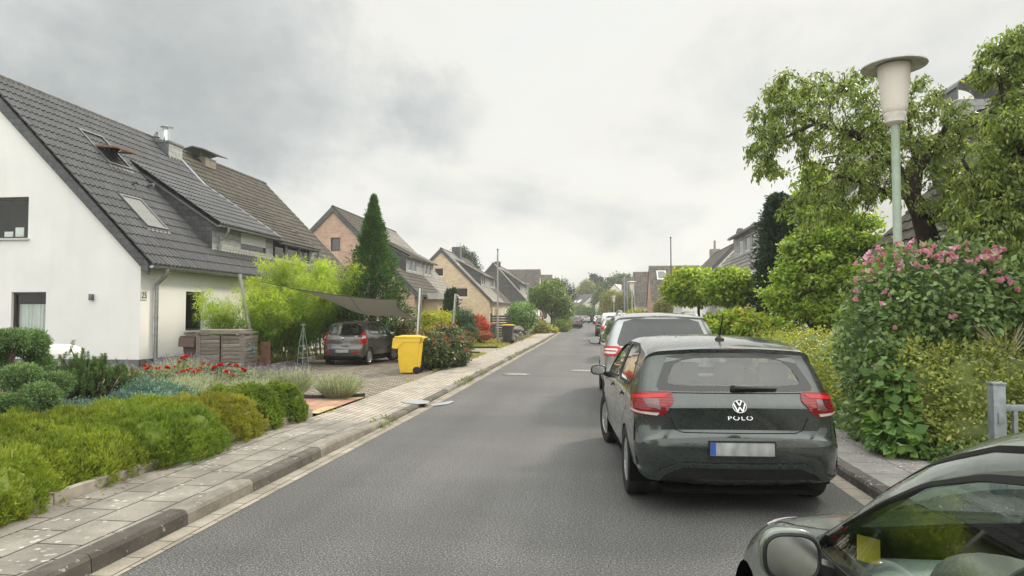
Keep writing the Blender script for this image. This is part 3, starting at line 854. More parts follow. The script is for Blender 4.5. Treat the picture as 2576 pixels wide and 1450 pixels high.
h2a, h2b, I2, J2 = pair('brick_house', 'pinkish brick house with brown roof and slate-trimmed gable behind the tall conifer', 'grey-roofed half of the brick pair, with white dormer windows', (838, 520), 7.5, 7.5, -12.4, -18.3, M_brick_red, M_brick_red, M_tile_brown, M_tile_grey,
                        gwins=[(-18.45, -17.75, 6.05, 7.0)])
# scalloped canopy bands over the brick bay
yb = I2['y0']
bay = MB(); bay.box(-12.39, -11.3, yb+2.4, yb+7.3, 0, 2.75); bay.build('bay', M_brick_yel, h2a, 0)
for (yy0, yy1, zz) in ((yb+1.9, yb+7.4, 3.0),):
    cb = MB(); cb.box(-12.0, -10.9, yy0, yy1, zz-.25, zz+.12); cb.build('bay_roof', M_zinc_dark, h2a, 0)
    cs = MB(); n = 40
    for i in range(n):
        a_ = yy0+(yy1-yy0)*i/n; cs.val = random.random()
        cs.box(-10.895, -10.87, a_+.01, a_+(yy1-yy0)/n-.01, zz-.30, zz+.14)
    for i in range(10):
        cs.box(-12.0+i*.11+.005, -12.0+i*.11+.10, yy0-.03, yy0-.005, zz-.30, zz+.14)
    cs.build('canopy_tiles', mat('pale_canopy_tiles', (.42, .42, .40), .6, var=.2, vscale=3), h2a, 0)
for a_, b_ in ((yb+2.9, yb+3.9), (yb+5.2, yb+6.3)):
    window(h2a, (-11.295, 0, 0), (0, 1, 0), (0, 0, 1), (a_, b_, .1, 2.1), (1, 0, 0), -.02, M_frame_brown, fw=.09)

h3a, h3b, I3, J3 = pair('yellow_brick_house', 'yellow brick house with long skylights, beside the flagpole', 'white-fronted half of the yellow brick pair', (1109, 625), 9, 7, -11.0, -16.2, M_brick_yel, M_brick_yel, M_tile_grey, M_tile_brown, white2=M_cream,
                        gwins=[(-16.9, -15.9, 5.6, 6.5), (-14.9, -13.3, 1.8+1.6, 4.4)])
for px, py in ((1150, 665), (1166, 665)):
    q = W(px, py, plane=(Vector((I3['ex'], 0, I3['ez']+.1)), I3['n'])); skylight(h3a, q, I3['n'], I3['s'], .8, 1.9, False, M_zinc)
cc = MB(); cc.box(-16.3, -15.4, I3['y0']+6.0, I3['y0']+7.4, 7.5, 9.3); cc.build('chimney', M_slate, h3a, 0)
h4a, h4b, I4, J4 = pair('slate_house', 'house with a black slate gable behind the thin flagpole', 'grey-roofed half of the black slate pair', (1240, 662), 9, 8, -9.2, -14.0, M_slate, M_slate, M_tile_grey, M_tile_old)
cc = MB(); cc.box(-14.4, -13.6, I4['y0']+4, I4['y0']+4.9, 7, 9.15); cc.tube([(-14., I4['y0']+4.4, 9.1), (-14., I4['y0']+4.4, 10.1)], .1, 8); cc.build('chimney', M_slate, h4a, 0)

def cross_house(name, label, x0, x1, yr, zr, ze, rm, wm, gm, half=5., gable_side=1, extra=None, group=None, base=0., sky=()):
    """house whose roof slope faces up the street toward the viewer: ridge runs across"""
    t = thing(name, label, 'house', ((x0+x1)/2, yr, base), 0, group)
    ya, yb_ = yr-half, yr+half
    for x in (x0, x1):
        b = MB(); b.poly([(x, ya, base), (x, yb_, base), (x, yb_, ze), (x, yr, zr), (x, ya, ze)]); b.build('gable_wall', gm, t, 0)
    f = MB(); holes = []
    xx = x0+1.0
    while xx+1.2 < x1: holes.append((xx, xx+1.0, .9, 2.2)); xx += 2.6
    wall_panel(f, (0, ya, 0), (1, 0, 0), (0, 0, 1), [(x0+.003, base), (x1-.003, base), (x1-.003, ze), (x0+.003, ze)], holes, .15, (0, -1, 0))
    f.build('front_wall', wm, t, 0)
    f = MB(); f.poly([(x0, yb_, base), (x1, yb_, base), (x1, yb_, ze), (x0, yb_, ze)]); f.build('rear_wall', wm, t, 0)
    for h in holes: window(t, (0, ya, 0), (1, 0, 0), (0, 0, 1), h, (0, -1, 0), .1, M_frame_white)
    S = math.hypot(half, zr-ze); k = (zr-ze)/half; ov = .3
    s = (0, half/S, (zr-ze)/S)
    r = roof_tiles((x0-.12, ya-ov, ze-k*ov+.05), (1, 0, 0), s, x1-x0+.24, S+ov*S/half, .42, .42, .05, .05, 4, .04); r.build('roof', rm, t, 40)
    bk = MB(); bk.prism([(x0-.12, yr+.03, zr+.06), (x1+.12, yr+.03, zr+.06), (x1+.12, yb_+ov, ze-k*ov+.05), (x0-.12, yb_+ov, ze-k*ov+.05)], (0, 0, .05)); bk.build('back_roof', rm, t, 0)
    e = MB(); e.box(x0-.1, x1+.1, ya-ov-.12, ya-ov, ze-k*ov-.06, ze-k*ov+.06); e.build('gutter', M_zinc, t, 0)
    vg = MB()
    for x in (x0-.13, x1+.10):
        vg.prism([(x, ya-ov, ze-k*ov+.12), (x, yr, zr+.12), (x, yr, zr-.12), (x, ya-ov, ze-k*ov-.10)], (.03, 0, 0))
    vg.build('verge_boards', M_frame_white if extra == 'white' else M_slate, t, 0)
    for (px, py) in sky:
        n = Vector((0, -(zr-ze)/S, half/S))
        q = W(px, py, plane=(Vector((0, ya-ov, ze-k*ov+.1)), n))
        B = Matrix((Vector((1, 0, 0)), Vector(s), n)).transposed().to_4x4(); B.translation = q
        m_ = MB(); m_.box(-.65, .65, -.9, .9, 0, .16, B); sk = m_.build('skylight', M_frame_white, t, 0)
        m2 = MB(); m2.box(-.5, .5, -.75, .75, .161, .17, B); m2.build('pane', M_blind, sk, 0)
    return t
def cr(px0, px1, pyr, Yr):     # extents from the photograph at the ridge distance
    a = W(px0, pyr, Y=Yr); b = W(px1, pyr, Y=Yr); return a.x, b.x, a.z
gl = 'houses with roofs across the street'
x0, x1, z = cr(1262, 1358, 680, 118); cross_house('gabled_house', 'brown tiled roof across the left row, just right of the black slate house', x0, x1, 118, z, 3.2, M_tile_old, M_cream, M_cream, 5.5, group=gl)
x0, x1, z = cr(1362, 1388, 693, 140); cross_house('gabled_house', 'smaller brown roof second in the stepped left row', x0-3, x1, 140, z, 3.2, M_tile_old, M_cream, M_cream, 5.5, group=gl)
x0, x1, z = cr(1390, 1398, 702, 160); cross_house('gabled_house', 'brown roof third in the stepped left row, nearly hidden', x0-4, x1+.5, 160, z, 3.2, M_tile_old, M_cream, M_cream, 5.5, group=gl)
x0, x1, z = cr(1399, 1408, 711, 180); cross_house('gabled_house', 'farthest lowest roof of the stepped left row', x0-4, x1, 180, z, 3.2, M_tile_old, M_cream, M_cream, 5.5, group=gl)
x0, x1, z = cr(1634, 1760, 671, 100); cross_house('gabled_house', 'wide brown roof with a white skylight and a brick side wall, on the right', x0, x1+1.5, 100, z, 3.4, M_tile_old, M_brick_orange, M_brick_orange, 5., group=gl, sky=((1664, 694),))
x0, x1, z = cr(1594, 1632, 686, 113); cross_house('gabled_house', 'narrow brown roof with white edge left of the wide brown roof', x0, x1+1.5, 113, z, 3.2, M_tile_old, M_render, M_render, 5., extra='white', group=gl)
x0, x1, z = cr(1566, 1596, 702, 130); cross_house('gabled_house', 'far dark roof behind the right-hand lamp and willow', x0, x1, 130, z, 3.2, M_tile_old, M_render, M_render, 5., group=gl)
# small cream gable showing over the willow and the house closing the view
def small_gable(name, label, peak, Yd, halfw, L, zr_e, rm, gm, ang=0., sky=()):
    pk = W(peak[0], peak[1], Y=Yd)
    t = thing(name, label, 'house', (pk.x, Yd, 0), ang)
    zr, ze = pk.z, zr_e
    b = MB(); b.add([(-halfw, 0, 0), (halfw, 0, 0), (halfw, 0, ze), (0, 0, zr), (-halfw, 0, ze), (-halfw, L, 0), (halfw, L, 0), (halfw, L, ze), (0, L, zr), (-halfw, L, ze)],
                    [(0, 1, 2, 3, 4), (9, 8, 7, 6, 5), (1, 6, 7, 2), (0, 4, 9, 5)])
    b.build('wall', gm, t, 0, world=False)
    k = (zr-ze)/halfw
    for sg in (-1, 1):
        S = math.hypot(halfw, zr-ze)
        r = roof_tiles((sg*(halfw+.3), -.2, ze-.3*k+.05), (0, 1, 0), (-sg*halfw/S, 0, (zr-ze)/S), L+.4, S*(1+.3/halfw), .5, .5, .04, .04, 4)
        r.build('roof', rm, t, 40, world=False)
    wn = MB()
    for x in (-1.8, 1.): wn.box(x, x+1., -.03, -.004, 1.0, 2.2)
    wn.build('window', M_pane, t, 0, world=False)
    for (yy, d) in sky:
        n = Vector((-k, 0, 1)).normalized(); s = Vector((1, 0, k)).normalized()
        B = Matrix((Vector((0, 1, 0)), s, n)).transposed().to_4x4(); B.translation = Vector((-halfw*(1-d), yy, ze+(zr-ze)*d+.1))
        m2 = MB(); m2.box(-.5, .5, -.7, .7, 0, .15, B); m2.build('skylight', M_shutter, t, 0, world=False)
    return t
small_gable('cream_house', 'cream house with grey roof and three pale skylights closing the street', (1492, 741), 190, 5.6, 12, 3.0, M_tile_dark, M_cream, math.radians(38), sky=((2.5, .5), (4.3, .5), (8.0, .5)))
small_gable('cream_gable_house', 'cream gable with dark roof just above the weeping willow', (1545, 716), 140, 4.2, 12, 3.4, M_tile_dark, M_cream, math.radians(-22))

# ---- right side
def right_house(name, label, y0, y1, xe, xr_, ze, zr, wm, rm, **k):
    return gable_house(name, label, y0, y1, xe, xr_, ze, zr, wm, k.pop('gm', wm), rm, **k)
hw, IW = right_house('white_gabled_house', 'house with a plain white gable and slate chimney on the right', 67, 80, 8.2, 13.3, 3.1, 8.35, M_render, M_tile_old, pitch=.32, course=.4)
cc = MB(); cc.box(13.4, 15.2, 67.6, 69.0, 7.0, 9.3); cc.lathe([(.35, 9.3), (.4, 9.6), (.25, 9.95), (0, 10.0)], 10, Matrix.Translation((13.9, 68.2, 0))); cc.build('chimney', M_slate, hw, 0)
cc = MB(); cc.box(12.9, 13.9, 79, 80.2, 7.5, 9.0); cc.tube([(13.4, 79.6, 9), (13.4, 79.6, 10)], .12, 8); cc.build('chimney', M_conc, hw, 0)
hm, IM = right_house('dish_house', 'grey-roofed house with white wall, slate dormer and satellite dish', 28, 45, 6.7, 11.9, 3.35, 8.7, M_render, M_tile_grey, pitch=.32, course=.4, ns=4)
zb = zroof(IM, 8.0)
shed_dormer(hm, IM, 34.5, 41, 8.0, zb+1.35, 10.4, M_slate_light, M_slate, M_tile_grey, [(35.2, 36.6, zb+.25, zb+1.1), (36.9, 38.2, zb+.25, zb+1.1), (38.6, 40, zb+.25, zb+1.1)], M_frame_white, pitch=.32, course=.4)
q = W(1893, 575, Y=44.2)
ds = MB(); Md = Matrix.Translation(q) @ Matrix.Rotation(math.radians(-70), 4, 'Y') @ Matrix.Rotation(.35, 4, 'X')
ds.lathe([(0, -.10), (.2, -.085), (.38, -.03), (.45, 0), (.38, -.02), (.2, -.07), (0, -.09)], 20, Md)
ds.tube([q, q+Vector((.1, 0, -1.2))], .025, 6); ds.tube([q+Vector((-.05, 0, -.35)), q+Vector((-.62, -.05, -.05))], .014, 5); ds.ell(q+Vector((-.65, -.05, -.03)), (.07, .05, .05), 8, 5)
ds.build('satellite_dish', mat('dish_grey', (.16, .17, .18), .5), hm)
hr, IR = right_house('shaded_tiled_house', 'steep brown-roofed house with slate dormer behind the cherry tree', 6, 17.2, 6.7, 12.4, 3.2, 9.3, M_slate, M_tile_brown, pitch=.3, course=.36, amp=.03, verge=None, f_holes=[(8, 9.2, .9, 2.2), (12, 13.4, .9, 2.2)])
zb = zroof(IR, 7.6)
shed_dormer(hr, IR, 10, 16.3, 7.6, zb+1.35, 10.2, M_slate, M_slate, M_tile_brown, [(11.0, 12.0, zb+.2, zb+1.1), (12.4, 13.4, zb+.2, zb+1.1), (14.6, 15.6, zb+.2, zb+1.1)], M_frame_white, glass=M_blind)
q = W(2432, 262, X=11.2)
cc = MB(); cc.box(10.7, 11.7, q.y-.5, q.y+.5, 7.0, q.z+.0); co2 = cc.build('chimney', M_slate_light, hr, 0)
cc = MB(); n = 10
pts = [(11.2+.62*math.cos(PI*k/n), q.y-.7, q.z+.32+.38*math.sin(PI*k/n)) for k in range(n+1)]
pin = [(11.2+.59*math.cos(PI*k/n), q.y-.7, q.z+.32+.35*math.sin(PI*k/n)) for k in range(n, -1, -1)]
cc.prism(pts+pin, (0, 1.4, 0))
for a_ in (-.55, .55): cc.box(11.2+a_-.02, 11.2+a_+.02, q.y-.6, q.y+.6, q.z+.001, q.z+.34)
cc.build('chimney_hood', M_zinc_dark, co2)
# ------------------------------------------------------------------ cars
random.seed(21); np.random.seed(21)
def paint(name, c, metal=.55, rough=.32, dust=.06):
    def fn(t, co, b, cc):
        g = t.n.new('ShaderNodeNewGeometry').outputs
        fl = t.noise(co, 900., 1, .5)
        col = t.mix(1.0, c+(1,), t.ramp(fl, [(.35, .85), (.65, 1.2)]), 'MULTIPLY')
        d = t.math('MULTIPLY', t.maprange(t.noise(co, 5., 6, .7), .42, .75, 0., dust*2), 1.0)
        col = t.mix(d, col, (.30, .29, .26))
        t.set(b, 'Base Color', t.mix(g['Backfacing'], col, (.03, .03, .03)))
        t.set(b, 'Metallic', t.math('MULTIPLY', t.math('SUBTRACT', 1.0, g['Backfacing']), metal))
        t.set(b, 'Coat Weight', t.math('SUBTRACT', 1.0, g['Backfacing']))
        t.set(b, 'Roughness', t.math('ADD', t.math('MULTIPLY', g['Backfacing'], .5), t.maprange(t.noise(co, 14., 5, .6), .3, .7, rough-.05, rough+.08)))
        t.set(b, 'Coat Roughness', t.maprange(t.noise(co, 8., 5, .7), .35, .75, .03, .16))
    return mat(name, fn=fn, coat=1., spec=.5)
P_polo = paint('dark_grey_metallic_paint', (.031, .040, .039), .5, .26, .03)
P_silver = paint('silver_metallic_paint', (.28, .295, .30), .75, .3)
P_near = paint('green_grey_metallic_paint', (.14, .168, .142), .6, .28, .1)
P_i10 = paint('brown_grey_metallic_paint', (.105, .10, .098), .6, .3)
P_white = paint('white_car_paint', (.70, .71, .71), 0., .3)
P_black = paint('black_car_paint', (.018, .02, .022), .3, .3)
P_beige = paint('champagne_metallic_paint', (.36, .35, .31), .7, .3)
P_red = paint('dark_red_paint', (.22, .02, .03), .2, .3)
P_dark = paint('graphite_paint', (.05, .052, .055), .5, .3)
M_carglass = glassmat('car_window_glass', (.72, .82, .79), 1.52, 2.0)
M_carglass_dark = mat('privacy_glass', (.018, .022, .024), .04, var=.1, spec=.7)
M_frit = mat('black_glass_border', (.008, .008, .009), .12, var=0, spec=.6)
M_trim = mat('black_trim', (.009, .0095, .01), .5, var=.2, vscale=15, spec=.4)
M_rubber = mat('tyre_rubber', (.017, .017, .0175), .8, var=.25, vscale=20, bump=.3, bscale=90, spec=.25)
M_alloy = mat('alloy_rim', (.48, .49, .50), .3, .85, var=.15, vscale=12)
M_alloy_dark = mat('dark_alloy_rim', (.10, .10, .105), .35, .7, var=.15, vscale=12)
M_chrome = mat('chrome', (.55, .56, .57), .14, 1., var=.05)
M_gap = mat('panel_gap', (.004, .004, .004), .8, var=0, spec=.1)
def f_lamp(t, co, b, c):
    x, y, z = t.sep(co)
    ln = t.math('SINE', t.math('MULTIPLY', z, 300.))
    col = t.ramp(t.maprange(ln, -1., 1.), [(.2, (.10, .003, .005)), (.8, (.24, .008, .010))])
    t.set(b, 'Base Color', col); t.set(b, 'Roughness', .15); t.set(b, 'Coat Weight', .35); t.set(b, 'Specular IOR Level', .3)
M_lamp_red = mat('red_lamp_plastic', fn=f_lamp, var=0)
M_lamp_dark = mat('dark_red_lamp_plastic', (.07, .006, .008), .06, var=.2, vscale=30, coat=1.)
M_lamp_bright = mat('bright_red_lamp_plastic', (.42, .012, .014), .2, var=.15, vscale=30, coat=.25, spec=.3)
M_lamp_clear = mat('clear_lamp_plastic', (.55, .52, .52), .08, var=.2, vscale=40, coat=1.)
M_seat = mat('grey_seat_fabric', (.05, .052, .055), .9, var=.2, vscale=20)
M_seat_light = mat('light_seat_fabric', (.42, .45, .43), .9, var=.1, vscale=20)
M_cabin = mat('dark_cabin_plastic', (.022, .023, .024), .65, var=.2)
M_dash = mat('grey_green_dashboard', (.26, .28, .26), .6, var=.12, bump=.3, bscale=200)
M_liner = mat('wheel_arch_liner', (.006, .006, .006), .95, var=0, spec=.05)
def f_plate(t, co, b, c):
    # number plate, its characters only a grey blur as in the photograph
    n = t.noise(t.mapping(co, scale=(13., 1., 7.)), 1., 1, .4)
    t.set(b, 'Base Color', t.ramp(n, [(.3, (.22, .23, .24)), (.7, (.42, .43, .42))])); t.set(b, 'Roughness', .35)
M_plate = mat('number_plate_white', fn=f_plate, var=0)
M_blue = mat('plate_blue', (.03, .09, .40), .4, var=.05)

def smooth_tab(tab, n=400, k=None):
    xs = np.array([p[0] for p in tab]); ys = np.array([p[1] for p in tab])
    g = np.linspace(xs[0], xs[-1], n); v = np.interp(g, xs, ys)
    k = k or n//28
    ker = np.hanning(2*k+1); ker /= ker.sum()
    v2 = np.convolve(np.pad(v, k, mode='edge'), ker, 'valid')
    return lambda q: np.interp(q, g, v2)
def chaikin(P, it=2):
    P = [np.array(p, float) for p in P]
    for _ in range(it):
        Q = [P[0]]
        for a, b in zip(P, P[1:]): Q += [a*.75+b*.25, a*.25+b*.75]
        P = Q+[P[-1]]
    return np.array(P)

class Body:
    """shell of a car: side silhouette swept across, closed by two flanks; local +y is forward, z=0 the road"""
    def __init__(s, prof, plan, vert, step=.05, nt=15, ne=8):
        # prof rows: y, z, corner radius, crown
        P = chaikin(prof)
        d = np.r_[0, np.cumsum(np.hypot(*(P[1:, :2]-P[:-1, :2]).T))]
        n = int(d[-1]/step)
        q = np.linspace(0, d[-1], n)
        P = np.array([np.interp(q, d, P[:, k]) for k in range(4)]).T
        tg = np.gradient(P[:, :2], axis=0); tg /= np.linalg.norm(tg, axis=1)[:, None]
        for _ in range(3): tg[1:-1] = (tg[:-2]+tg[1:-1]*2+tg[2:])/4
        tg /= np.linalg.norm(tg, axis=1)[:, None]
        nr = np.stack([-tg[:, 1], tg[:, 0]], 1)
        pf = smooth_tab(plan); vf = smooth_tab(vert)
        s.hw = lambda y, z: pf(y)*vf(z)
        th = np.linspace(0, PI/2, ne+1)
        Wl = s.hw(P[:, 0], P[:, 1])
        tc = np.clip(1-P[:, 2]*1.15/Wl, .3, .97)
        us = [(k/nt, None) for k in range(nt)]+[(None, a) for a in np.sin(th)]
        half = []
        for f, e in us:
            if f is not None: u = tc*f; ee = 0*u
            else: u = tc+(1-tc)*e; ee = np.full_like(u, e)
            inset = P[:, 3]*u**2+P[:, 2]*(1-np.sqrt(np.maximum(0, 1-ee**2)))
            p = P[:, :2]-nr*inset[:, None]
            half.append(np.stack([u*s.hw(p[:, 0], p[:, 1]), p[:, 0], p[:, 1]], 1))
        full = [h*np.array([-1, 1, 1]) for h in half[:0:-1]]+half
        bm = bmesh.new()
        V = [[bm.verts.new(c) for c in col] for col in full]
        for a, b in zip(V, V[1:]):
            for i in range(n-1):
                try: bm.faces.new((a[i], a[i+1], b[i+1], b[i]))
                except ValueError: pass
        # flanks
        edge = half[-1]
        fm = bmesh.new()
        f = fm.faces.new([fm.verts.new((0, y, z)) for _, y, z in edge])
        bmesh.ops.triangulate(fm, faces=[f])
        for k in range(1, int(edge[:, 1].max()/.09)):
            bmesh.ops.bisect_plane(fm, geom=fm.verts[:]+fm.edges[:]+fm.faces[:], plane_co=(0, k*.09, 0), plane_no=(0, 1, 0))
        for k in range(3, 46):
            bmesh.ops.bisect_plane(fm, geom=fm.verts[:]+fm.edges[:]+fm.faces[:], plane_co=(0, 0, k*.04), plane_no=(0, 0, 1))
        fm.verts.index_update()
        for sg in (-1, 1):
            vs = [bm.verts.new((sg*float(s.hw(v.co.y, v.co.z)), v.co.y, v.co.z)) for v in fm.verts]
            for f in fm.faces:
                try: bm.faces.new([vs[v.index] for v in f.verts])
                except ValueError: pass
        fm.free()
        bmesh.ops.remove_doubles(bm, verts=bm.verts[:], dist=.0015)
        L = P[:, 0].max()
        s.L = L
        bm.normal_update()
        for f in bm.faces:
            c = f.calc_center_median()
            if f.normal.dot(c-Vector((0, min(max(c.y, .9), L-.9), .62))) < 0: f.normal_flip()
        bm.normal_update()
        s.bm = bm
        s.bvh = BVHTree.FromBMesh(bm)
    def cut(s, poly, axis, filt):
        """exact convex opening; axis 'x' projects along x (poly in y,z), 'y' along y (poly in x,z)"""
        bm = s.bm; i, j = (1, 2) if axis == 'x' else (0, 2)
        a0, a1 = min(p[0] for p in poly), max(p[0] for p in poly); b0, b1 = min(p[1] for p in poly), max(p[1] for p in poly)
        def near(f):
            c = [v.co for v in f.verts]
            return filt(f) and max(v[i] for v in c) > a0 and min(v[i] for v in c) < a1 and max(v[j] for v in c) > b0 and min(v[j] for v in c) < b1
        n = len(poly)
        area = sum(poly[k][0]*poly[(k+1) % n][1]-poly[(k+1) % n][0]*poly[k][1] for k in range(n))
        if area < 0: poly = poly[::-1]
        planes = []
        for k in range(n):
            p, q = poly[k], poly[(k+1) % n]
            no = [0, 0, 0]; no[i] = q[1]-p[1]; no[j] = -(q[0]-p[0])
            co = [0, 0, 0]; co[i], co[j] = p
            planes.append((Vector(co), Vector(no).normalized()))
        for co, no in planes:
            fs = [f for f in bm.faces if near(f)]
            g = set()
            for f in fs: g.update(f.verts); g.update(f.edges)
            bmesh.ops.bisect_plane(bm, geom=list(g)+fs, plane_co=co, plane_no=no, dist=1e-5)
            bm.normal_update()
        kill = [f for f in bm.faces if filt(f) and all((f.calc_center_median()-co).dot(no) < 0 for co, no in planes)]
        bmesh.ops.delete(bm, geom=kill, context='FACES')
    def cast(s, p, d):
        h = s.bvh.ray_cast(p, d)
        return h
    def patch(s, mb, poly, view='rear', off=.004, skirt=.012, step=.05, hole=None, side=1, fit=False):
        """panel that follows the shell. view: 'rear' (x,z), 'left'/'right' (y,z), 'front', 'top' (x,y), or a yaw angle for corner lamps"""
        if view == 'rear': O, a, b, d = Vector((0, -2, 0)), Vector((1, 0, 0)), Vector((0, 0, 1)), Vector((0, 1, 0))
        elif view == 'front': O, a, b, d = Vector((0, 9, 0)), Vector((1, 0, 0)), Vector((0, 0, 1)), Vector((0, -1, 0))
        elif view == 'left': O, a, b, d = Vector((-3, 0, 0)), Vector((0, 1, 0)), Vector((0, 0, 1)), Vector((1, 0, 0))
        elif view == 'right': O, a, b, d = Vector((3, 0, 0)), Vector((0, 1, 0)), Vector((0, 0, 1)), Vector((-1, 0, 0))
        elif view == 'top': O, a, b, d = Vector((0, 0, 4)), Vector((1, 0, 0)), Vector((0, 1, 0)), Vector((0, 0, -1))
        else:   # yaw: seen from behind, turned outward toward side*x
            an = view
            d = Vector((-side*math.sin(an), math.cos(an), 0)); a = Vector((side*math.cos(an), math.sin(an), 0)); b = Vector((0, 0, 1)); O = -d*4
        bm = bmesh.new()
        f = bm.faces.new([bm.verts.new((x, y, 0)) for x, y in poly])
        bmesh.ops.triangulate(bm, faces=[f])
        xs = [p[0] for p in poly]; ys = [p[1] for p in poly]
        def slab(lo, hi, no, co):
            k = 1; m = max(1, int(math.ceil((hi-lo)/step)))
            for k in range(1, m):
                bmesh.ops.bisect_plane(bm, geom=bm.verts[:]+bm.edges[:]+bm.faces[:], plane_co=co(lo+(hi-lo)*k/m), plane_no=no)
        slab(min(xs), max(xs), (1, 0, 0), lambda v: (v, 0, 0)); slab(min(ys), max(ys), (0, 1, 0), lambda v: (0, v, 0))
        if hole:
            n = len(hole); ar = sum(hole[k][0]*hole[(k+1) % n][1]-hole[(k+1) % n][0]*hole[k][1] for k in range(n))
            if ar < 0: hole = hole[::-1]
            pl = []
            for k in range(n):
                p, q = hole[k], hole[(k+1) % n]
                co, no = Vector((p[0], p[1], 0)), Vector((q[1]-p[1], -(q[0]-p[0]), 0)).normalized()
                pl.append((co, no)); bmesh.ops.bisect_plane(bm, geom=bm.verts[:]+bm.edges[:]+bm.faces[:], plane_co=co, plane_no=no)
            bmesh.ops.delete(bm, geom=[f for f in bm.faces if all((f.calc_center_median()-co).dot(no) < 0 for co, no in pl)], context='FACES')
        nrm = {}
        miss = []
        for v in bm.verts:
            o = O+a*v.co.x+b*v.co.y
            loc, no, _, _ = s.bvh.ray_cast(o, d)
            if loc is None: miss.append(v); continue
            if no.dot(d) > 0: no = -no
            if view in ('left', 'right'):
                sg = -1 if view == 'left' else 1; y, z = v.co.x, v.co.y
                hx = float(s.hw(y, z))
                if abs(sg*hx-loc.x) < .012:
                    e = .02
                    n2 = Vector((1, -float(s.hw(y+e, z)-s.hw(y-e, z))/(2*e), -float(s.hw(y, z+e)-s.hw(y, z-e))/(2*e))).normalized(); n2.x *= sg
                    loc = Vector((sg*hx, y, z)); no = n2
            v.co = loc+no*off; nrm[v] = no
        if miss: bmesh.ops.delete(bm, geom=miss, context='VERTS')
        if fit and len(bm.verts) > 12:      # glass: one smooth quadric through the shell
            i = 1 if view in ('rear', 'front') else 0
            j, k = [q for q in range(3) if q != i]
            C = np.array([v.co[:] for v in bm.verts]); a_, b_ = C[:, j]-C[:, j].mean(), C[:, k]-C[:, k].mean()
            M_ = np.stack([np.ones(len(C)), a_, b_, a_*a_, a_*b_, b_*b_], 1)
            sol = np.linalg.lstsq(M_, C[:, i], rcond=None)[0]; r = M_ @ sol
            for v, q in zip(bm.verts, r):
                old = nrm.get(v); c = list(v.co); c[i] = q; v.co = c
        if skirt:
            be = [e for e in bm.edges if len(e.link_faces) == 1]
            r = bmesh.ops.extrude_edge_only(bm, edges=be)
            src = {}
            for v in list(nrm): 
                if v.is_valid: src[tuple(round(c, 6) for c in v.co)] = nrm[v]
            for g in r['geom']:
                if isinstance(g, bmesh.types.BMVert):
                    no = src.get(tuple(round(c, 6) for c in g.co))
                    if no is not None: g.co = g.co-no*skirt
        mb.frombm(bm)
        return mb
    def line(s, mb, pts, view='rear', w_=.006, off=.0015, side=1, step=.03):
        """thin strip along a polyline on the shell"""
        P = []
        for p, q in zip(pts, pts[1:]):
            n = max(1, int(math.hypot(q[0]-p[0], q[1]-p[1])/step))
            P += [(p[0]+(q[0]-p[0])*k/n, p[1]+(q[1]-p[1])*k/n) for k in range(n)]
        P.append(pts[-1])
        poly = []
        L, R = [], []
        for k, p in enumerate(P):
            a, b = P[max(0, k-1)], P[min(len(P)-1, k+1)]
            dx, dy = b[0]-a[0], b[1]-a[1]; l = math.hypot(dx, dy) or 1
            L.append((p[0]-dy/l*w_/2, p[1]+dx/l*w_/2)); R.append((p[0]+dy/l*w_/2, p[1]-dx/l*w_/2))
        fr = {'rear': (Vector((0, -2, 0)), Vector((1, 0, 0)), Vector((0, 0, 1)), Vector((0, 1, 0))),
              'left': (Vector((-3, 0, 0)), Vector((0, 1, 0)), Vector((0, 0, 1)), Vector((1, 0, 0))),
              'right': (Vector((3, 0, 0)), Vector((0, 1, 0)), Vector((0, 0, 1)), Vector((-1, 0, 0))),
              'front': (Vector((0, 9, 0)), Vector((1, 0, 0)), Vector((0, 0, 1)), Vector((0, -1, 0))),
              'top': (Vector((0, 0, 4)), Vector((1, 0, 0)), Vector((0, 1, 0)), Vector((0, 0, -1)))}[view]
        O, a, b, d = fr
        vs = []
        for l, r in zip(L, R):
            for q in (l, r):
                loc, no, _, _ = s.bvh.ray_cast(O+a*q[0]+b*q[1], d)
                if loc is None: vs.append(None); continue
                if no.dot(d) > 0: no = -no
                vs.append(loc+no*off)
        fs = [(2*i, 2*i+1, 2*i+3, 2*i+2) for i in range(len(L)-1) if None not in vs[2*i:2*i+4]]
        mb.add([v if v is not None else Vector((0, 1, .5)) for v in vs], fs)
        return mb

def rounded(poly, r=.3, it=2):
    """cut the corners of a closed convex polygon"""
    P = [np.array(p, float) for p in poly]
    for _ in range(it):
        Q = []
        for a, b in zip(P, P[1:]+P[:1]): Q += [a*(1-r)+b*r, a*r+b*(1-r)]
        P = Q; r = .25
    return [tuple(p) for p in P]

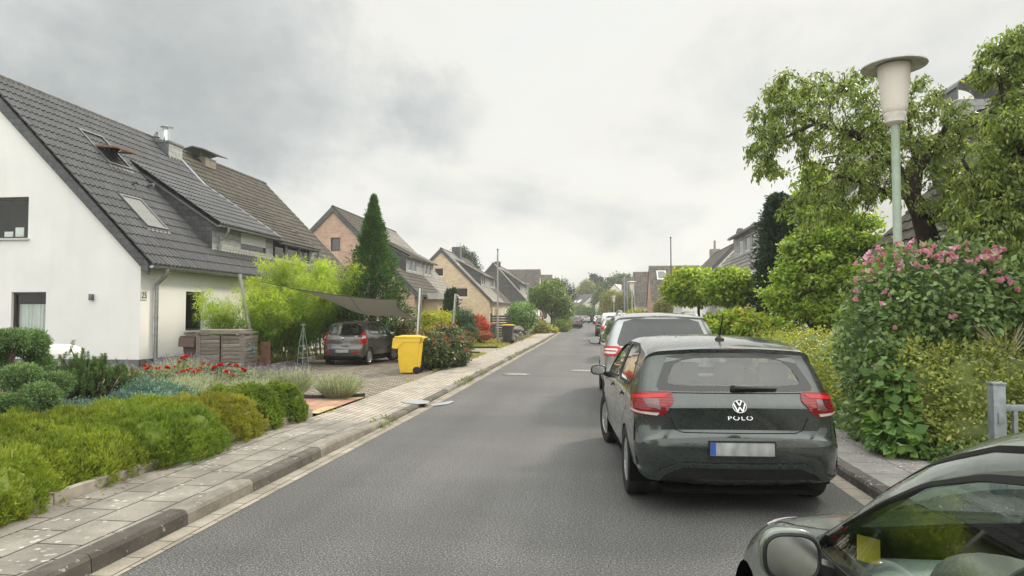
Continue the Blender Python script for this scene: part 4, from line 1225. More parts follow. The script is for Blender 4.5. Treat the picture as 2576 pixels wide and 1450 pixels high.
WHEELS = {}
def wheel_meshes(kind, R, wd):
    key = (kind, R, wd)
    if key in WHEELS: return WHEELS[key]
    Mx = Matrix.Rotation(PI/2, 4, 'Y')
    ty = MB(); rr = R*.64; h = wd/2
    ty.lathe([(rr, -h*.8), (rr+.01, -h*.92), (R*.86, -h), (R*.955, -h*.93), (R*.985, -h*.8), (R, -h*.6), (R, -h*.13), (R-.008, -h*.12), (R-.008, h*.0), (R, h*.01), (R, h*.6), (R*.985, h*.8), (R*.955, h*.93), (R*.86, h), (rr+.01, h*.92), (rr, h*.8)], 40, Mx)
    rm = MB()
    rm.lathe([(rr, h*.82), (rr-.008, h*.86), (rr-.022, h*.75), (rr-.03, h*.2), (rr-.03, -h*.8), (rr, -h*.8)], 40, Mx)     # barrel, outside face at +x
    rm.lathe([(.0, h*.2), (rr-.03, h*.1)], 24, Mx)
    n = {'five': 5, 'seven': 7, 'ten': 10, 'multi': 12}.get(kind, 5)
    for k in range(n):
        A = Matrix.Rotation(2*PI*k/n, 4, 'X')
        if kind == 'ten':
            for da in (-.13, .13):
                B = A @ Matrix.Rotation(da*1.2, 4, 'X')
                rm.add([B @ Vector(p) for p in ((h*.72, -.014, .04), (h*.72, .014, .04), (h*.80, .011, rr-.015), (h*.80, -.011, rr-.015), (h*.3, -.014, .04), (h*.3, .014, .04), (h*.3, .011, rr-.015), (h*.3, -.011, rr-.015))], [(0, 1, 2, 3), (0, 4, 5, 1), (1, 5, 6, 2), (3, 2, 6, 7), (0, 3, 7, 4)])
        else:
            w0, w1 = (.042, .030) if n < 7 else (.026, .034)
            rm.add([A @ Vector(p) for p in ((h*.75, -w0, .03), (h*.75, w0, .03), (h*.83, w1, rr-.012), (h*.83, -w1, rr-.012), (h*.3, -w0-.01, .03), (h*.3, w0+.01, .03), (h*.3, w1+.012, rr-.012), (h*.3, -w1-.012, rr-.012))], [(0, 1, 2, 3), (0, 4, 5, 1), (1, 5, 6, 2), (3, 2, 6, 7), (0, 3, 7, 4)])
    rm.lathe([(.0, h*.86), (.03, h*.85), (.055, h*.76), (.06, h*.3)], 20, Mx)
    WHEELS[key] = (ty.mesh('wheel', 40), rm.mesh('rim', 30))
    return WHEELS[key]
def add_wheels(t, yr, yf, track, R, wd, kind, rim, steer=0.):
    ty, rm = wheel_meshes(kind, R, wd)
    for y, st in ((yr, 0.), (yf, steer)):
        for sg in (-1, 1):
            o = bpy.data.objects.new('wheel', ty)
            if not ty.materials: ty.materials.append(M_rubber)
            COL.objects.link(o); o.parent = t
            o.location = (sg*(track-wd/2), y, R); o.rotation_euler = (random.uniform(0, 6), 0, (0 if sg > 0 else PI)+st)
            q = bpy.data.objects.new('rim', rm)
            if not rm.materials: rm.materials.append(rim)
            COL.objects.link(q); q.parent = o
            if rm.materials[0] != rim:
                q.material_slots[0].link = 'OBJECT'; q.material_slots[0].material = rim

def arches(B, yr, yf, R, t, Wd, mb_liner):
    for y in (yr, yf):
        poly = [(y+R*math.cos(2*PI*k/22), .30+R*math.sin(2*PI*k/22)) for k in range(22)]
        B.cut(poly, 'x', lambda f: abs(f.normal.x) > .3 and f.calc_center_median().z < .95)
        for sg in (-1, 1):
            n = 20; vs = []
            for k in range(n+1):
                a = -.35+(PI+.7)*k/n
                for x in (sg*(float(B.hw(y, .5))-.003), sg*.45):
                    vs.append((x, y+R*math.cos(a)*1.002, .30+R*math.sin(a)*1.002))
            mb_liner.add(vs, [(2*i, 2*i+1, 2*i+3, 2*i+2) for i in range(n)])
            mb_liner.poly([(sg*.45, y+R*math.cos(-.35+(PI+.7)*k/n), .30+R*math.sin(-.35+(PI+.7)*k/n)) for k in range(n+1)])

def mirror(t, x, y, z, sg, body, w_=.19, h=.125, dp=.11, far=False, tilt=.0):
    """door mirror: shell, glass facing rearward, foot"""
    m = MB(); bm = bmesh.new()
    bmesh.ops.create_uvsphere(bm, u_segments=20, v_segments=12, radius=1)
    for v in bm.verts:
        c = v.co
        sx = abs(c.x)**.75*(1 if c.x > 0 else -1); sz = abs(c.z)**.75*(1 if c.z > 0 else -1)
        yy = c.y*dp*1.0 if c.y > 0 else c.y*.012
        v.co = Vector((x+sx*w_/2, y+yy, z+sz*h/2))
    m.frombm(bm)
    o = m.build('door_mirror', body, t, 40, world=False)
    g = MB(); n = 24; pts = []
    for k in range(n):
        a = 2*PI*k/n; c, s_ = math.cos(a), math.sin(a)
        pts.append((x+abs(c)**.7*(1 if c > 0 else -1)*w_*.43, y-.018+abs(s_)**.7*(1 if s_ > 0 else -1)*h*.41*tilt, z+abs(s_)**.7*(1 if s_ > 0 else -1)*h*.41))
    g.poly(pts); g.build('mirror_glass', M_chrome if not far else M_carglass_dark, o, world=False)
    if not far:
        rg = MB(); rg.tube([(p[0], p[1]+.003, p[2]) for p in pts]+[(pts[0][0], pts[0][1]+.003, pts[0][2])], .006, 5); rg.build('mirror_rim', M_trim, o, world=False)
    f = MB(); f.tube([(x-sg*w_*.38, y+.03, z-h*.28), (x-sg*w_*.78, y+.05, z-h*.52)], [.03, .038], 8); f.build('mirror_foot', M_trim, o, world=False)
    return o

def seats(t, ys, xs, z0, z1, m, w_=.46, rest=True, name='seat'):
    for y in ys:
        for x in xs:
            s = MB()
            s.bbox(x-w_/2, x+w_/2, y-.5, y+.02, z0-.02, z0+.14, .04)
            s.bbox(x-w_/2, x+w_/2, -.06, .06, 0, z1-z0, .045, Matrix.Translation((0, y-.50, z0+.05)) @ Matrix.Rotation(.25, 4, 'X'))
            if rest: s.bbox(x-.13, x+.13, -.05, .05, z1-z0+.03, z1-z0+.21, .04, Matrix.Translation((0, y-.50, z0+.05)) @ Matrix.Rotation(.25, 4, 'X'))
            s.build(name, m, t, 50, world=False)

def rear_plate(t, B, z, w_=.52, h=.11, x0=0.):
    p = MB(); yy = []
    for sx in (-1, 1):
        for sz in (-1, 1):
            loc = B.cast(Vector((x0+sx*w_/2, -2, z+sz*h/2)), Vector((0, 1, 0)))[0]
            if loc: yy.append(loc.y)
    c = B.cast(Vector((x0, -2, z)), Vector((0, 1, 0)))[0]
    y = min(yy+[c.y])-.012
    p.bbox(x0-w_/2, x0+w_/2, y-.004, y+.012, z-h/2, z+h/2, .003)
    o = p.build('number_plate', M_plate, t, world=False)
    b = MB(); b.box(x0-w_/2+.004, x0-w_/2+.046, y-.0065, y-.0042, z-h/2+.004, z+h/2-.004); b.build('blue_band', M_blue, o, 0, world=False)
    f = MB()
    for a in ((x0-w_/2-.008, x0+w_/2+.008, z+h/2, z+h/2+.01), (x0-w_/2-.008, x0+w_/2+.008, z-h/2-.014, z-h/2)): f.box(a[0], a[1], y-.008, y+.02, a[2], a[3])
    for a in (x0-w_/2-.008, x0+w_/2): f.box(a, a+.008, y-.008, y+.02, z-h/2, z+h/2)
    f.build('plate_frame', M_trim, o, 0, world=False)
    return y

def hatchback(name, label, loc, rz, paintm, prof, plan, vert, yr, yf, R, wd, track, spec, group=None, cat='car', rim='five', rimm=None, scale=1.):
    """common build: spec carries the windows, lamps and lines of one model"""
    t = thing(name, label, cat, loc, rz, group); t.scale = (scale,)*3
    fine = spec.get('fine', False)
    B = Body(prof, plan, vert, .045 if fine else .07, 15 if fine else 9, 8 if fine else 5)
    L = B.L
    lin = MB()
    arches(B, yr, yf, spec.get('arch', R+.045), t, track, lin)
    side_f = lambda f: abs(f.normal.x) > .35
    rear_f = lambda f: f.normal.y < -.12 and f.calc_center_median().y < 1.2
    front_f = lambda f: f.normal.y > .15 and f.normal.z > .2
    see = spec.get('see', False)
    if see:
        if 'rear_win' in spec: B.cut(spec['rear_win'], 'y', rear_f)
        for w_ in spec['side_win']: B.cut(w_, 'x', side_f)
        if 'wind' in spec: B.cut(spec['wind'], 'y', front_f)
    def part(nm, mb, m, sm=35, par=None): return mb.build(nm, m, par or t, sm, world=False)
    # body mesh (keep orientation)
    me = bpy.data.meshes.new('body'); B.bm.to_mesh(me); shade(me, 28)
    link('body', me, paintm, t, False)
    part('wheel_arch', lin, M_liner)
    u = MB(); u.box(-.62, .62, .12, L-.15, .17, .2); u.box(-.80, .80, yr+R+.12, yf-R-.12, .171, .24)
    part('underbody', u, M_liner, 0)
    gl = M_carglass if see else M_carglass_dark
    if 'rear_win' in spec:
        g = MB(); B.patch(g, spec['rear_win'], 'rear', -.002 if see else .003, .004, .06, fit=see); part('rear_window', g, gl, 80)
        if 'rear_in' in spec: g = MB(); B.patch(g, spec['rear_win'], 'rear', .0015 if see else .005, .006, .05, hole=spec['rear_in']); part('window_border', g, M_frit)
    if 'wind' in spec:
        g = MB(); B.patch(g, spec['wind'], 'front', -.002 if see else .003, .004, .08, fit=see); part('windscreen', g, gl, 80)
    for v in ('left', 'right'):
        for w_ in spec['side_win']:
            g = MB(); B.patch(g, w_, v, -.004 if see else .003, .004, .08, fit=see); go = part('side_window', g, gl, 80)
            cx_ = sum(p[0] for p in w_)/len(w_); cz_ = sum(p[1] for p in w_)/len(w_)
            k = spec.get('rub', .93); kz = 1-(1-k)*2.2
            g = MB(); B.patch(g, w_, v, .003, .008, .06, hole=[(cx_+(p[0]-cx_)*k, cz_+(p[1]-cz_)*kz) for p in w_]); g.build('window_seal', M_trim, go, 35, world=False)
        for nm, poly, m, off in spec.get('side', ()):
            g = MB(); B.patch(g, poly, v, off, .012, .06); part(nm, g, m)
        if spec.get('side_lines'):
            g = MB()
            for l in spec['side_lines']: B.line(g, l, v)
            part('panel_gap', g, M_gap)
    for nm, poly, m, off in spec.get('rear', ()):
        g = MB(); B.patch(g, poly, 'rear', off, .012, .05); part(nm, g, m)
    for nm, poly, m, off in spec.get('front', ()):
        g = MB(); B.patch(g, poly, 'front', off, .012, .06); part(nm, g, m)
    for sg in (-1, 1):
        for ent in spec.get('lamps', ()):
            nm, an, main = ent[:3]
            g = MB(); B.patch(g, main[0], an, main[2], .015, .04, side=sg); lo = part(nm, g, main[1])
            for sub in ent[3:]:
                g = MB(); B.patch(g, sub[1], an, sub[3], .004, .03, side=sg); g.build(sub[0], sub[2], lo, 35, world=False)
    if spec.get('rear_lines'):
        g = MB()
        for l in spec['rear_lines']: B.line(g, l, 'rear')
        part('tailgate_gap', g, M_gap)
    if 'plate' in spec: rear_plate(t, B, spec['plate'])
    for x, y, z, sg in spec.get('mirrors', ()): mirror(t, x, y, z, sg, spec.get('mirror_m', paintm), far=not fine, **spec.get('mirror_k', {}))
    add_wheels(t, yr, yf, track, R, wd, rim, rimm or M_alloy, spec.get('steer', 0.))
    if 'wiper' in spec:
        x0, z0, x1, z1 = spec['wiper']
        p = []
        for k in range(6):
            x, z = x0+(x1-x0)*k/5, z0+(z1-z0)*k/5
            l = B.cast(Vector((x, -2, z)), Vector((0, 1, 0)))[0]; p.append(l+Vector((0, -.022, .004)))
        wm = MB(); wm.tube(p, [.022, .018, .014, .010, .008, .006], 8)
        wm.tube([p[0]+Vector((0, .03, 0)), p[0]+Vector((0, -.012, 0))], .024, 10)
        bl = [q+Vector((0, .014, -.012)) for q in p[1:]]; wm.tube(bl, .007, 4)
        part('rear_wiper', wm, M_trim)
    return t, B

TAB_VERT = [(.0, .93), (.2, .95), (.3, .972), (.5, .995), (.62, 1.0), (.78, .982), (.88, .982), (.95, .962), (1.05, .925), (1.2, .862), (1.35, .785), (1.5, .70)]
# ---- dark grey hatchback parked nearest on the right
polo_prof = [(.12, .235, .10, .05), (.05, .27, .14, .06), (.03, .36, .16, .07), (.005, .47, .17, .07), (.0, .57, .17, .07), (.012, .648, .17, .07), (.055, .668, .17, .065),
             (.082, .682, .18, .055), (.072, .76, .19, .055), (.064, .865, .19, .055), (.062, .905, .18, .055), (.098, .935, .16, .055), (.165, 1.0, .12, .055), (.30, 1.19, .10, .06), (.395, 1.325, .085, .06),
             (.37, 1.352, .075, .055), (.39, 1.378, .07, .05), (.62, 1.422, .07, .04), (1.1, 1.452, .07, .035), (1.6, 1.455, .07, .035), (2.1, 1.43, .07, .04), (2.45, 1.36, .08, .05),
             (2.85, 1.14, .09, .07), (3.12, .985, .10, .06), (3.25, .95, .09, .05), (3.6, .885, .09, .05), (3.88, .79, .13, .08), (4.02, .66, .2, .12), (4.05, .5, .2, .14), (4.03, .35, .2, .12), (3.95, .22, .15, .1)]
polo_plan = [(0, .835), (.2, .85), (.5, .870), (1.2, .878), (2.6, .878), (3.3, .872), (3.75, .845), (4.1, .79)]
def sym(p): return [(-x, z) for x, z in p[::-1]]
rw = rounded([(-.635, 1.01), (.635, 1.01), (.655, 1.05), (.525, 1.322), (-.525, 1.322), (-.655, 1.05)], .12, 1)
rin = rounded([(-.53, 1.052), (.53, 1.052), (.565, 1.09), (.455, 1.285), (-.455, 1.285), (-.565, 1.09)], .2, 2)
sw1 = rounded([(.70, 1.055), (.86, .995), (1.70, .975), (1.70, 1.372), (1.15, 1.375), (.92, 1.335)], .10, 1)
sw2 = rounded([(1.77, .973), (2.86, .955), (2.82, 1.0), (2.36, 1.30), (2.15, 1.352), (1.77, 1.372)], .06, 1)
wsc = [(-.62, 1.0), (.62, 1.0), (.56, 1.33), (-.56, 1.33)]
spec = dict(fine=True, see=True, rear_win=rw, rear_in=rin, side_win=[sw1, sw2], wind=wsc, arch=.345,
    rear=[('diffuser', [(-.70, .262), (-.60, .35), (-.47, .405), (.47, .405), (.60, .35), (.70, .262)], M_trim, .003),
          ('bumper_lip', [(-.76, .27), (-.64, .385), (-.50, .44), (.50, .44), (.64, .385), (.76, .27), (.70, .262), (.60, .35), (.47, .405), (-.47, .405), (-.60, .35), (-.70, .262)], P_polo, .026),
          ('brake_light', [(-.16, 1.356), (.16, 1.356), (.15, 1.374), (-.15, 1.374)], M_lamp_dark, .003)],
    lamps=[('tail_light', .52, (rounded([(.565, 1.003), (.80, .995), (.945, .965), (.955, .83), (.90, .812), (.62, .805), (.555, .845), (.515, .925)], .12, 1), M_lamp_red, .010),
            ('lamp_top', [(.575, .99), (.93, .955), (.93, .93), (.60, .955)], M_lamp_bright, .0125),
            ('lamp_dark_field', [(.64, .945), (.78, .94), (.70, .875), (.60, .87)], M_lamp_dark, .0125),  # darker red field of the lamp's inner pattern
            ('reversing_lamp', [(.63, .815), (.935, .828), (.935, .845), (.615, .838)], M_lamp_clear, .0125))],
    rear_lines=[[(-.56, .80), (-.52, .70), (-.46, .678), (.46, .678), (.52, .70), (.56, .80)], [(-.66, .995), (.66, .995)]],
    side_lines=[[(.88, .99), (.80, .82), (1.06, .62), (1.12, .28)], [(1.735, 1.37), (1.735, .28)], [(2.80, .95), (2.86, .80), (2.83, .30)], [(1.1, .275), (2.84, .275)], [(2.9, .86), (3.5, .83)]],
    side=[('door_handle', [(1.14, .865), (1.32, .868), (1.32, .90), (1.14, .895)], P_polo, .022), ('door_handle', [(2.12, .855), (2.30, .858), (2.30, .89), (2.12, .885)], P_polo, .022),
          ('sill', [(1.12, .22), (2.9, .22), (2.9, .262), (1.12, .262)], M_trim, .004),
          ('fuel_flap', [(.98, .80), (.981, .80), (.981, .801)], P_polo, .001)],
    plate=.56, mirrors=[(-.99, 2.70, .985, -1), (.99, 2.70, .985, 1)], wiper=(-.02, 1.035, .34, 1.03), steer=math.radians(8))
spec['side'] = spec['side'][:3]
polo, PB = hatchback('parked_car', 'dark grey five-door hatchback with lettered tailgate, nearest car parked by the hedge', (1.155, 5.70, 0), math.radians(3.6), P_polo, polo_prof, polo_plan, TAB_VERT, .77, 3.33, .315, .205, .875, spec, rim='ten', scale=.98)
seats(polo, (1.15,), (-.38, .02, .40), .42, 1.0, M_seat, .40)
seats(polo, (2.10,), (-.36, .36), .42, 1.06, M_seat, .48)
ds_ = MB(); ds_.bbox(-.72, .72, 2.62, 3.02, .5, .93, .05); ds_.build('dashboard', M_cabin, polo, world=False)
fl_ = MB(); fl_.box(-.70, .70, .45, 2.7, .24, .30); fl_.box(-.68, .68, .30, .62, .32, .90); fl_.build('cabin_floor', M_cabin, polo, 0, world=False)
st = MB(); Ms = Matrix.Translation((-.36, 2.48, .93)) @ Matrix.Rotation(math.radians(68), 4, 'X')
n = 28; st.tube([Ms @ Vector((.185*math.cos(2*PI*k/n), .185*math.sin(2*PI*k/n), 0)) for k in range(n+1)], .014, 6, False)
st.tube([Ms @ Vector((-.17, 0, 0)), Ms @ Vector((0, 0, -.02)), Ms @ Vector((.17, 0, 0))], .02, 6); st.build('steering_wheel', M_cabin, polo, world=False)
im = MB(); im.bbox(-.12, .12, 2.30, 2.33, 1.22, 1.29, .01); im.build('inner_mirror', M_cabin, polo, world=False)
# badge and lettering
def on_rear(B, x, z): 
    loc, no, _, _ = B.cast(Vector((x, -2, z)), Vector((0, 1, 0)))
    return loc, no
lc, no = on_rear(PB, 0, .895)
yv = (Vector((0, 0, 1))-no*no.z).normalized(); xv = yv.cross(no)
BM = Matrix((xv, yv, no)).transposed().to_4x4(); BM.translation = lc+no*.002
bd = MB(); bd.lathe([(0, .005), (.052, .005), (.056, 0)], 28, BM); bo = bd.build('badge', M_trim, polo, world=False)
bd = MB(); n = 32; bd.tube([BM @ Vector((.055*math.cos(2*PI*k/n), .055*math.sin(2*PI*k/n), .006)) for k in range(n+1)], .0045, 6, False)
def bar(mb, M, p, q, w_, h=.010):
    d = Vector((q[0]-p[0], q[1]-p[1], 0)).normalized(); m = Vector((-d.y, d.x, 0))*w_/2
    P_, Q_ = Vector((p[0], p[1], .005)), Vector((q[0], q[1], .005))
    mb.prism([M @ (P_-m), M @ (Q_-m), M @ (Q_+m), M @ (P_+m)], M.to_3x3() @ Vector((0, 0, h-.005)))
for p, q in (((-.021, .048), (0, .006)), ((.021, .048), (0, .006)), ((-.046, .024), (-.021, -.046)), ((.046, .024), (.021, -.046)), ((-.021, -.046), (0, -.006)), ((.021, -.046), (0, -.006))): bar(bd, BM, p, q, .0105)
bd.build('badge_letters', M_chrome, bo, 20, world=False)
lc, no = on_rear(PB, 0, .802)
TM = Matrix((xv, yv, no)).transposed().to_4x4(); TM.translation = lc+no*.002
for k, chx in enumerate('POLO'):
    M_ = TM.copy(); l2, n2 = on_rear(PB, (k-1.5)*.054, .802); M_.translation = l2+n2*.005
    to = text('tailgate_letter', chx, .052, M_chrome, polo, M_, .004, sx=1.35)
    to.matrix_parent_inverse = Matrix.Identity(4)
an = MB(); q = PB.cast(Vector((0, .72, 3)), Vector((0, 0, -1)))[0]
an.lathe([(.045, -.01), (.04, .015), (.018, .035), (.008, .05)], 14, Matrix.Translation(q))
an.tube([q+Vector((0, 0, .03)), q+Vector((.012, -.10, .24))], [.008, .005], 6); an.build('aerial', M_trim, polo, world=False)
# ---- other cars
def scale_prof(p, L, H):
    L0 = max(q[0] for q in p); H0 = max(q[1] for q in p)
    return [(y*L/L0, z*H/H0 if z > .6 else z*(1+(H/H0-1)*z/.6), r, c) for y, z, r, c in p]
MPV = [(.12, .26, .10, .05), (.04, .32, .14, .06), (.0, .48, .18, .07), (.0, .62, .18, .07), (.04, .70, .17, .06), (.07, .74, .15, .06), (.07, .95, .14, .06), (.10, 1.05, .13, .06),
       (.17, 1.12, .11, .06), (.34, 1.42, .09, .05), (.43, 1.56, .08, .05), (.40, 1.585, .07, .05), (.43, 1.61, .07, .05), (.7, 1.645, .08, .04), (1.4, 1.665, .08, .04), (2.2, 1.66, .08, .04), (2.8, 1.59, .08, .05),
       (3.3, 1.32, .09, .08), (3.75, 1.08, .10, .07), (3.95, 1.02, .09, .05), (4.4, .93, .12, .06), (4.68, .80, .2, .12), (4.79, .62, .22, .15), (4.80, .45, .22, .15), (4.74, .28, .2, .12)]
mpv_plan = [(0, .90), (.3, .945), (.8, .96), (2.8, .96), (3.8, .945), (4.4, .90), (4.9, .82)]
MPV_V = [(.0, .93), (.2, .95), (.35, .975), (.55, .995), (.7, 1.0), (.9, .985), (1.0, .995), (1.08, .97), (1.2, .93), (1.35, .875), (1.5, .80), (1.7, .69)]
rwm = rounded([(-.70, 1.10), (.70, 1.10), (.74, 1.16), (.60, 1.55), (-.60, 1.55), (-.74, 1.16)], .12, 1)
specm = dict(fine=True, rear_win=rwm, arch=.37,
    side_win=[rounded([(.62, 1.20), (.95, 1.13), (1.55, 1.10), (1.55, 1.57), (1.0, 1.56), (.78, 1.47)], .10, 1), rounded([(1.62, 1.10), (2.5, 1.07), (2.5, 1.575), (1.62, 1.57)], .06, 1), rounded([(2.57, 1.07), (3.55, 1.04), (3.50, 1.09), (2.90, 1.46), (2.57, 1.57)], .06, 1)],
    wind=[(-.66, 1.10), (.66, 1.10), (.60, 1.5), (-.60, 1.5)],
    rear=[('brake_light', [(-.20, 1.583), (.20, 1.583), (.18, 1.602), (-.18, 1.602)], M_lamp_dark, .004), ('bumper_insert', [(-.7, .30), (.7, .30), (.62, .46), (-.62, .46)], M_trim, .004)],
    lamps=[('tail_light', .60, (rounded([(.60, 1.06), (.72, 1.10), (.99, 1.10), (1.06, 1.06), (1.05, .94), (.66, .935)], .12, 1), M_lamp_bright, .010),
            ('lamp_clear', rounded([(.68, 1.055), (.98, 1.065), (1.0, .985), (.70, .975)], .12, 1), M_lamp_clear, .013), ('lamp_bar', [(.70, 1.03), (.96, 1.03), (.96, 1.015), (.70, 1.01)], M_lamp_red, .016))],
    rear_lines=[[(-.66, 1.06), (-.60, .76), (.60, .76), (.66, 1.06)]], side_lines=[[(1.59, 1.1), (1.59, .3)], [(2.54, 1.08), (2.54, .3)], [(3.45, 1.05), (3.5, .4)]],
    side=[('door_handle', [(1.85, .99), (2.05, .99), (2.05, 1.02), (1.85, 1.02)], M_chrome, .02), ('window_strip', [(.7, 1.095), (3.5, 1.02), (3.5, 1.035), (.7, 1.115)], M_chrome, .006)],
    plate=.84, mirrors=[(-1.06, 3.42, 1.07, -1), (1.06, 3.42, 1.07, 1)], mirror_k=dict(w_=.24, h=.15), wiper=(-.03, 1.13, .40, 1.125))
smax, SB = hatchback('parked_car', 'silver people carrier with roof rails and dark rear glass, second in the right-hand row', (1.08, 11.25, 0), math.radians(1.0), P_silver, MPV, mpv_plan, MPV_V, .98, 3.83, .335, .23, .955, specm, rim='five')
for sg in (-1, 1):
    rl = MB(); p = []
    for k in range(15):
        y = .62+2.0*k/14; h = SB.cast(Vector((sg*.63, y, 3)), Vector((0, 0, -1)))[0]; e = min(k, 14-k)
        p.append(h+Vector((0, 0, -.01 if e == 0 else (.035 if e == 1 else .055))))
    rl.tube(p, [.02]+[.024]*13+[.02], 8); rl.build('roof_rail', M_chrome, smax, world=False)

def simple_car(label, x, y, deg, paintm, kind='hatch', scale=1., group=None, L=4.05, H=1.46, lampm=None, name='parked_car', plate=True, cat='car', tint=0.):
    if kind == 'hatch':
        k = L/4.05; kh = H/1.455
        prof = scale_prof(polo_prof, L, H); f = lambda P: [(a*k, b*kh) for a, b in P]; g = lambda P: [(a, b*kh) for a, b in P]
        sp = dict(rear_win=g(rw), side_win=[f(sw1), f(sw2)], wind=g(wsc), arch=.345, rear=[('bumper_insert', [(-.62, .26), (.62, .26), (.5, .40), (-.5, .40)], M_trim, .004)],
                  lamps=[('tail_light', .55, (rounded([(.62, 1.0*kh), (.93, 1.0*kh), (.95, .84*kh), (.62, .84*kh)], .15, 1), lampm or M_lamp_bright, .010))],
                  mirrors=[(-.98, 2.70*k, .99*kh, -1), (.98, 2.70*k, .99*kh, 1)], plate=.80*kh if tint else .475, side_lines=[[(1.735*k, 1.3), (1.735*k, .3)]])
        args = (prof, polo_plan if L < 4.2 else [(a*k, b) for a, b in polo_plan], [(a*kh if a > .6 else a, b) for a, b in TAB_VERT], .77*k, 3.33*k, .315, .205, .875)
    elif kind == 'suv':
        prof = scale_prof(MPV, L, H); k = L/4.8; kh = H/1.665
        f = lambda P: [(a*k, b*kh) for a, b in P]; g = lambda P: [(a*.97, b*kh) for a, b in P]
        sp = dict(rear_win=g(rwm), side_win=[f(q) for q in specm['side_win']], wind=g(specm['wind']), arch=.385, rear=[('bumper_insert', [(-.7, .30), (.7, .30), (.62, .5), (-.62, .5)], M_trim, .004)],
                  lamps=[('tail_light', .60, (rounded([(.62, 1.02*kh), (1.0, 1.02*kh), (1.0, .90*kh), (.66, .90*kh)], .12, 1), lampm or M_lamp_bright, .010))],
                  mirrors=[(-1.05, 3.42*k, 1.07*kh, -1), (1.05, 3.42*k, 1.07*kh, 1)], plate=.80*kh, side_lines=[[(2.54*k, 1.08), (2.54*k, .3)]])
        args = (prof, [(a*k, b) for a, b in mpv_plan], [(a*kh if a > .7 else a, b) for a, b in MPV_V], .98*k, 3.83*k, .345, .23, .955)
    else:   # box van
        prof = [(.10, .28, .08, .03), (.02, .34, .10, .03), (.0, .5, .12, .03), (.02, .60, .10, .03), (.03, .9, .10, .03), (.04, 1.2, .10, .03), (.10, 1.6, .10, .04), (.16, 1.76, .10, .04), (.25, 1.815, .09, .04), (1.2, 1.83, .09, .04), (2.4, 1.80, .09, .04), (2.75, 1.70, .09, .05),
                (3.2, 1.25, .10, .07), (3.45, 1.05, .10, .06), (3.9, .95, .12, .06), (4.15, .80, .2, .12), (4.2, .6, .2, .14), (4.18, .3, .2, .12)]
        sp = dict(rear_win=rounded([(-.60, 1.12), (.60, 1.12), (.56, 1.60), (-.56, 1.60)], .12, 1), side_win=[rounded([(2.1, 1.1), (3.1, 1.07), (2.75, 1.55), (2.1, 1.62)], .08, 1)], wind=[(-.62, 1.12), (.62, 1.12), (.56, 1.62), (-.56, 1.62)], arch=.36,
                  rear=[('bumper_insert', [(-.8, .32), (.8, .32), (.8, .56), (-.8, .56)], M_trim, .004), ('brake_light', [(-.12, 1.72), (.12, 1.72), (.12, 1.745), (-.12, 1.745)], M_lamp_bright, .004)],
                  lamps=[('tail_light', .5, (rounded([(.80, 1.25), (.93, 1.25), (.95, .72), (.82, .72)], .15, 1), M_lamp_bright, .012))], rear_lines=[[(0, 1.7), (0, .6)]],
                  mirrors=[(-1.02, 3.05, 1.12, -1), (1.02, 3.05, 1.12, 1)], plate=.80)
        args = (prof, [(0, .87), (.3, .90), (3.2, .90), (3.9, .86), (4.3, .78)], [(0, .95), (.3, .975), (.6, 1.), (1.0, .99), (1.3, .955), (1.85, .86)], .75, 3.35, .32, .21, .89)
    sp['mirror_m'] = M_trim if kind == 'van' else paintm
    if not plate: sp.pop('plate')
    return hatchback(name, label, (x, y, 0), math.radians(deg), paintm, args[0], args[1], args[2], args[3], args[4], args[5], args[6], args[7], sp, group=group, rim='seven', rimm=M_alloy, scale=scale, cat=cat)

simple_car('small silver hatchback mostly hidden in front of the silver people carrier', 1.40, 24.0, 0, P_silver)
simple_car('champagne-coloured hatchback with grey mirror, ahead of the hidden silver one', 1.08, 36.4, 0, P_beige)
simple_car('white box-backed van with tall upright red tail lights, in the right-hand row', 1.13, 42.2, 0, P_white, 'van', .95, cat='van')
simple_car('dark car with a red lamp just ahead of the white van', .80, 50.5, 0, P_dark)
simple_car('dark grey car farther along, beyond the one ahead of the van', .78, 56.2, 0, P_dark, L=4.2)
simple_car('pale small car at the far end of the right-hand row', .45, 111, 2, P_white)
simple_car('black hatchback first in the far left-hand row at the kerb', -2.62, 77.6, 0, P_black, scale=.95, tint=1)
simple_car('black car tucked in second, right ahead of the black hatchback', -2.55, 84, 1, P_dark, L=4.3)
simple_car('white-topped car third in the far left-hand row', -2.75, 90.5, 2, P_white, 'suv', .92)
simple_car('dark off-roader rising behind the far left-hand row', -3.9, 101, 3, P_black, 'suv', 1.08, H=1.8)
simple_car('grey estate turned across the far end of the street', -1.7, 123, 24, P_silver, 'hatch', .95, L=4.3)
# ---- brown-grey hatchback under the sail
prof10 = scale_prof(polo_prof, 3.58, 1.54)
prof10 = [(y, z, r, c) for y, z, r, c in [(.12, .24, .10, .05), (.04, .30, .14, .07), (.0, .46, .17, .08), (.0, .60, .17, .08), (.03, .66, .16, .07), (.07, .69, .14, .06), (.07, .9, .13, .06), (.09, 1.0, .12, .06), (.15, 1.06, .11, .06), (.27, 1.30, .10, .06), (.33, 1.42, .09, .05), (.34, 1.46, .08, .05), (.5, 1.505, .08, .05),
         (1.0, 1.54, .08, .04), (1.6, 1.54, .08, .04), (2.0, 1.50, .08, .05), (2.3, 1.40, .08, .06), (2.7, 1.12, .09, .07), (2.85, 1.03, .1, .06), (3.2, .92, .12, .06), (3.45, .78, .18, .1), (3.57, .6, .2, .13), (3.57, .4, .2, .13), (3.5, .24, .15, .1)]]
v10 = [(a*1.05 if a > .6 else a, b) for a, b in TAB_VERT]
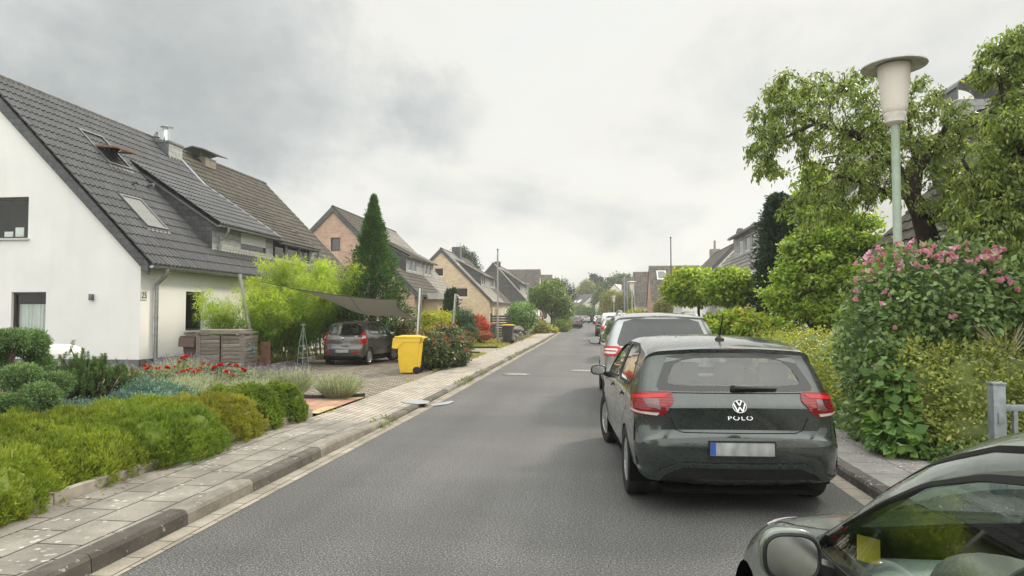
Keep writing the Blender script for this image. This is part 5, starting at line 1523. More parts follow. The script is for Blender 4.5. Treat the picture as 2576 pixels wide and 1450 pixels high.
s10 = dict(fine=True, see=True, rear_win=rounded([(-.62, 1.04), (.62, 1.04), (.66, 1.12), (.53, 1.43), (-.53, 1.43), (-.66, 1.12)], .12, 1), rear_in=rounded([(-.50, 1.09), (.50, 1.09), (.54, 1.16), (.44, 1.38), (-.44, 1.38), (-.54, 1.16)], .2, 2), arch=.33,
    side_win=[rounded([(.62, 1.16), (.80, 1.06), (1.50, 1.03), (1.50, 1.45), (1.0, 1.46), (.75, 1.40)], .1, 1), rounded([(1.56, 1.03), (2.52, 1.0), (2.46, 1.06), (2.08, 1.38), (1.90, 1.43), (1.56, 1.45)], .06, 1)],
    wind=[(-.56, 1.05), (.56, 1.05), (.52, 1.40), (-.52, 1.40)],
    rear=[('bumper_insert', [(-.72, .26), (.72, .26), (.66, .33), (-.66, .33)], M_trim, .004), ('reflector', [(-.62, .46), (-.38, .44), (-.40, .49), (-.62, .52)], M_lamp_bright, .006), ('reflector', [(.62, .46), (.38, .44), (.40, .49), (.62, .52)], M_lamp_bright, .006)],
    lamps=[('tail_light', .50, (rounded([(.66, 1.12), (.78, 1.16), (.86, .95), (.84, .76), (.60, .72), (.58, .80)], .12, 1), M_lamp_bright, .012), ('lamp_clear', rounded([(.67, 1.02), (.78, 1.03), (.80, .94), (.64, .92)], .15, 1), M_lamp_clear, .016))],
    rear_lines=[[(-.56, .76), (-.50, .70), (.50, .70), (.56, .76)]], side_lines=[[(.80, 1.0), (.86, .72), (1.0, .55), (1.04, .28)], [(1.53, 1.44), (1.53, .28)], [(2.50, 1.0), (2.54, .8), (2.5, .3)], [(1.04, .275), (2.5, .275)]],
    side=[('door_handle', [(1.12, .90), (1.28, .90), (1.28, .93), (1.12, .93)], M_chrome, .02), ('door_handle', [(1.85, .89), (2.01, .89), (2.01, .92), (1.85, .92)], M_chrome, .02), ('side_strip', [(1.02, .56), (2.46, .58), (2.46, .61), (1.02, .59)], M_chrome, .012), ('sill_strip', [(1.05, .285), (2.46, .285), (2.46, .30), (1.05, .30)], M_chrome, .006)],
    plate=.50, mirrors=[(-.90, 2.38, 1.06, -1), (.90, 2.38, 1.06, 1)], wiper=(-.08, 1.06, .26, 1.10), steer=math.radians(-24))
i10, IB = hatchback('parked_car', 'small brown-grey hatchback with front wheels turned, parked under the sail shade', (-7.70, 20.05, .06), math.radians(-4.5), P_i10, prof10, [(0, .765), (.4, .79), (2.4, .795), (2.9, .78), (3.4, .73)], v10, .58, 2.96, .288, .18, .785, s10, rim='seven', scale=.89)
seats(i10, (1.05,), (-.36, .36), .45, 1.05, M_seat, .46); seats(i10, (1.85,), (-.34, .34), .45, 1.12, M_seat, .44)
dd = MB(); dd.bbox(-.66, .66, 2.25, 2.65, .5, 1.0, .05); dd.box(-.64, .64, .42, 2.3, .24, .3); dd.build('cabin', M_cabin, i10, world=False)
lc, no = on_rear(IB, 0, .92); yv_ = (Vector((0, 0, 1))-no*no.z).normalized(); xv_ = yv_.cross(no)
HM = Matrix((xv_, yv_, no)).transposed().to_4x4(); HM.translation = lc+no*.003
bd = MB(); n = 24; bd.tube([HM @ Vector((.062*abs(math.cos(2*PI*k/n))**.6*(1 if math.cos(2*PI*k/n) > 0 else -1), .075*abs(math.sin(2*PI*k/n))**.6*(1 if math.sin(2*PI*k/n) > 0 else -1), .004)) for k in range(n+1)], .007, 6, False)
for p, q in (((-.022, .05), (-.03, .005)), ((.032, .05), (.022, .005)), ((-.026, .024), (.028, .032))): bar(bd, HM, p, q, .013)
bd.build('badge', M_chrome, i10, 20, world=False)
h_ = MB(); h_.box(-.045, .045, -.055, -.005, .001, .006, HM); h_.build('boot_lock', M_trim, i10, 0, world=False)
l2, n2 = on_rear(IB, .46, 1.0); TM2 = HM.copy(); TM2.translation = l2+n2*.002
to = text('tailgate_letters', 'i10', .075, M_chrome, i10, TM2, .003, sx=1.3); to.matrix_parent_inverse = Matrix.Identity(4)
# ---- white car in the next drive, red camper van, caravan
simple_car('white hatchback in the next drive, half hidden behind copper bushes', -9.4, 29.0, -3, P_white, scale=.98, tint=1)
rv, RB = simple_car('dark red van with a white top, behind the round leafy bush', -5.9, 62, 2, P_red, 'van', 1.12, cat='van')
wt = MB()
for v, pl_ in (('left', [(.2, 1.3), (2.0, 1.3), (2.0, 1.74), (.3, 1.74)]), ('right', [(.2, 1.3), (2.0, 1.3), (2.0, 1.74), (.3, 1.74)])): RB.patch(wt, pl_, v, .01, .012, .1)
RB.patch(wt, [(-.80, .20), (.80, .20), (.80, 2.6), (-.80, 2.6)], 'top', .012, .012, .12); RB.patch(wt, [(-.72, 1.28), (.72, 1.28), (.68, 1.78), (-.68, 1.78)], 'rear', .012, .012, .1)
wt.build('white_top', P_white, rv, world=False)
cvn = thing('caravan', 'white caravan with a grey window, behind the ball-shaped maples', 'caravan', (5.6, 25.0, 0))
cb = MB(); bm = bmesh.new(); bmesh.ops.create_cube(bm, size=1, matrix=Matrix.Translation((5.6, 26.6, 1.32)) @ Matrix.Diagonal((2.3, 4.6, 1.85, 1)))
bmesh.ops.bevel(bm, geom=bm.edges[:], offset=.22, segments=4, affect='EDGES', profile=.5); cb.frombm(bm); cb.build('body', mat('caravan_white', (.72, .73, .72), .35, var=.06, bump=.1), cvn)
cw = MB(); cw.bbox(5.0, 5.9, 24.27, 24.31, 1.3, 1.62, .012); cw.build('window', M_carglass_dark, cvn)
cw = MB(); cw.box(4.7, 6.5, 24.285, 24.31, 1.02, 1.04); cw.box(4.7, 6.5, 24.285, 24.31, 1.8, 1.82); cw.build('trim_strip', M_zinc, cvn, 0)
for sx in (4.62, 6.58):
    wv_ = MB(); wv_.lathe([(0, -.09), (.2, -.09), (.31, -.08), (.32, 0), (.31, .08), (.2, .09), (0, .09)], 20, Matrix.Translation((sx, 26.5, .32)) @ Matrix.Rotation(PI/2, 4, 'Y')); wv_.build('wheel', M_rubber, cvn)

# ---- small green-grey car in the foreground
nprof = [(.12, .24, .10, .05), (.03, .32, .15, .07), (.0, .5, .16, .08), (.05, .72, .15, .07), (.08, .95, .13, .06), (.20, 1.18, .11, .06), (.34, 1.38, .09, .05), (.55, 1.44, .08, .05), (.9, 1.475, .07, .05), (1.25, 1.475, .07, .05), (1.5, 1.45, .07, .055), (1.75, 1.375, .07, .06),
         (2.0, 1.24, .075, .07), (2.25, 1.07, .08, .09), (2.45, .94, .09, .08), (2.62, .895, .10, .07), (3.0, .845, .13, .07), (3.3, .75, .19, .1), (3.5, .60, .24, .16), (3.54, .45, .24, .16), (3.5, .25, .2, .12)]
nplan = [(0, .75), (.4, .80), (1.2, .82), (2.5, .822), (3.0, .80), (3.35, .74), (3.6, .66)]
nvert = [(.0, .93), (.2, .95), (.35, .98), (.6, 1.0), (.75, .995), (.86, .985), (.95, .955), (1.05, .908), (1.2, .85), (1.35, .785), (1.5, .72)]
nsw = rounded([(1.22, .965), (2.19, .925), (2.15, .985), (1.90, 1.15), (1.74, 1.235), (1.56, 1.295), (1.40, 1.325), (1.22, 1.335)], .10, 1)
nsw0 = rounded([(.5, 1.02), (1.16, .965), (1.16, 1.395), (.9, 1.39), (.62, 1.32)], .1, 1)
nsp = dict(fine=True, see=True, rear_win=rounded([(-.55, .98), (.55, .98), (.48, 1.36), (-.48, 1.36)], .12, 1), side_win=[nsw0, nsw], wind=rounded([(-.63, .965), (.63, .965), (.56, 1.10), (.48, 1.31), (-.48, 1.31), (-.56, 1.10)], .08, 1), arch=.345, rub=.955,
           front=[('headlight', rounded([(-.70, .78), (-.45, .72), (-.45, .60), (-.66, .62)], .15, 1), M_lamp_clear, .006), ('headlight', rounded([(.70, .78), (.45, .72), (.45, .60), (.66, .62)], .15, 1), M_lamp_clear, .006)],
           side_lines=[[(1.27, 1.40), (1.27, .28)], [(2.34, .93), (2.46, .80), (2.44, .3)]], side=[('door_handle', [(1.4, .82), (1.58, .82), (1.58, .85), (1.4, .85)], M_trim, .02)],
           mirrors=[(-.905, 1.99, .985, -1), (.935, 1.99, .995, 1)], mirror_m=P_near, mirror_k=dict(w_=.155, h=.135, dp=.08, tilt=.06))
near, NB = hatchback('parked_car', 'green-grey small car cropped by the picture corner, steering wheel seen through its window', (1.455, -.13, 0), math.radians(1.0), P_near, nprof, nplan, nvert, .55, 2.88, .29, .17, .82, nsp, rim='five', scale=1.018)
# A-pillar and roof-rail seal line, bonnet shut-line
g = MB(); NB.line(g, [(2.31, .935), (2.0, 1.155), (1.80, 1.265), (1.58, 1.34), (1.4, 1.37), (1.2, 1.382)], 'left', .012); g.build('door_frame_gap', M_gap, near, world=False)
g = MB(); NB.line(g, [(-.58, 2.62), (-.66, 2.8), (-.70, 3.1), (-.66, 3.3)], 'top', .007); g.build('bonnet_gap', M_gap, near, world=False)
seats(near, (1.62,), (-.36, .36), .42, 1.05, M_seat_light, .46)
seats(near, (.95,), (-.36, .36), .42, 1.0, M_seat_light, .46)
d = MB(); d.bbox(-.70, .70, 1.95, 2.42, .48, .86, .06); do_ = d.build('dashboard', M_dash, near, world=False)
d = MB(); d.lathe([(.20, 0), (.19, .09), (.15, .12), (0, .13)], 24, Matrix.Translation((-.36, 2.04, .80)) @ Matrix.Rotation(math.radians(25), 4, 'X') @ Matrix.Diagonal((1, .9, 1, 1))); d.build('instrument_hood', M_cabin, do_, world=False)
d = MB(); d.box(-.74, .74, .4, 2.2, .22, .28); d.box(-.71, -.66, 1.3, 2.3, .3, .9); d.box(.66, .71, 1.3, 2.3, .3, .9); d.build('cabin_floor', M_cabin, near, 0, world=False)
st = MB(); Ms = Matrix.Translation((-.36, 1.76, .86)) @ Matrix.Rotation(math.radians(64), 4, 'X')
n = 36; st.tube([Ms @ Vector((.185*math.cos(2*PI*k/n), .185*math.sin(2*PI*k/n), 0)) for k in range(n+1)], .0155, 8, False)
st.tube([Ms @ Vector((-.18, .01, 0)), Ms @ Vector((0, -.01, -.03)), Ms @ Vector((.18, .01, 0))], [.02, .04, .02], 8); st.tube([Ms @ Vector((0, -.01, -.03)), Ms @ Vector((0, -.17, 0))], .025, 8); st.build('steering_wheel', M_cabin, near, world=False)
d = MB(); Mp = Matrix.Translation((-.69, 2.05, .985)) @ Matrix.Rotation(math.radians(-38), 4, 'X') @ Matrix.Rotation(.25, 4, 'Y'); d.bbox(-.028, .028, -.002, .002, -.035, .035, .001, Mp); d.build('yellow_paper', mat('yellow_paper', (.62, .47, .05), .7, var=.06), near, world=False)
d = MB(); d.ell((.0, 2.1, .89), (.13, .09, .045), 14, 8, .12); d.build('crumpled_bag', mat('white_paper', (.62, .64, .63), .8, var=.1), near, 60, world=False)
# ------------------------------------------------------------------ street furniture and garden things
random.seed(31); np.random.seed(31)
M_lamp_green = mat('pale_green_pole_paint', (.30, .375, .30), .5, var=.12, vscale=9)
M_globe = mat('opal_lamp_glass', (.66, .62, .56), .35, var=.05, vscale=5, spec=.4)
M_dish = mat('weathered_lamp_disc', (.58, .55, .51), .75, var=.25, vscale=9, bump=.2)
M_galv = mat('galvanised_steel', (.27, .31, .33), .45, .6, var=.22, vscale=14)
M_yellow = mat('yellow_bin_plastic', (.72, .48, .035), .45, var=.06, vscale=5)
M_bindark = mat('dark_bin_plastic', (.035, .036, .037), .5, var=.15)
M_binbrown = mat('brown_bin_plastic', (.065, .034, .022), .5, var=.15)
def f_wood(t, co, b, c):
    n = t.noise(t.mapping(co, scale=(3., 3., 45.)), 1., 5, .65)
    col = t.ramp(n, [(.3, (.10, .085, .07)), (.55, (.20, .178, .152)), (.75, (.29, .265, .235))])
    t.set(b, 'Base Color', t.mix(1.0, col, t.ramp(attr(t), [(0., .75), (1., 1.25)]), 'MULTIPLY'))
M_wood = mat('weathered_wood_slats', rough=.85, fn=f_wood, spec=.2)

def street_lamp(name, label, x, y, h, group=None, lean=0.):
    t = thing(name, label, 'street lamp', (x, y, .08), lean, group)
    p = MB(); p.tube([(0, 0, 0), (0, 0, .9), (0, 0, .95), (0, 0, h-.78)], [.065, .065, .052, .048], 16); p.build('pole', M_lamp_green, t, world=False)
    c = MB(); c.lathe([(.05, h-.80), (.11, h-.76), (.115, h-.70), (.13, h-.66), (.125, h-.64)], 24); c.build('socket', M_dish, t, world=False)
    g = MB(); g.lathe([(.12, h-.655), (.135, h-.635), (.145, h-.58), (.188, h-.08), (.188, h-.045)], 32); g.build('globe', M_globe, t, 50, world=False)
    d = MB(); d.lathe([(0, h-.02), (.2, h-.03), (.33, h-.05), (.375, h-.06), (.375, h-.046), (.3, h-.022), (.1, h+.005), (0, h+.01)], 36); d.build('disc', M_dish, t, 40, world=False)
    return t
gl = 'pole-top street lamps'
street_lamp('street_lamp', 'big pale green street lamp with white conical globe, rising from the pink hibiscus', 3.71, 8.95, 4.70, gl)
for px, Yd, dx, lab in ((1590, 52, .0, 'second street lamp, seen left of the narrow far roof on the right'), (1544, 86, 0, 'third street lamp, in front of the weeping willow'), (1500, 118, 0, 'farthest small street lamp by the clipped hedge at the bend')):
    q = W(px, 760, Y=Yd); top = {1590: 708, 1544: 745, 1500: 768}[px]
    street_lamp('street_lamp', lab, q.x, Yd, W(px, top, Y=Yd).z-.08, gl)

def pole(name, label, cat, px, Yd, top, r, m, group=None, dark=None, taper=.7):
    q = W(px, 800, Y=Yd); z = W(px, top, Y=Yd).z
    t = thing(name, label, cat, (q.x, Yd, .0), 0, group)
    b = MB(); b.tube([(0, 0, 0), (0, 0, z*.5), (0, 0, z)], [r, r*.9, r*taper], 10); b.build('shaft', m, t, world=False)
    k = MB(); k.lathe([(r*.7, z), (r*1.3, z+.02), (r*1.3, z+.07), (0, z+.12)], 10, None); k.build('finial', dark or m, t, world=False)
    return t
M_polegrey = mat('grey_flagpole', (.30, .30, .30), .45, var=.15)
M_poledark = mat('dark_flagpole', (.09, .09, .09), .45, var=.2)
pole('flagpole', 'tall bare grey flagpole on the lawn beside the black bin', 'flagpole', 1252, 37.5, 630, .055, M_polegrey)
pole('flagpole', 'thinner flagpole behind the loose stone wall', 'flagpole', 1328, 50, 716, .045, M_polegrey)
pole('flagpole', 'tall dark-topped flagpole left of the ball-shaped maples', 'flagpole', 1689, 44, 600, .05, M_poledark)
pole('flagpole', 'white pole left of the second street lamp', 'pole', 1571, 58, 702, .06, M_galv)
hk = thing('hooked_pole', 'thin white pole with a hooked top beside the second street lamp', 'pole', tuple(W(1578, 760, Y=54))[:2]+(0,))
z = W(1578, 712, Y=54).z
b = MB(); b.tube([(0, 0, 0), (0, 0, z-.1), (.05, 0, z), (.25, 0, z+.1)], .035, 8); b.build('shaft', M_galv, hk, world=False)
b = MB(); b.lathe([(.06, 0), (.06, .06), (0, .07)], 8); b.build('foot', M_galv, hk, world=False)
# far lattice mast
q = W(1553, 690, Y=420); ms = thing('lattice_mast', 'tip of a lattice mast above the dark far trees', 'mast', (q.x, 420, 0))
b = MB()
for sx in (-1, 1):
    for sy in (-1, 1): b.tube([(sx*2.4, sy*2.4, 0), (sx*.25, sy*.25, q.z-1)], .12, 4)
for k in range(12):
    z0 = q.z*(.5+.5*k/12); w0 = 2.4-(2.15)*(z0/(q.z-1)); b.tube([(-w0, -w0, z0), (w0, -w0, z0+1.2)], .08, 4)
b.build('lattice', M_polegrey, ms, world=False)
b = MB(); b.tube([(0, 0, q.z-1), (0, 0, q.z+1.5)], .1, 5); b.build('spike', M_polegrey, ms, world=False)

def wheelie_bin(name, label, loc, rz, bm_, lm, h=1.0, w_=.56, beak=True, scale=1.):
    """two-wheeled bin; wheels and hinge toward local +x, lid opens toward -x"""
    t = thing(name, label, 'bin', loc, rz); t.scale = (scale,)*3
    b = MB(); hw_ = w_/2
    lo = [(-.22, -hw_+.05, .03), (.13, -hw_+.05, .03), (.13, hw_-.05, .03), (-.22, hw_-.05, .03)]
    mid = [(-.26, -hw_+.02, h*.30), (.24, -hw_+.02, h*.16), (.24, hw_-.02, h*.16), (-.26, hw_-.02, h*.30)]
    up = [(-.29, -hw_, h*.90), (.30, -hw_, h*.90), (.30, hw_, h*.90), (-.29, hw_, h*.90)]
    bm = bmesh.new(); V = [[bm.verts.new(p) for p in ring] for ring in (lo, mid, up)]
    for A, B_ in zip(V, V[1:]):
        for i in range(4): bm.faces.new((A[i], A[(i+1) % 4], B_[(i+1) % 4], B_[i]))
    bm.faces.new(V[0]); bm.faces.new(V[2])
    bmesh.ops.recalc_face_normals(bm, faces=bm.faces[:])
    bmesh.ops.bevel(bm, geom=[e for e in bm.edges], offset=.012, segments=2, affect='EDGES'); b.frombm(bm); b.build('bin_body', bm_, t, 30, world=False)
    if beak:   # deep collar with its slanted lower edge
        c = MB(); e = hw_+.012
        prof = [(-.40, h*.945), (-.43, h*.68), (-.30, h*.665), (-.12, h*.845), (.31, h*.845), (.31, h*.945)]
        c.prism([(x, -e, z) for x, z in prof], (0, 2*e, 0)); c.build('collar', bm_, t, 0, world=False)
    else:
        c = MB(); c.bbox(-.33, .33, -hw_-.02, hw_+.02, h*.86, h*.93, .012); c.build('collar', bm_, t, 30, world=False)
    l = MB(); l.bbox(-.36 if beak else -.35, .34, -hw_-.025, hw_+.025, h*.95, h*.985, .012); l.bbox(-.25, .25, -hw_+.08, hw_-.08, h*.98, h*1.01, .012)
    for k in range(4): l.bbox(.345, .375, -hw_+.04+k*.13, -hw_+.10+k*.13, h*.92, h*.98, .008)
    lo_ = l.build('lid', lm, t, 30, world=False)
    hd = MB(); hd.tube([(.36, -hw_+.06, h*.93), (.41, -hw_+.06, h*.95), (.41, hw_-.06, h*.95), (.36, hw_-.06, h*.93)], .014, 8); hd.build('handle', bm_, t, world=False)
    for sy in (-1, 1):
        wv = MB(); wv.lathe([(0, -.028), (.05, -.03), (.06, -.018), (.075, -.018), (.085, -.03), (.10, -.022), (.10, .022), (.085, .03), (0, .03)], 24, Matrix.Translation((.22, sy*(hw_-.045), .10)) @ Matrix.Rotation(PI/2, 4, 'X')); wv.build('wheel', M_rubber, t, 30, world=False)
    ax = MB(); ax.tube([(.22, -hw_+.05, .10), (.22, hw_-.05, .10)], .012, 6); ax.box(.10, .24, -.10, .10, .10, .18); ax.build('axle', bm_, t, world=False)
    return t
wheelie_bin('wheelie_bin', 'bright yellow wheelie bin with deep collar at the edge of the pavement', (-4.92, 17.75, .06), math.radians(4), M_yellow, M_yellow, 1.0)
wheelie_bin('wheelie_bin', 'dark grey wheelie bin with yellow lid by the stone wall', (-4.78, 36.9, .05), 0, M_bindark, M_yellow, 1.02, beak=False)
q = W(462, 922, Z=.06)
wheelie_bin('wheelie_bin', 'brown wheelie bin between the house and the slatted wooden box', (-11.2, 18.15, .06), math.radians(75), M_binbrown, M_binbrown, .98)
q = W(1238, 850, Y=43); wheelie_bin('wheelie_bin', 'dark bin with a pink-red lid beside the slatted fence by the white house front', (q.x, 42.3, .0), 0, M_bindark, mat('pinkish_lid', (.35, .05, .09), .5), 1.05, beak=False)
q = W(1234, 840, Y=44)
fc = thing('slatted_fence', 'low dark slatted fence behind the round leafy bush', 'fence', (q.x, 44, 0))
for k in range(6):
    pass
sl_ = MB()
for k in range(9): sl_.box(0, 1.3, -.015, .015, .15+k*.16, .27+k*.16)
sl_.build('slats', M_bindark, fc, 0, world=False)
for x in (0.02, 1.28):
    sl_ = MB(); sl_.box(x-.04, x+.04, .016, .09, 0, 1.7); sl_.build('post', M_bindark, fc, 0, world=False)

# slatted wooden bin box with house number
BX0, BX1, BY0, BY1, BH = W(495, 930, Y=17.3).x, -9.35, 17.3, 18.02, 1.04
wb = thing('bin_store', 'weathered slatted wooden bin store with metal number 25 on its end', 'bin store', ((BX0+BX1)/2, (BY0+BY1)/2, .06))
def wslats(nm, x0, x1, y0, y1, n=9):
    m = MB()
    for k in range(n):
        z0 = .12+k*(BH-.10)/n; m.val = random.random(); m.bbox(x0, x1, y0, y1, z0, z0+(BH-.10)/n-.012, .004)
    return m.build(nm, M_wood, wb, 30)
xm = BX0+(BX1-BX0)*.50
for nm, a, b_ in (('door', BX0+.10, xm-.05), ('door', xm+.05, BX1-.14)):
    d = wslats(nm, a, b_, BY0-.01, BY0+.012)
    fr = MB(); fr.val = .35
    fr.box(a-.07, a-.002, BY0-.018, BY0+.014, .10, .10+BH-.08); fr.box(b_+.002, b_+.07, BY0-.018, BY0+.014, .10, .10+BH-.08); fr.build('stile', M_wood, d, 0)
wslats('end_slats', BX1-.03, BX1, BY0+.02, BY1)
wslats('back_slats', BX0, BX1-.04, BY1-.02, BY1)
m = MB(); m.val = .3
for x in (BX0-.02, BX1-.07): m.box(x, x+.068, BY0-.024, BY0+.05, .06, .1+BH-.02)
m.build('corner_post', M_wood, wb, 0)
m = MB(); m.val = .6; m.bbox(BX0-.04, BX1+.03, BY0-.03, BY0+.22, .06+BH, .12+BH, .005); m.val = .9; m.bbox(BX0+.06, BX0+1.2, BY0+.02, BY1, .122+BH, .175+BH, .006); m.val = .4; m.bbox(BX0+1.22, BX1, BY0+.225, BY1, .06+BH, .115+BH, .006)
m.build('lid', M_wood, wb, 20)
M_num = mat('weathered_blue_metal', (.22, .36, .42), .5, .4, var=.25, vscale=20)
for chx, dy, dz in (('2', .26, .74), ('5', .46, .66)):
    text('number', chx, .30, M_num, wb, Matrix.Translation((BX1+.012, BY0+dy, dz)) @ Matrix.Rotation(PI/2, 4, 'Z') @ Matrix.Rotation(PI/2, 4, 'X'), .01)
# rusty sheet beside the box
rs = MB(); rs.bbox(BX1+.03, BX1+.32, BY1+.1, BY1+.13, .06, .86, .004); tag(rs.build('rusty_panel', mat('rusty_steel', (.13, .06, .035), .8, var=.4, vscale=6), None), 'rust-brown upright panel behind the right end of the wooden bin store', 'panel')

# sail shade
pts = dict(A=W(739, 727, Y=18.8), B=W(1003, 754, Y=18.6), C=W(1058, 808, Y=23.4), D=W(858, 770, Y=24.6))
def f_sail(t, co, b, c):
    tr = t.node('ShaderNodeBsdfTranslucent', {'Color': (.42, .41, .37, 1)})
    mx = t.node('ShaderNodeMixShader', {0: .45, 1: b.outputs[0], 2: tr.outputs[0]})
    t.l.new(mx.outputs[0], t.node('ShaderNodeOutputMaterial').inputs[0])
M_sail = mat('grey_sailcloth', (.24, .235, .215), .8, var=.08, vscale=12, bump=.25, bscale=300, fn=f_sail)
ss = thing('sun_sail', 'dark grey four-cornered sail stretched over the parked small hatchback', 'sun sail', tuple((pts['A']+pts['C'])/2))
sm = MB(); N = 26; vs = []
for j in range(N+1):
    for i in range(N+1):
        u, v = i/N, j/N
        # edges curve inward, cloth sags a little
        uu = u+(.5-u)*.22*math.sin(PI*v)*(1-math.sin(PI*u)*.0); vv = v+(.5-v)*.22*math.sin(PI*u)
        p = (pts['A']*(1-uu)+pts['B']*uu)*(1-vv)+(pts['D']*(1-uu)+pts['C']*uu)*vv
        p = p+Vector((0, 0, -.30*math.sin(PI*u)*math.sin(PI*v)))
        vs.append(p)
sm.add(vs, [(j*(N+1)+i, j*(N+1)+i+1, (j+1)*(N+1)+i+1, (j+1)*(N+1)+i) for j in range(N) for i in range(N)])
so_ = sm.build('cloth', M_sail, ss, 80)
md = so_.modifiers.new('thickness', 'SOLIDIFY'); md.thickness = .004
hm_ = MB()
for e in ([vs[i] for i in range(N+1)], [vs[j*(N+1)+N] for j in range(N+1)], [vs[N*(N+1)+i] for i in range(N+1)], [vs[j*(N+1)] for j in range(N+1)], [vs[j*(N+1)+N//2] for j in range(N+1)]): hm_.tube(e, .010, 5)
hm_.build('hem', M_trim, ss)
def spole(label, base, top, r=.05):
    t = thing('sail_pole', label, 'pole', tuple(base), 0, 'steel poles of the sail')
    b = MB(); b.tube([base, top], r, 16); b.build('shaft', M_steel, t)
    d = (top-base).normalized(); k = MB(); k.tube([top+d*.002, top+d*.012], r*1.06, 16); k.tube([top-d*.12, top-d*.12+Vector((r+.03, 0, 0))], .012, 6); k.build('end_cap', M_galv, t)
    return t
t1 = W(603, 690, Y=18.5); b1 = W(632, 850, Y=18.75); d1 = (b1-t1); b1 = t1+d1*((t1.z-.06)/(t1.z-b1.z))
spole('leaning steel sail pole behind the wooden bin store', b1, t1)
t2 = W(1058, 726, Y=18.9); b2 = Vector((t2.x-.12, 18.9, .06)); spole('steel sail pole behind the yellow bin', b2, t2)
t3 = W(1146, 740, Y=24.2); b3 = Vector((t3.x-.18, 24.2, .06)); spole('steel sail pole in the copper hedge', b3, t3)
t4 = W(846, 738, Y=25.2); b4 = Vector((t4.x, 25.2, .06)); spole('steel sail pole behind the bamboo', b4, t4, .045)
for nm, a, b_, r in (('sail_cable', t1-Vector((0, 0, .08)), pts['A'], .010), ('sail_cable', t2-Vector((0, 0, .25)), pts['B'], .007), ('sail_cable', t3-Vector((0, 0, 1.15)), pts['C'], .009), ('sail_cable', t4-Vector((0, 0, .1)), pts['D'], .007)):
    c = MB(); c.tube([a, a*.6+b_*.4, b_], [r*.5, r*.6, r], 6); c.build(nm, M_trim, ss)

# galvanised railing on the right
q = W(2506, 968, Y=6.35); rx, ry = q.x, 6.35
rf = thing('steel_railing', 'galvanised steel railing with square post at the hedge end', 'railing', (rx, ry, .08))
b = MB(); b.bbox(-.05, .05, -.05, .05, 0, q.z-.08, .006); b.bbox(-.056, .056, -.056, .056, q.z-.079, q.z-.06, .003); b.build('post', M_galv, rf, world=False)
b = MB(); b.bbox(.0511, 2.6, -.022, .022, q.z-.30, q.z-.25, .004); b.build('top_rail', M_galv, rf, world=False)
b = MB(); b.bbox(.0511, 2.6, -.022, .022, .10, .15, .004); b.build('bottom_rail', M_galv, rf, world=False)
for k in range(18):
    b = MB(); x = .14+k*.135; b.box(x-.016, x+.016, -.018, .018, .151, q.z-.301); b.build('bar', M_galv, rf, 0, world=False)
for z in (.30, .62):
    b = MB(); b.bbox(-.02, .02, -.066, -.051, z, z+.09, .004); b.build('hinge_plate', M_galv, rf, world=False)

# manhole covers, metal plates on the kerb
M_iron = mat('cast_iron', (.10, .10, .10), .55, .5, var=.3, vscale=20, bump=.4)
def f_cover(t, co, b, c):
    vo = t.node('ShaderNodeTexVoronoi', {'Vector': co, 'Scale': 16.})
    t.set(b, 'Base Color', t.ramp(vo.outputs['Distance'], [(.25, (.33, .325, .30)), (.45, (.16, .155, .15))])); t.set(b, 'Roughness', .6)
M_cover = mat('manhole_concrete_iron', fn=f_cover, var=0)
for px, py, lab in ((1300, 942, 'round manhole cover left in the road, nearer the kerb'), (1465, 933, 'round manhole cover in the road beside the silver people carrier')):
    q = W(px, py, Z=0)
    mh = thing('manhole_cover', lab, 'manhole cover', (q.x, q.y, 0), 0, 'manhole covers')
    b = MB(); b.lathe([(.32, .004), (.32, .010), (.40, .010), (.405, .004)], 40); b.build('frame', M_iron, mh, world=False)
    b = MB(); b.lathe([(0, .009), (.30, .009), (.315, .006)], 40)
    for k in range(3): b.lathe([(.08+k*.08, .009), (.085+k*.08, .013), (.10+k*.08, .013), (.105+k*.08, .009)], 32)
    b.build('lid', M_cover, mh, world=False)
M_plate2 = mat('pale_grey_metal_sheet', (.36, .375, .39), .4, .5, var=.1, vscale=5)
zp = .066
pp = [W(x, y, Z=zp) for x, y in ((1008, 1011), (1014, 1007), (1030, 1006), (1060, 1007.5), (1081, 1010), (1077, 1016), (1050, 1017.5), (1022, 1015))]
m = MB(); m.prism([Vector((p.x, p.y, zp)) for p in pp], (0, 0, .006)); tag(m.build('metal_plate', M_plate2, None, 0), 'pale metal plate with rounded end lying on the pavement by the kerb', 'plate')
pp = [W(x, y, Z=.01) for x, y in ((1083, 1019), (1088, 1022), (1128, 1017), (1142, 1011), (1136, 1009), (1105, 1015))]
m = MB(); m.prism([Vector((p.x, p.y, .008)) for p in pp], (0, 0, .006)); tag(m.build('metal_plate', M_plate2, None, 0), 'pale metal plate lying in the gutter beside the other one', 'plate')

# concrete edging of the planting bed, driveway kerb
e = MB(); y = 2.0
while y < 9.8:
    e.bbox(-4.36, -4.285, y+.005, y+.995, .02, .20+random.uniform(-.01, .01), .01); y += 1
tag(e.build('bed_edging', M_conc, None, 20), 'low concrete edging along the foot of the heather hedge', 'edging')
e = MB()
for a, b_ in (((-9.15, 18.15), (-9.3, 20.1)), ((-9.3, 20.12), (-9.55, 22.0)), ((-9.55, 22.02), (-9.7, 24.5)), ((-9.05, 17.2), (-9.14, 18.13))):
    d = Vector((b_[0]-a[0], b_[1]-a[1], 0)).normalized(); n_ = Vector((-d.y, d.x, 0))*.12
    A_, B_ = Vector((a[0], a[1], .05)), Vector((b_[0], b_[1], .05)); e.prism([A_, B_, B_+n_, A_+n_], (0, 0, .14))
tag(e.build('drive_kerb', M_conc, None, 0), 'concrete kerb between the paved drive and the bamboo bed', 'kerb')
e = MB()
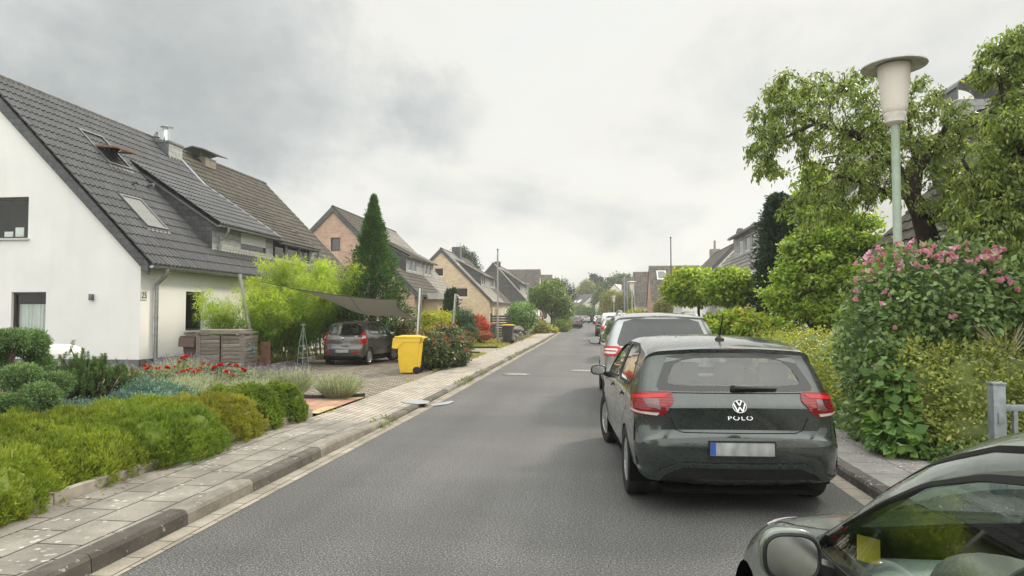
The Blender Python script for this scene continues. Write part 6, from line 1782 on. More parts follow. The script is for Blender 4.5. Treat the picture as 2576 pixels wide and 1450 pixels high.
for a, b_ in (((-7.2, 13.0), (-5.15, 11.97)), ((-5.14, 11.97), (-4.30, 12.40)), ((-8.4, 12.6), (-7.22, 13.0))):
    d = Vector((b_[0]-a[0], b_[1]-a[1], 0)).normalized(); n_ = Vector((-d.y, d.x, 0))*.06
    A_, B_ = Vector((a[0], a[1], .05)), Vector((b_[0], b_[1], .05)); e.prism([A_, B_, B_+n_, A_+n_], (0, 0, .10))
tag(e.build('bed_border', mat('dark_edging_stone', (.05, .05, .048), .85, var=.3, bump=.4), None, 0), 'dark stone border between the lavender bed and the coloured path', 'edging')
e = MB(); e.box(-9.6, -4.62, 26.9, 27.02, .02, .14); e.box(-9.5, -4.6, 31.6, 31.7, .02, .12); tag(e.build('lawn_edging', mat('dark_edging', (.03, .03, .03), .9, var=.3), None, 0), 'dark edging strip along the front of the neighbour\'s lawn', 'edging')

# dry-stone row by the black bin: every boulder a thing
M_rock = mat('lichen_boulder', (.17, .16, .145), .9, var=.55, vscale=7, bump=.9, bscale=25, spec=.15)
RK = []
for k in range(5):
    bm = bmesh.new(); bmesh.ops.create_icosphere(bm, subdivisions=3, radius=1)
    ph = [random.uniform(0, 6) for _ in range(6)]
    for v in bm.verts:
        c = v.co; f = 1+.14*math.sin(3.1*c.x+ph[0])+.12*math.sin(3.7*c.y+ph[1])+.12*math.sin(4.3*c.z+ph[2])+.06*math.sin(9*c.x+7*c.y+ph[3])+.05*math.sin(11*c.z+ph[4])
        c.x = max(-.85, min(.85, c.x*f)); c.y *= f; c.z = max(-.75, min(.8, c.z*f))
    mb = MB(); mb.frombm(bm); RK.append(mb.mesh('boulder', 45))
    RK[-1].materials.append(M_rock)
A_, B_ = W(1292, 862, Z=.05), W(1346, 833, Z=.05)
n = 15
for k in range(n):
    f = k/(n-1); p = A_*(1-f)+B_*f
    for lv in range(2 if k > 1 else 1):
        o = bpy.data.objects.new('boulder', RK[(k+lv) % 5]); COL.objects.link(o)
        s_ = random.uniform(.34, .46)*(1 if lv == 0 else .75)
        o.scale = (s_, s_*1.35, s_*random.uniform(.8, 1.0)); o.location = (p.x-.25+random.uniform(-.12, .12), p.y, .22+lv*.42); o.rotation_euler = (0, 0, random.uniform(0, 6))
        tag(o, 'grey lichened boulder in the loose stone row right of the black bin', 'boulder', 'boulders of the loose stone wall')
# wire obelisk in the bamboo bed
q = W(762, 905, Y=19.6)
ob = thing('wire_obelisk', 'slim pale wire obelisk with a leafy finial in front of the bamboo', 'plant support', (q.x, 19.6, .08))
b = MB(); hh = 1.15
for k in range(4):
    a = k*PI/2+.4; b.tube([(.16*math.cos(a), .16*math.sin(a), 0), (.12*math.cos(a), .12*math.sin(a), hh*.5), (.02*math.cos(a), .02*math.sin(a), hh)], .008, 5)
for z, r in ((.25, .145), (.6, .11), (.9, .06)): b.tube([(r*math.cos(2*PI*k/16), r*math.sin(2*PI*k/16), z) for k in range(17)], .006, 4, False)
M_wire = mat('verdigris_wire', (.30, .42, .38), .6, .3, var=.2); b.build('wire_frame', M_wire, ob, world=False)
b = MB()
for k in range(8):
    a = k*PI/4; b.tube([(0, 0, hh), (.05*math.cos(a), .05*math.sin(a), hh+.10), (.11*math.cos(a), .11*math.sin(a), hh+.07)], [.006, .012, .003], 5)
b.build('leaf_finial', M_wire, ob, world=False)
# white garden table behind the cloud-pruned spruce
q = W(140, 880, Y=12.2)
gt = thing('garden_table', 'white round-topped garden table against the white wall behind the pine', 'table', (q.x, 12.2, .09))
b = MB(); b.lathe([(0, q.z+.02), (.3, q.z), (.42, q.z-.07), (.45, q.z-.16), (.43, q.z-.16), (.40, q.z-.08)], 28); b.build('table_top', M_frame_white, gt, 40, world=False)
for k in range(4):
    a = k*PI/2+.5; b = MB(); b.tube([(.3*math.cos(a), .3*math.sin(a), q.z-.06), (.36*math.cos(a), .36*math.sin(a), 0)], .02, 8); b.build('leg', M_frame_white, gt, world=False)
# ------------------------------------------------------------------ plants
rng = np.random.RandomState(77); random.seed(77)
def unit(a): return a/np.maximum(1e-9, np.linalg.norm(a, axis=-1, keepdims=True))
def rdir(n): return unit(rng.normal(size=(n, 3)))

def leaf_mesh(name, P, A, U, L, Wd, fold=.12, R=None, mid=.45):
    """n leaves: base points P, axis A, up hint U, lengths L, widths Wd -> one mesh of folded quads, face attribute rnd"""
    n = len(P); A = unit(A); S = unit(np.cross(A, U)); N = np.cross(S, A)
    L = np.broadcast_to(np.asarray(L, float), (n,))[:, None]; Wd = np.broadcast_to(np.asarray(Wd, float), (n,))[:, None]
    V = np.empty((n, 4, 3))
    V[:, 0] = P; V[:, 2] = P+A*L
    m = P+A*L*mid+N*Wd*fold
    V[:, 1] = m+S*Wd*.5; V[:, 3] = m-S*Wd*.5
    me = bpy.data.meshes.new(name)
    me.vertices.add(4*n); me.vertices.foreach_set('co', V.reshape(-1))
    me.loops.add(4*n); me.loops.foreach_set('vertex_index', np.arange(4*n, dtype=np.int32))
    me.polygons.add(n); me.polygons.foreach_set('loop_start', np.arange(0, 4*n, 4, dtype=np.int32))
    at = me.attributes.new('rnd', 'FLOAT', 'FACE')
    at.data.foreach_set('value', (rng.rand(n) if R is None else np.clip(R, 0, 1)).astype(np.float32))
    me.update(calc_edges=True)
    return me

def blob_surface(blobs, n, shell=.22, zmin=None, lump=.16):
    """points near the surface of a union of ellipsoids, with outward normals; lumpy"""
    B = np.array([list(c)+list(r) for c, r in blobs], float)
    wts = (B[:, 3]*B[:, 4]+B[:, 4]*B[:, 5]+B[:, 3]*B[:, 5]); wts /= wts.sum()
    k = rng.choice(len(B), n, p=wts); d = rdir(n); r = B[k, 3:]
    ph = np.arange(len(B))[k]*1.7
    lp = 1+lump*(np.sin(d[:, 0]*5+ph)*np.sin(d[:, 1]*5.5+ph*2)+.7*np.sin(d[:, 2]*7+ph*3)*np.sin(d[:, 0]*9+1)+.5*np.sin(d[:, 1]*13+ph))*.6
    rad = lp*(1-shell*rng.rand(n)**1.3)
    P = B[k, :3]+d*r*rad[:, None]
    N = unit(d/r)
    # drop points buried inside other blobs
    keep = np.ones(n, bool)
    for j in range(len(B)):
        q = (((P-B[j, :3])/B[j, 3:])**2).sum(1)
        keep &= (q > .62) | (k == j)
    if zmin is not None: keep &= P[:, 2] > zmin
    return P[keep], N[keep]

def clumped(P, N, per, sig):
    """each point becomes a spray of `per` leaves"""
    Q = np.repeat(P, per, 0); M = np.repeat(N, per, 0)
    return Q+rng.normal(size=Q.shape)*sig, M

def put(name, me, m, parent=None, world=True): return link(name, me, m, parent, world)

def stems_mesh(pairs, r0=.02, r1=.006, n=5, bend=.1):
    mb = MB()
    for a, b in pairs:
        a, b = Vector(a), Vector(b); mid = a*.5+b*.5+Vector((random.uniform(-1, 1), random.uniform(-1, 1), random.uniform(0, .6)))*bend*(b-a).length
        mb.tube([a, mid, b], [r0, (r0+r1)/2, r1], n, False)
    return mb

M_bark = mat('brown_bark', (.060, .046, .036), .9, var=.4, vscale=14, bump=.9, bscale=40, spec=.15)
M_bark_dark = mat('dark_cherry_bark', (.035, .026, .022), .85, var=.45, vscale=12, bump=.9, bscale=30, spec=.2)
M_twig = mat('pale_dry_twigs', (.30, .25, .18), .9, var=.3, vscale=14)
Lf = leafmat
L_heather = Lf('heather_leaves', (.065, .10, .014), (.135, .18, .024), (.27, .29, .045), .3, .12)
L_heather_gold = Lf('golden_heather_leaves', (.085, .10, .016), (.17, .18, .028), (.31, .27, .055), .3, .12)
L_heather_dark = Lf('green_shrub_leaves', (.05, .095, .013), (.11, .165, .022), (.22, .27, .04), .3, .15)
L_juniper = Lf('blue_juniper_needles', (.055, .11, .088), (.10, .18, .145), (.19, .28, .235), .15, .15)
L_spruce = Lf('blue_spruce_needles', (.06, .11, .045), (.125, .20, .08), (.23, .32, .15), .18, .15)
L_pine = Lf('pine_needles', (.03, .065, .02), (.07, .125, .035), (.13, .19, .07), .2, .2)
L_lav = Lf('lavender_leaves', (.16, .19, .13), (.28, .31, .22), (.40, .42, .30), .3, .1)
L_lavflower = Lf('lavender_flowers', (.10, .07, .17), (.16, .12, .26), (.24, .20, .34), .3, .05)
L_rose = Lf('rose_leaves', (.07, .11, .04), (.13, .19, .07), (.24, .28, .10), .35, .3)
L_bamboo = Lf('bamboo_leaves', (.05, .12, .009), (.15, .24, .018), (.35, .40, .045), .5, .2)
L_conifer = Lf('dark_conifer_sprays', (.022, .06, .014), (.05, .11, .024), (.10, .18, .045), .2, .2)
L_cherry = Lf('cherry_leaves', (.075, .115, .022), (.15, .205, .04), (.30, .33, .08), .45, .35)
L_gum = Lf('sweetgum_leaves', (.10, .18, .022), (.22, .31, .035), (.40, .45, .065), .5, .3)
L_maple = Lf('ball_maple_leaves', (.085, .16, .014), (.18, .26, .026), (.36, .40, .05), .45, .25)
L_darkfir = Lf('dark_fir_needles', (.010, .027, .013), (.022, .05, .023), (.042, .078, .036), .12, .2)
L_privet = Lf('golden_privet_leaves', (.14, .175, .025), (.28, .31, .045), (.42, .40, .07), .42, .35)
L_hedge = Lf('green_hedge_leaves', (.11, .145, .026), (.22, .255, .052), (.38, .38, .10), .4, .4)
L_hib = Lf('hibiscus_leaves', (.07, .13, .036), (.13, .205, .062), (.24, .31, .11), .35, .4)
L_copper = Lf('copper_bush_leaves', (.03, .04, .02), (.055, .095, .03), (.17, .20, .07), .3, .40, .4)
L_coppertip = Lf('red_young_leaves', (.16, .03, .02), (.28, .07, .03), (.36, .14, .05), .4, .3)
L_red = Lf('red_maple_leaves', (.22, .025, .015), (.36, .05, .022), (.45, .12, .05), .4, .2)
L_yew = Lf('yew_needles', (.015, .045, .016), (.035, .08, .03), (.07, .12, .05), .15, .2)
L_goldtop = Lf('golden_thuja', (.16, .19, .012), (.33, .34, .02), (.50, .46, .04), .3, .15)
L_green = Lf('mixed_green_leaves', (.045, .085, .014), (.095, .155, .024), (.18, .24, .045), .4, .3)
L_olive = Lf('olive_leaves', (.085, .10, .02), (.17, .18, .035), (.30, .27, .07), .4, .25)
L_bush = Lf('glossy_bush_leaves', (.04, .10, .012), (.09, .18, .02), (.20, .31, .06), .4, .5)
L_far = Lf('far_tree_leaves', (.030, .060, .020), (.055, .10, .032), (.095, .145, .05), .3, .1)
L_grass = Lf('dry_grass_blades', (.12, .14, .03), (.26, .25, .07), (.42, .36, .14), .4, .1)
L_weed = Lf('weed_leaves', (.07, .11, .02), (.13, .18, .03), (.30, .28, .08), .4, .15)
L_vine = Lf('vine_leaves', (.05, .11, .02), (.10, .19, .035), (.17, .27, .06), .4, .35)
L_petal = Lf('pink_petals', (.54, .20, .27), (.64, .32, .38), (.70, .46, .50), .45, .1, tint=(1.1, 1., 1.05))
L_bud = Lf('lilac_faded_buds', (.34, .22, .30), (.48, .36, .42), (.58, .48, .52), .3, .1)
L_rosered = Lf('red_rose_petals', (.36, .004, .006), (.52, .012, .012), (.64, .03, .025), .3, .15, tint=(1.1, 1, 1))
L_dry = Lf('dry_fallen_leaves', (.12, .06, .025), (.22, .12, .05), (.34, .22, .10), .2, .1)

# ---- heather hedge along the left pavement
def needles_on(P, N, per, L, Wd, up=.6, spread=.4, sig=.012, R=None):
    Q, M = clumped(P, N, per, sig)
    A = unit(M*.55+np.array([0, 0, up])+rng.normal(size=Q.shape)*spread)
    U = rdir(len(Q))
    return Q, A, U, L*(.6+.8*rng.rand(len(Q))), Wd*(.7+.6*rng.rand(len(Q)))

def heather(label, x, y, rx, ry, h, m, n, name='heather_shrub', L=.048, Wd=.011, up=.6, grp='shrubs of the low heather hedge', per=9, spread=.42):
    t = thing(name, label, 'shrub', (x, y, .09), 0, grp)
    bl = [((x, y, .10), (rx, ry, h))]
    for k in range(5):
        a = k*1.26+x; bl.append(((x+rx*.5*math.cos(a), y+ry*.5*math.sin(a), .10+h*.12), (rx*.52, ry*.5, h*.86)))
    P, N = blob_surface(bl, n, .12, .10, .14)
    tone = .5+.5*np.sin(P[:, 0]*6+P[:, 1]*4.3)*np.sin(P[:, 1]*7-P[:, 0]*2)
    R = np.repeat(tone*.35+.25, per)
    Q, A, U, Ls, Ws = needles_on(P, N, per, L, Wd, up, spread)
    R = R+rng.rand(len(Q))*.5-.1
    put('foliage', leaf_mesh('foliage', Q, A, U, Ls, Ws, .1, R), m, t)
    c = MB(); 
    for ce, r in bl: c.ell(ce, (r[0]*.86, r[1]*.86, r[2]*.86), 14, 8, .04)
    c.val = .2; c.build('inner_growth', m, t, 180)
    s = MB()
    for k in range(7): s.tube([(x, y, .085), (x+rx*.6*math.cos(k), y+ry*.6*math.sin(k), .09+h*.55)], [.012, .006], 4)
    s.build('stem', M_bark, t)
HS = [('yellow-green heather mound at the left edge, nearest the pavement', -4.80, 4.45, .62, .98, .48, L_heather),
      ('yellow-green heather mound behind the nearest one at the left edge', -5.75, 5.0, .80, .95, .50, L_heather),
      ('heather mound by the bare stretch of concrete edging', -4.86, 5.85, .58, .80, .43, L_heather),
      ('broad heather mound in the middle of the hedge, at the pavement', -4.74, 6.85, .70, .86, .52, L_heather_dark),
      ('heather mound behind the broad middle one', -5.62, 6.45, .75, .95, .50, L_heather),
      ('heather mound at the back of the hedge before the blue juniper', -5.5, 7.65, .70, .80, .48, L_heather),
      ('golden-tinged heather mound right of the middle', -4.82, 7.95, .68, .72, .50, L_heather_gold)]
for lab, x, y, rx, ry, h, m in HS: heather(lab, x, y, rx, ry, h, m, 10500)
heather('rounded bright green shrub before the end of the low hedge', -4.82, 8.75, .60, .48, .54, L_heather_dark, 8000, name='round_shrub', L=.035, Wd=.017, up=.3, per=10, spread=.6)
heather('rounded bright green shrub closing the low hedge at the path', -4.72, 9.45, .52, .46, .50, L_heather_dark, 7500, name='round_shrub', L=.035, Wd=.017, up=.3, per=10, spread=.6)

# ---- blue juniper carpet
def juniper(label, blobs, n):
    c0 = np.mean([b[0] for b in blobs], 0)
    t = thing('juniper', label, 'shrub', (c0[0], c0[1], .09), 0, 'creeping blue junipers')
    P, N = blob_surface(blobs, n, .3, .10, .3)
    Q, M = clumped(P, N, 12, .026)
    A = unit(M*.5+rng.normal(size=Q.shape)*.6+np.array([0, 0, .15])); put('foliage', leaf_mesh('foliage', Q, A, rdir(len(Q)), .045*(.6+.8*rng.rand(len(Q))), .013, .1), L_juniper, t)
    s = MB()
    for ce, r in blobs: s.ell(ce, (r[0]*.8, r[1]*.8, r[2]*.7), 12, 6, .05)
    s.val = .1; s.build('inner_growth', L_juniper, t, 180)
    s = stems_mesh([((c0[0], c0[1], .1), (b[0][0], b[0][1], b[0][2]+b[1][2]*.5)) for b in blobs]); s.build('branch', M_bark, t)
juniper('creeping blue juniper at the left edge of the picture', [((-6.75, 6.6, .15), (.7, .6, .34)), ((-6.6, 7.4, .14), (.6, .55, .30))], 4200)
juniper('creeping blue juniper in front of the cloud-pruned spruce', [((-6.55, 8.2, .14), (.7, .55, .30)), ((-7.1, 8.6, .14), (.6, .5, .28))], 4200)
juniper('creeping blue juniper below the roses', [((-6.2, 8.95, .16), (.65, .5, .34)), ((-5.75, 9.3, .14), (.45, .4, .30)), ((-6.65, 9.55, .2), (.6, .45, .42))], 4600)

# ---- cloud-pruned blue spruce at the left edge
def pads_tree(name, label, base, pads, m, trunk_pts, n=1500, L=.05, Wd=.012, per=12, cat='tree'):
    t = thing(name, label, cat, (base[0], base[1], .09))
    tr = MB(); tr.tube(trunk_pts, [.06, .05, .04, .03][:len(trunk_pts)], 8)
    tr.build('trunk', M_bark, t)
    for c, r in pads:
        near = min(trunk_pts, key=lambda p: (Vector(p)-Vector(c)).length)
        br = stems_mesh([(near, c)], .022, .012, 6, .1); br.build('branch', M_bark, t)
        bl = [(c, r)]+[((c[0]+r[0]*.45*math.cos(a), c[1]+r[1]*.45*math.sin(a), c[2]+r[2]*.12), (r[0]*.58, r[1]*.58, r[2]*.85)) for a in (0, 2.1, 4.2)]
        P, N = blob_surface(bl, int(n*r[0]*r[2]*14), .08, None, .10)
        Q, M = clumped(P, N, per, .02)
        A = unit(M+rng.normal(size=Q.shape)*.45); put('foliage_pad', leaf_mesh('foliage_pad', Q, A, rdir(len(Q)), L*(.6+.8*rng.rand(len(Q))), Wd, .1), m, t)
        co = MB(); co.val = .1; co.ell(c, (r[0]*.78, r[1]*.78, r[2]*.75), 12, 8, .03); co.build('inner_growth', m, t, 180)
def px2(px, py, Y, rx, rz, ry=None):
    q = W(px, py, Y=Y); s = FPX/(Y*math.cos(YAW)); k_ = .80; return (tuple(q), (rx/s*k_, (ry or rx)/s*k_, rz/s*k_))
pads = [px2(20, 862, 7.9, 62, 36), px2(78, 866, 8.2, 50, 40), px2(55, 950, 7.6, 56, 37), px2(145, 965, 7.9, 40, 30), px2(100, 1000, 7.3, 55, 38), px2(100, 915, 8.3, 36, 26), px2(10, 1020, 7.2, 38, 30), px2(-15, 900, 7.8, 45, 40), px2(-60, 960, 7.7, 60, 40)]
b0 = W(8, 1010, Y=7.75)
pads_tree('cloud_pruned_spruce', 'blue-green spruce clipped into rounded pads at the left edge', (b0.x, b0.y), pads, L_spruce, [(b0.x, b0.y, .08), (b0.x+.05, b0.y, .6), (b0.x+.02, b0.y+.05, 1.0), (b0.x+.1, b0.y+.1, 1.3)], 2300, L=.04, Wd=.011)

# ---- mountain pine with upright candles
pt = thing('mountain_pine', 'dark green mountain pine with upright candles before the white gable', 'tree', (-8.0, 9.6, .09))
tips = []; pairs = []
for k in range(190):
    a = rng.rand()*2*PI; r = math.sqrt(rng.rand()); q = np.array([-7.85+.85*r*math.cos(a)*1.0, 9.7+.6*r*math.sin(a), .30+.62*(1-r*r*.55)*(.6+.5*rng.rand())])
    tips.append(q); pairs.append(((-7.85+.3*math.cos(a)*r, 9.7+.2*math.sin(a)*r, .12), tuple(q)))
for k, (px, py) in enumerate(((178, 878), (205, 900), (238, 925), (160, 905), (222, 905), (250, 930))): tips.append(np.array(W(px, py, Y=9.5))); pairs.append(((-7.8, 9.65, .3), tuple(tips[-1])))
Q = []; A = []
for q in tips:
    ln = .16+.1*rng.rand(); d = unit(np.array([[rng.normal()*.2, rng.normal()*.2, 1.]]))[0]
    n_ = 150; s_ = rng.rand(n_)*ln; base = q-d*ln*.5+d*s_[:, None]
    Q.append(base); A.append(unit(rdir(n_)*.75+d*.8))
Q = np.vstack(Q); A = np.vstack(A)
put('needles', leaf_mesh('needles', Q, A, rdir(len(Q)), .055, .006, .0), L_pine, pt)
stems_mesh(pairs, .014, .008, 5, .12).build('branch', M_bark, pt)

# ---- lavender clumps and wild grasses
def lavender(label, x, y, r, h, flowers=.4, lean=0., nm='lavender', m=None, n=900, grp='lavender clumps in the bed'):
    t = thing(nm, label, 'plant', (x, y, .09), 0, grp)
    a = rng.rand(n)*2*PI; rr = np.sqrt(rng.rand(n))*r*.4
    B = np.stack([x+rr*np.cos(a), y+rr*np.sin(a), np.full(n, .09)], 1)
    D = unit(np.stack([np.cos(a)*rr/r*2.0+rng.normal(size=n)*.25+lean, np.sin(a)*rr/r*2.0+rng.normal(size=n)*.25, np.ones(n)*1.1], 1))
    ln = h*(.55+.55*rng.rand(n))
    put('stems', leaf_mesh('stems', B, D, rdir(n), ln, .010, .0, mid=.7), m or L_lav, t)
    k = 7; f = .25+.75*rng.rand(n, k)
    Q = (B[:, None]+D[:, None]*(ln[:, None]*f)[..., None]).reshape(-1, 3); A = unit(np.repeat(D, k, 0)*.9+rdir(n*k)*.8)
    put('leaves', leaf_mesh('leaves', Q, A, rdir(n*k), .045*(.6+.8*rng.rand(n*k)), .008, .05), m or L_lav, t)
    nf = int(n*flowers)
    if nf:
        tip = (B+D*ln[:, None])[:nf]; kk = 9
        Q = np.repeat(tip, kk, 0)+np.repeat(D[:nf], kk, 0)*(rng.rand(nf*kk)*.07)[:, None]
        put('flower_spikes', leaf_mesh('flower_spikes', Q, unit(np.repeat(D[:nf], kk, 0)+rdir(nf*kk)*.7), rdir(nf*kk), .018, .012, .1), L_lavflower, t)
LV = [('grey-green lavender clump alone by the pavement corner', -4.72, 12.15, .55, .46, .03), ('lavender with purple spikes left of the lone clump', -5.75, 12.35, .6, .55, .30), ('lavender with purple spikes at the corner of the wooden box', -6.5, 12.6, .6, .52, .35),
      ('lavender clump in front of the wooden box', -7.1, 11.6, .55, .5, .12), ('lavender clump right behind the green shrub', -6.0, 11.3, .5, .45, .08), ('pale grassy clump in the middle of the rose bed', -7.0, 10.7, .6, .5, .02), ('pale grassy clump left in the rose bed', -7.6, 10.2, .55, .52, .02),
      ('purple-tinged lavender behind the red roses', -8.6, 13.4, .7, .6, .4), ('lavender against the brown bin', -9.4, 14.5, .7, .6, .4), ('pale clump beside the blue juniper', -6.6, 10.25, .5, .42, .0), ('pale clump behind the golden heather', -5.7, 10.1, .5, .40, .02), ('lavender between roses and house wall', -9.6, 12.6, .7, .55, .3), ('straw-coloured clump behind the pine', -8.7, 11.2, .6, .5, .03)]
for l in LV: lavender(*l)

# ---- roses
def petal_ball(name, r, layers=3, n=6, m_up=.35):
    P = []; A = []; U = []; L = []; Wd = []
    for k in range(layers):
        for i in range(n):
            a = 2*PI*(i+.5*k)/n; el = .15+k*.42
            d = np.array([math.cos(a)*math.cos(el), math.sin(a)*math.cos(el), math.sin(el)])
            P.append(d*r*.12); A.append(d); U.append(np.array([-d[0]*d[2], -d[1]*d[2], 1.])); L.append(r); Wd.append(r*1.1)
    return leaf_mesh(name, np.array(P), np.array(A), np.array(U), np.array(L), np.array(Wd), .28, None, .6)
rosem = [petal_ball('blossom', .045), petal_ball('blossom', .038, 3, 5)]
for q in rosem: q.materials.append(L_rosered)
def rose_bush(label, x, y, h, heads, r=.5):
    t = thing('rose_bush', label, 'rose bush', (x, y, .09), 0, 'red rose bushes')
    pr = []; 
    for k, q in enumerate(heads):
        pr.append(((x+random.uniform(-.1, .1), y+random.uniform(-.1, .1), .1), tuple(q)))
        o = bpy.data.objects.new('blossom', rosem[k % 2]); COL.objects.link(o); o.parent = t; o.matrix_parent_inverse = Matrix.Translation(-t.location)
        o.location = q; s_ = random.uniform(.9, 1.35); o.scale = (s_, s_, s_); o.rotation_euler = (random.uniform(-.5, .5), random.uniform(-.5, .5), random.uniform(0, 6))
    stems_mesh(pr, .008, .004, 5, .15).build('stem', L_rose, t)
    a = np.array([p[0] for p in pr]); b = np.array([p[1] for p in pr]); n = len(pr)*42
    k = rng.randint(0, len(pr), n); f = (.35+.65*rng.rand(n))[:, None]
    Q = a[k]*(1-f)+b[k]*f+rng.normal(size=(n, 3))*.06
    put('leaves', leaf_mesh('leaves', Q, unit(rdir(n)+np.array([0, 0, .1])), rdir(n)*.5+np.array([0, 0, 1]), .06*(.7+.6*rng.rand(n)), .042, .1), L_rose, t)
def heads(lst, Y): return [W(px, py, Y=Y+random.uniform(-.25, .25)) for px, py in lst]
rose_bush('red rose bush left of the downpipe, few blooms', W(300, 960, Z=.2).x, 11.4, .8, heads([(268, 942), (297, 941), (275, 950), (284, 962), (244, 915), (335, 938)], 11.4))
rose_bush('red rose bush below the downpipe', -8.7, 12.6, .8, heads([(362, 922), (377, 925), (370, 930), (402, 928), (420, 928), (392, 930), (440, 925), (410, 962)], 12.6))
rose_bush('tallest red rose bush, before the brown bin', -8.0, 12.3, 1.0, heads([(458, 903), (465, 908), (470, 900), (452, 912), (437, 949), (455, 958), (460, 967)], 12.2))
rose_bush('red rose bush with the densest cluster of blooms', -7.3, 12.0, .8, heads([(480, 930), (492, 932), (500, 935), (487, 938), (505, 928), (470, 934), (460, 937), (445, 940)], 11.9))
rose_bush('red rose bush before the doors of the wooden box', -6.9, 12.2, .8, heads([(512, 918), (522, 920), (540, 928), (548, 922), (554, 921), (534, 933)], 12.1))
rose_bush('red rose bush at the right, before the box end', -6.3, 12.0, .8, heads([(578, 920), (594, 922), (568, 938), (580, 940), (610, 932), (618, 936), (586, 946), (597, 956)], 11.9))

# ---- bamboo
def bamboo(label, x, y, rx, ry, h, n, culms=26, low=.0):
    t = thing('bamboo', label, 'bamboo', (x, y, .09), 0, 'yellow-green bamboo clumps')
    pr = MB(); Q = []; D = []; R = []
    for k in range(culms):
        a = rng.rand()*2*PI; r = math.sqrt(rng.rand()); b = Vector((x+rx*.5*r*math.cos(a), y+ry*.5*r*math.sin(a), .08))
        hh = h*(.62+.42*rng.rand()); tip = b+Vector((rx*.75*r*math.cos(a)+rng.normal()*.22, ry*.75*r*math.sin(a)+rng.normal()*.15, hh))
        mid = b*.55+tip*.45+Vector((0, 0, hh*.12)); pr.tube([b, mid, tip], [.011, .009, .003], 5, False)
        m_ = int(n/culms)
        # sprays along side branches
        ns = m_//9; f = (.18+.85*rng.rand(ns)**.8)
        C = np.array([(b*(1-q)**2+mid*2*q*(1-q)+tip*q*q)[:] for q in np.minimum(f, 1.)])
        out = unit(rng.normal(size=(ns, 3))*np.array([1, 1, .5])+np.array([0, 0, .25]))
        C = C+out*(.10+.42*rng.rand(ns)*(1.05-f*.7))[:, None]
        q_ = np.repeat(C, 9, 0)+rng.normal(size=(ns*9, 3))*.035
        Q.append(q_); D.append(unit(np.repeat(out, 9, 0)*.6+rdir(ns*9)*.9+np.array([0, 0, -.25]))); R.append(np.repeat(f*.7, 9)+rng.rand(ns*9)*.35-.05)
    Q = np.vstack(Q); D = np.vstack(D); R = np.hstack(R)
    pr.build('culms', mat('bamboo_culm', (.22, .22, .06), .5, var=.3), t)
    put('foliage', leaf_mesh('foliage', Q, D, rdir(len(Q))*.6+np.array([0, 0, 1.]), .18*(.55+.7*rng.rand(len(Q))), .025, .1, R, .35), L_bamboo, t)
bamboo('feathery bamboo clump against the white wall, left of the leaning pole', -10.6, 19.6, 1.15, .8, 2.15, 12000)
bamboo('bamboo clump directly behind the wooden bin store', -9.9, 20.6, 1.2, .8, 2.6, 17000)
bamboo('tall dense bamboo clump left of the parked small hatchback', -10.6, 22.8, 1.25, 1.1, 3.35, 28000, 40)
bamboo('dense bamboo clump overhanging the small hatchback', -10.1, 24.6, 1.3, 1.2, 3.35, 26000, 40)

# ---- conifers as cones of drooping sprays
def conifer(name, label, x, y, h, r, m, n, base=.1, L=.16, Wd=.06, group=None, power=.8, per=8, lumps=9., droop=-.1, z0=.03, fine=.0):
    t = thing(name, label, 'tree', (x, y, .0), 0, group)
    tr = MB(); tr.tube([(x, y, 0), (x, y, h*.5), (x, y, h*.97)], [.09*r, .06*r, .012], 8); tr.build('trunk', M_bark, t)
    k = n//per; f = rng.rand(k)**.72; a = rng.rand(k)*2*PI
    rad = r*(1-f)**power*(.80+(.22+.12*fine)*np.sin(a*5+f*lumps*6)*np.sin(f*lumps*9+a*2)+.20*rng.normal(size=k))
    rad = np.maximum(rad, .02)*np.minimum(1, (f+.06)/.12)
    dep = (.45+.55*rng.rand(k)**.5)
    C = np.stack([x+rad*dep*np.cos(a), y+rad*dep*np.sin(a), z0*h+f*h*(1-z0)*.985], 1)
    out = np.stack([np.cos(a), np.sin(a), np.full(k, .35)], 1)
    Lk = np.repeat(1-fine*f, per)
    Q = np.repeat(C, per, 0)+rng.normal(size=(k*per, 3))*L*.35*Lk[:, None]
    A = unit(np.repeat(out, per, 0)+rdir(k*per)*.7+np.array([0, 0, droop]))
    put('crown', leaf_mesh('crown', Q, A, rdir(k*per), L*(.6+.7*rng.rand(k*per))*Lk, Wd*Lk, .1), m, t)
    return t
q = W(938, 800, Y=25.8)
conifer('tall_conifer', 'tall dark green conical conifer behind the small hatchback', q.x, 25.8, 6.35, 2.05, L_conifer, 34000, L=.20, Wd=.055, power=1.08, fine=.5, droop=.3, lumps=11)

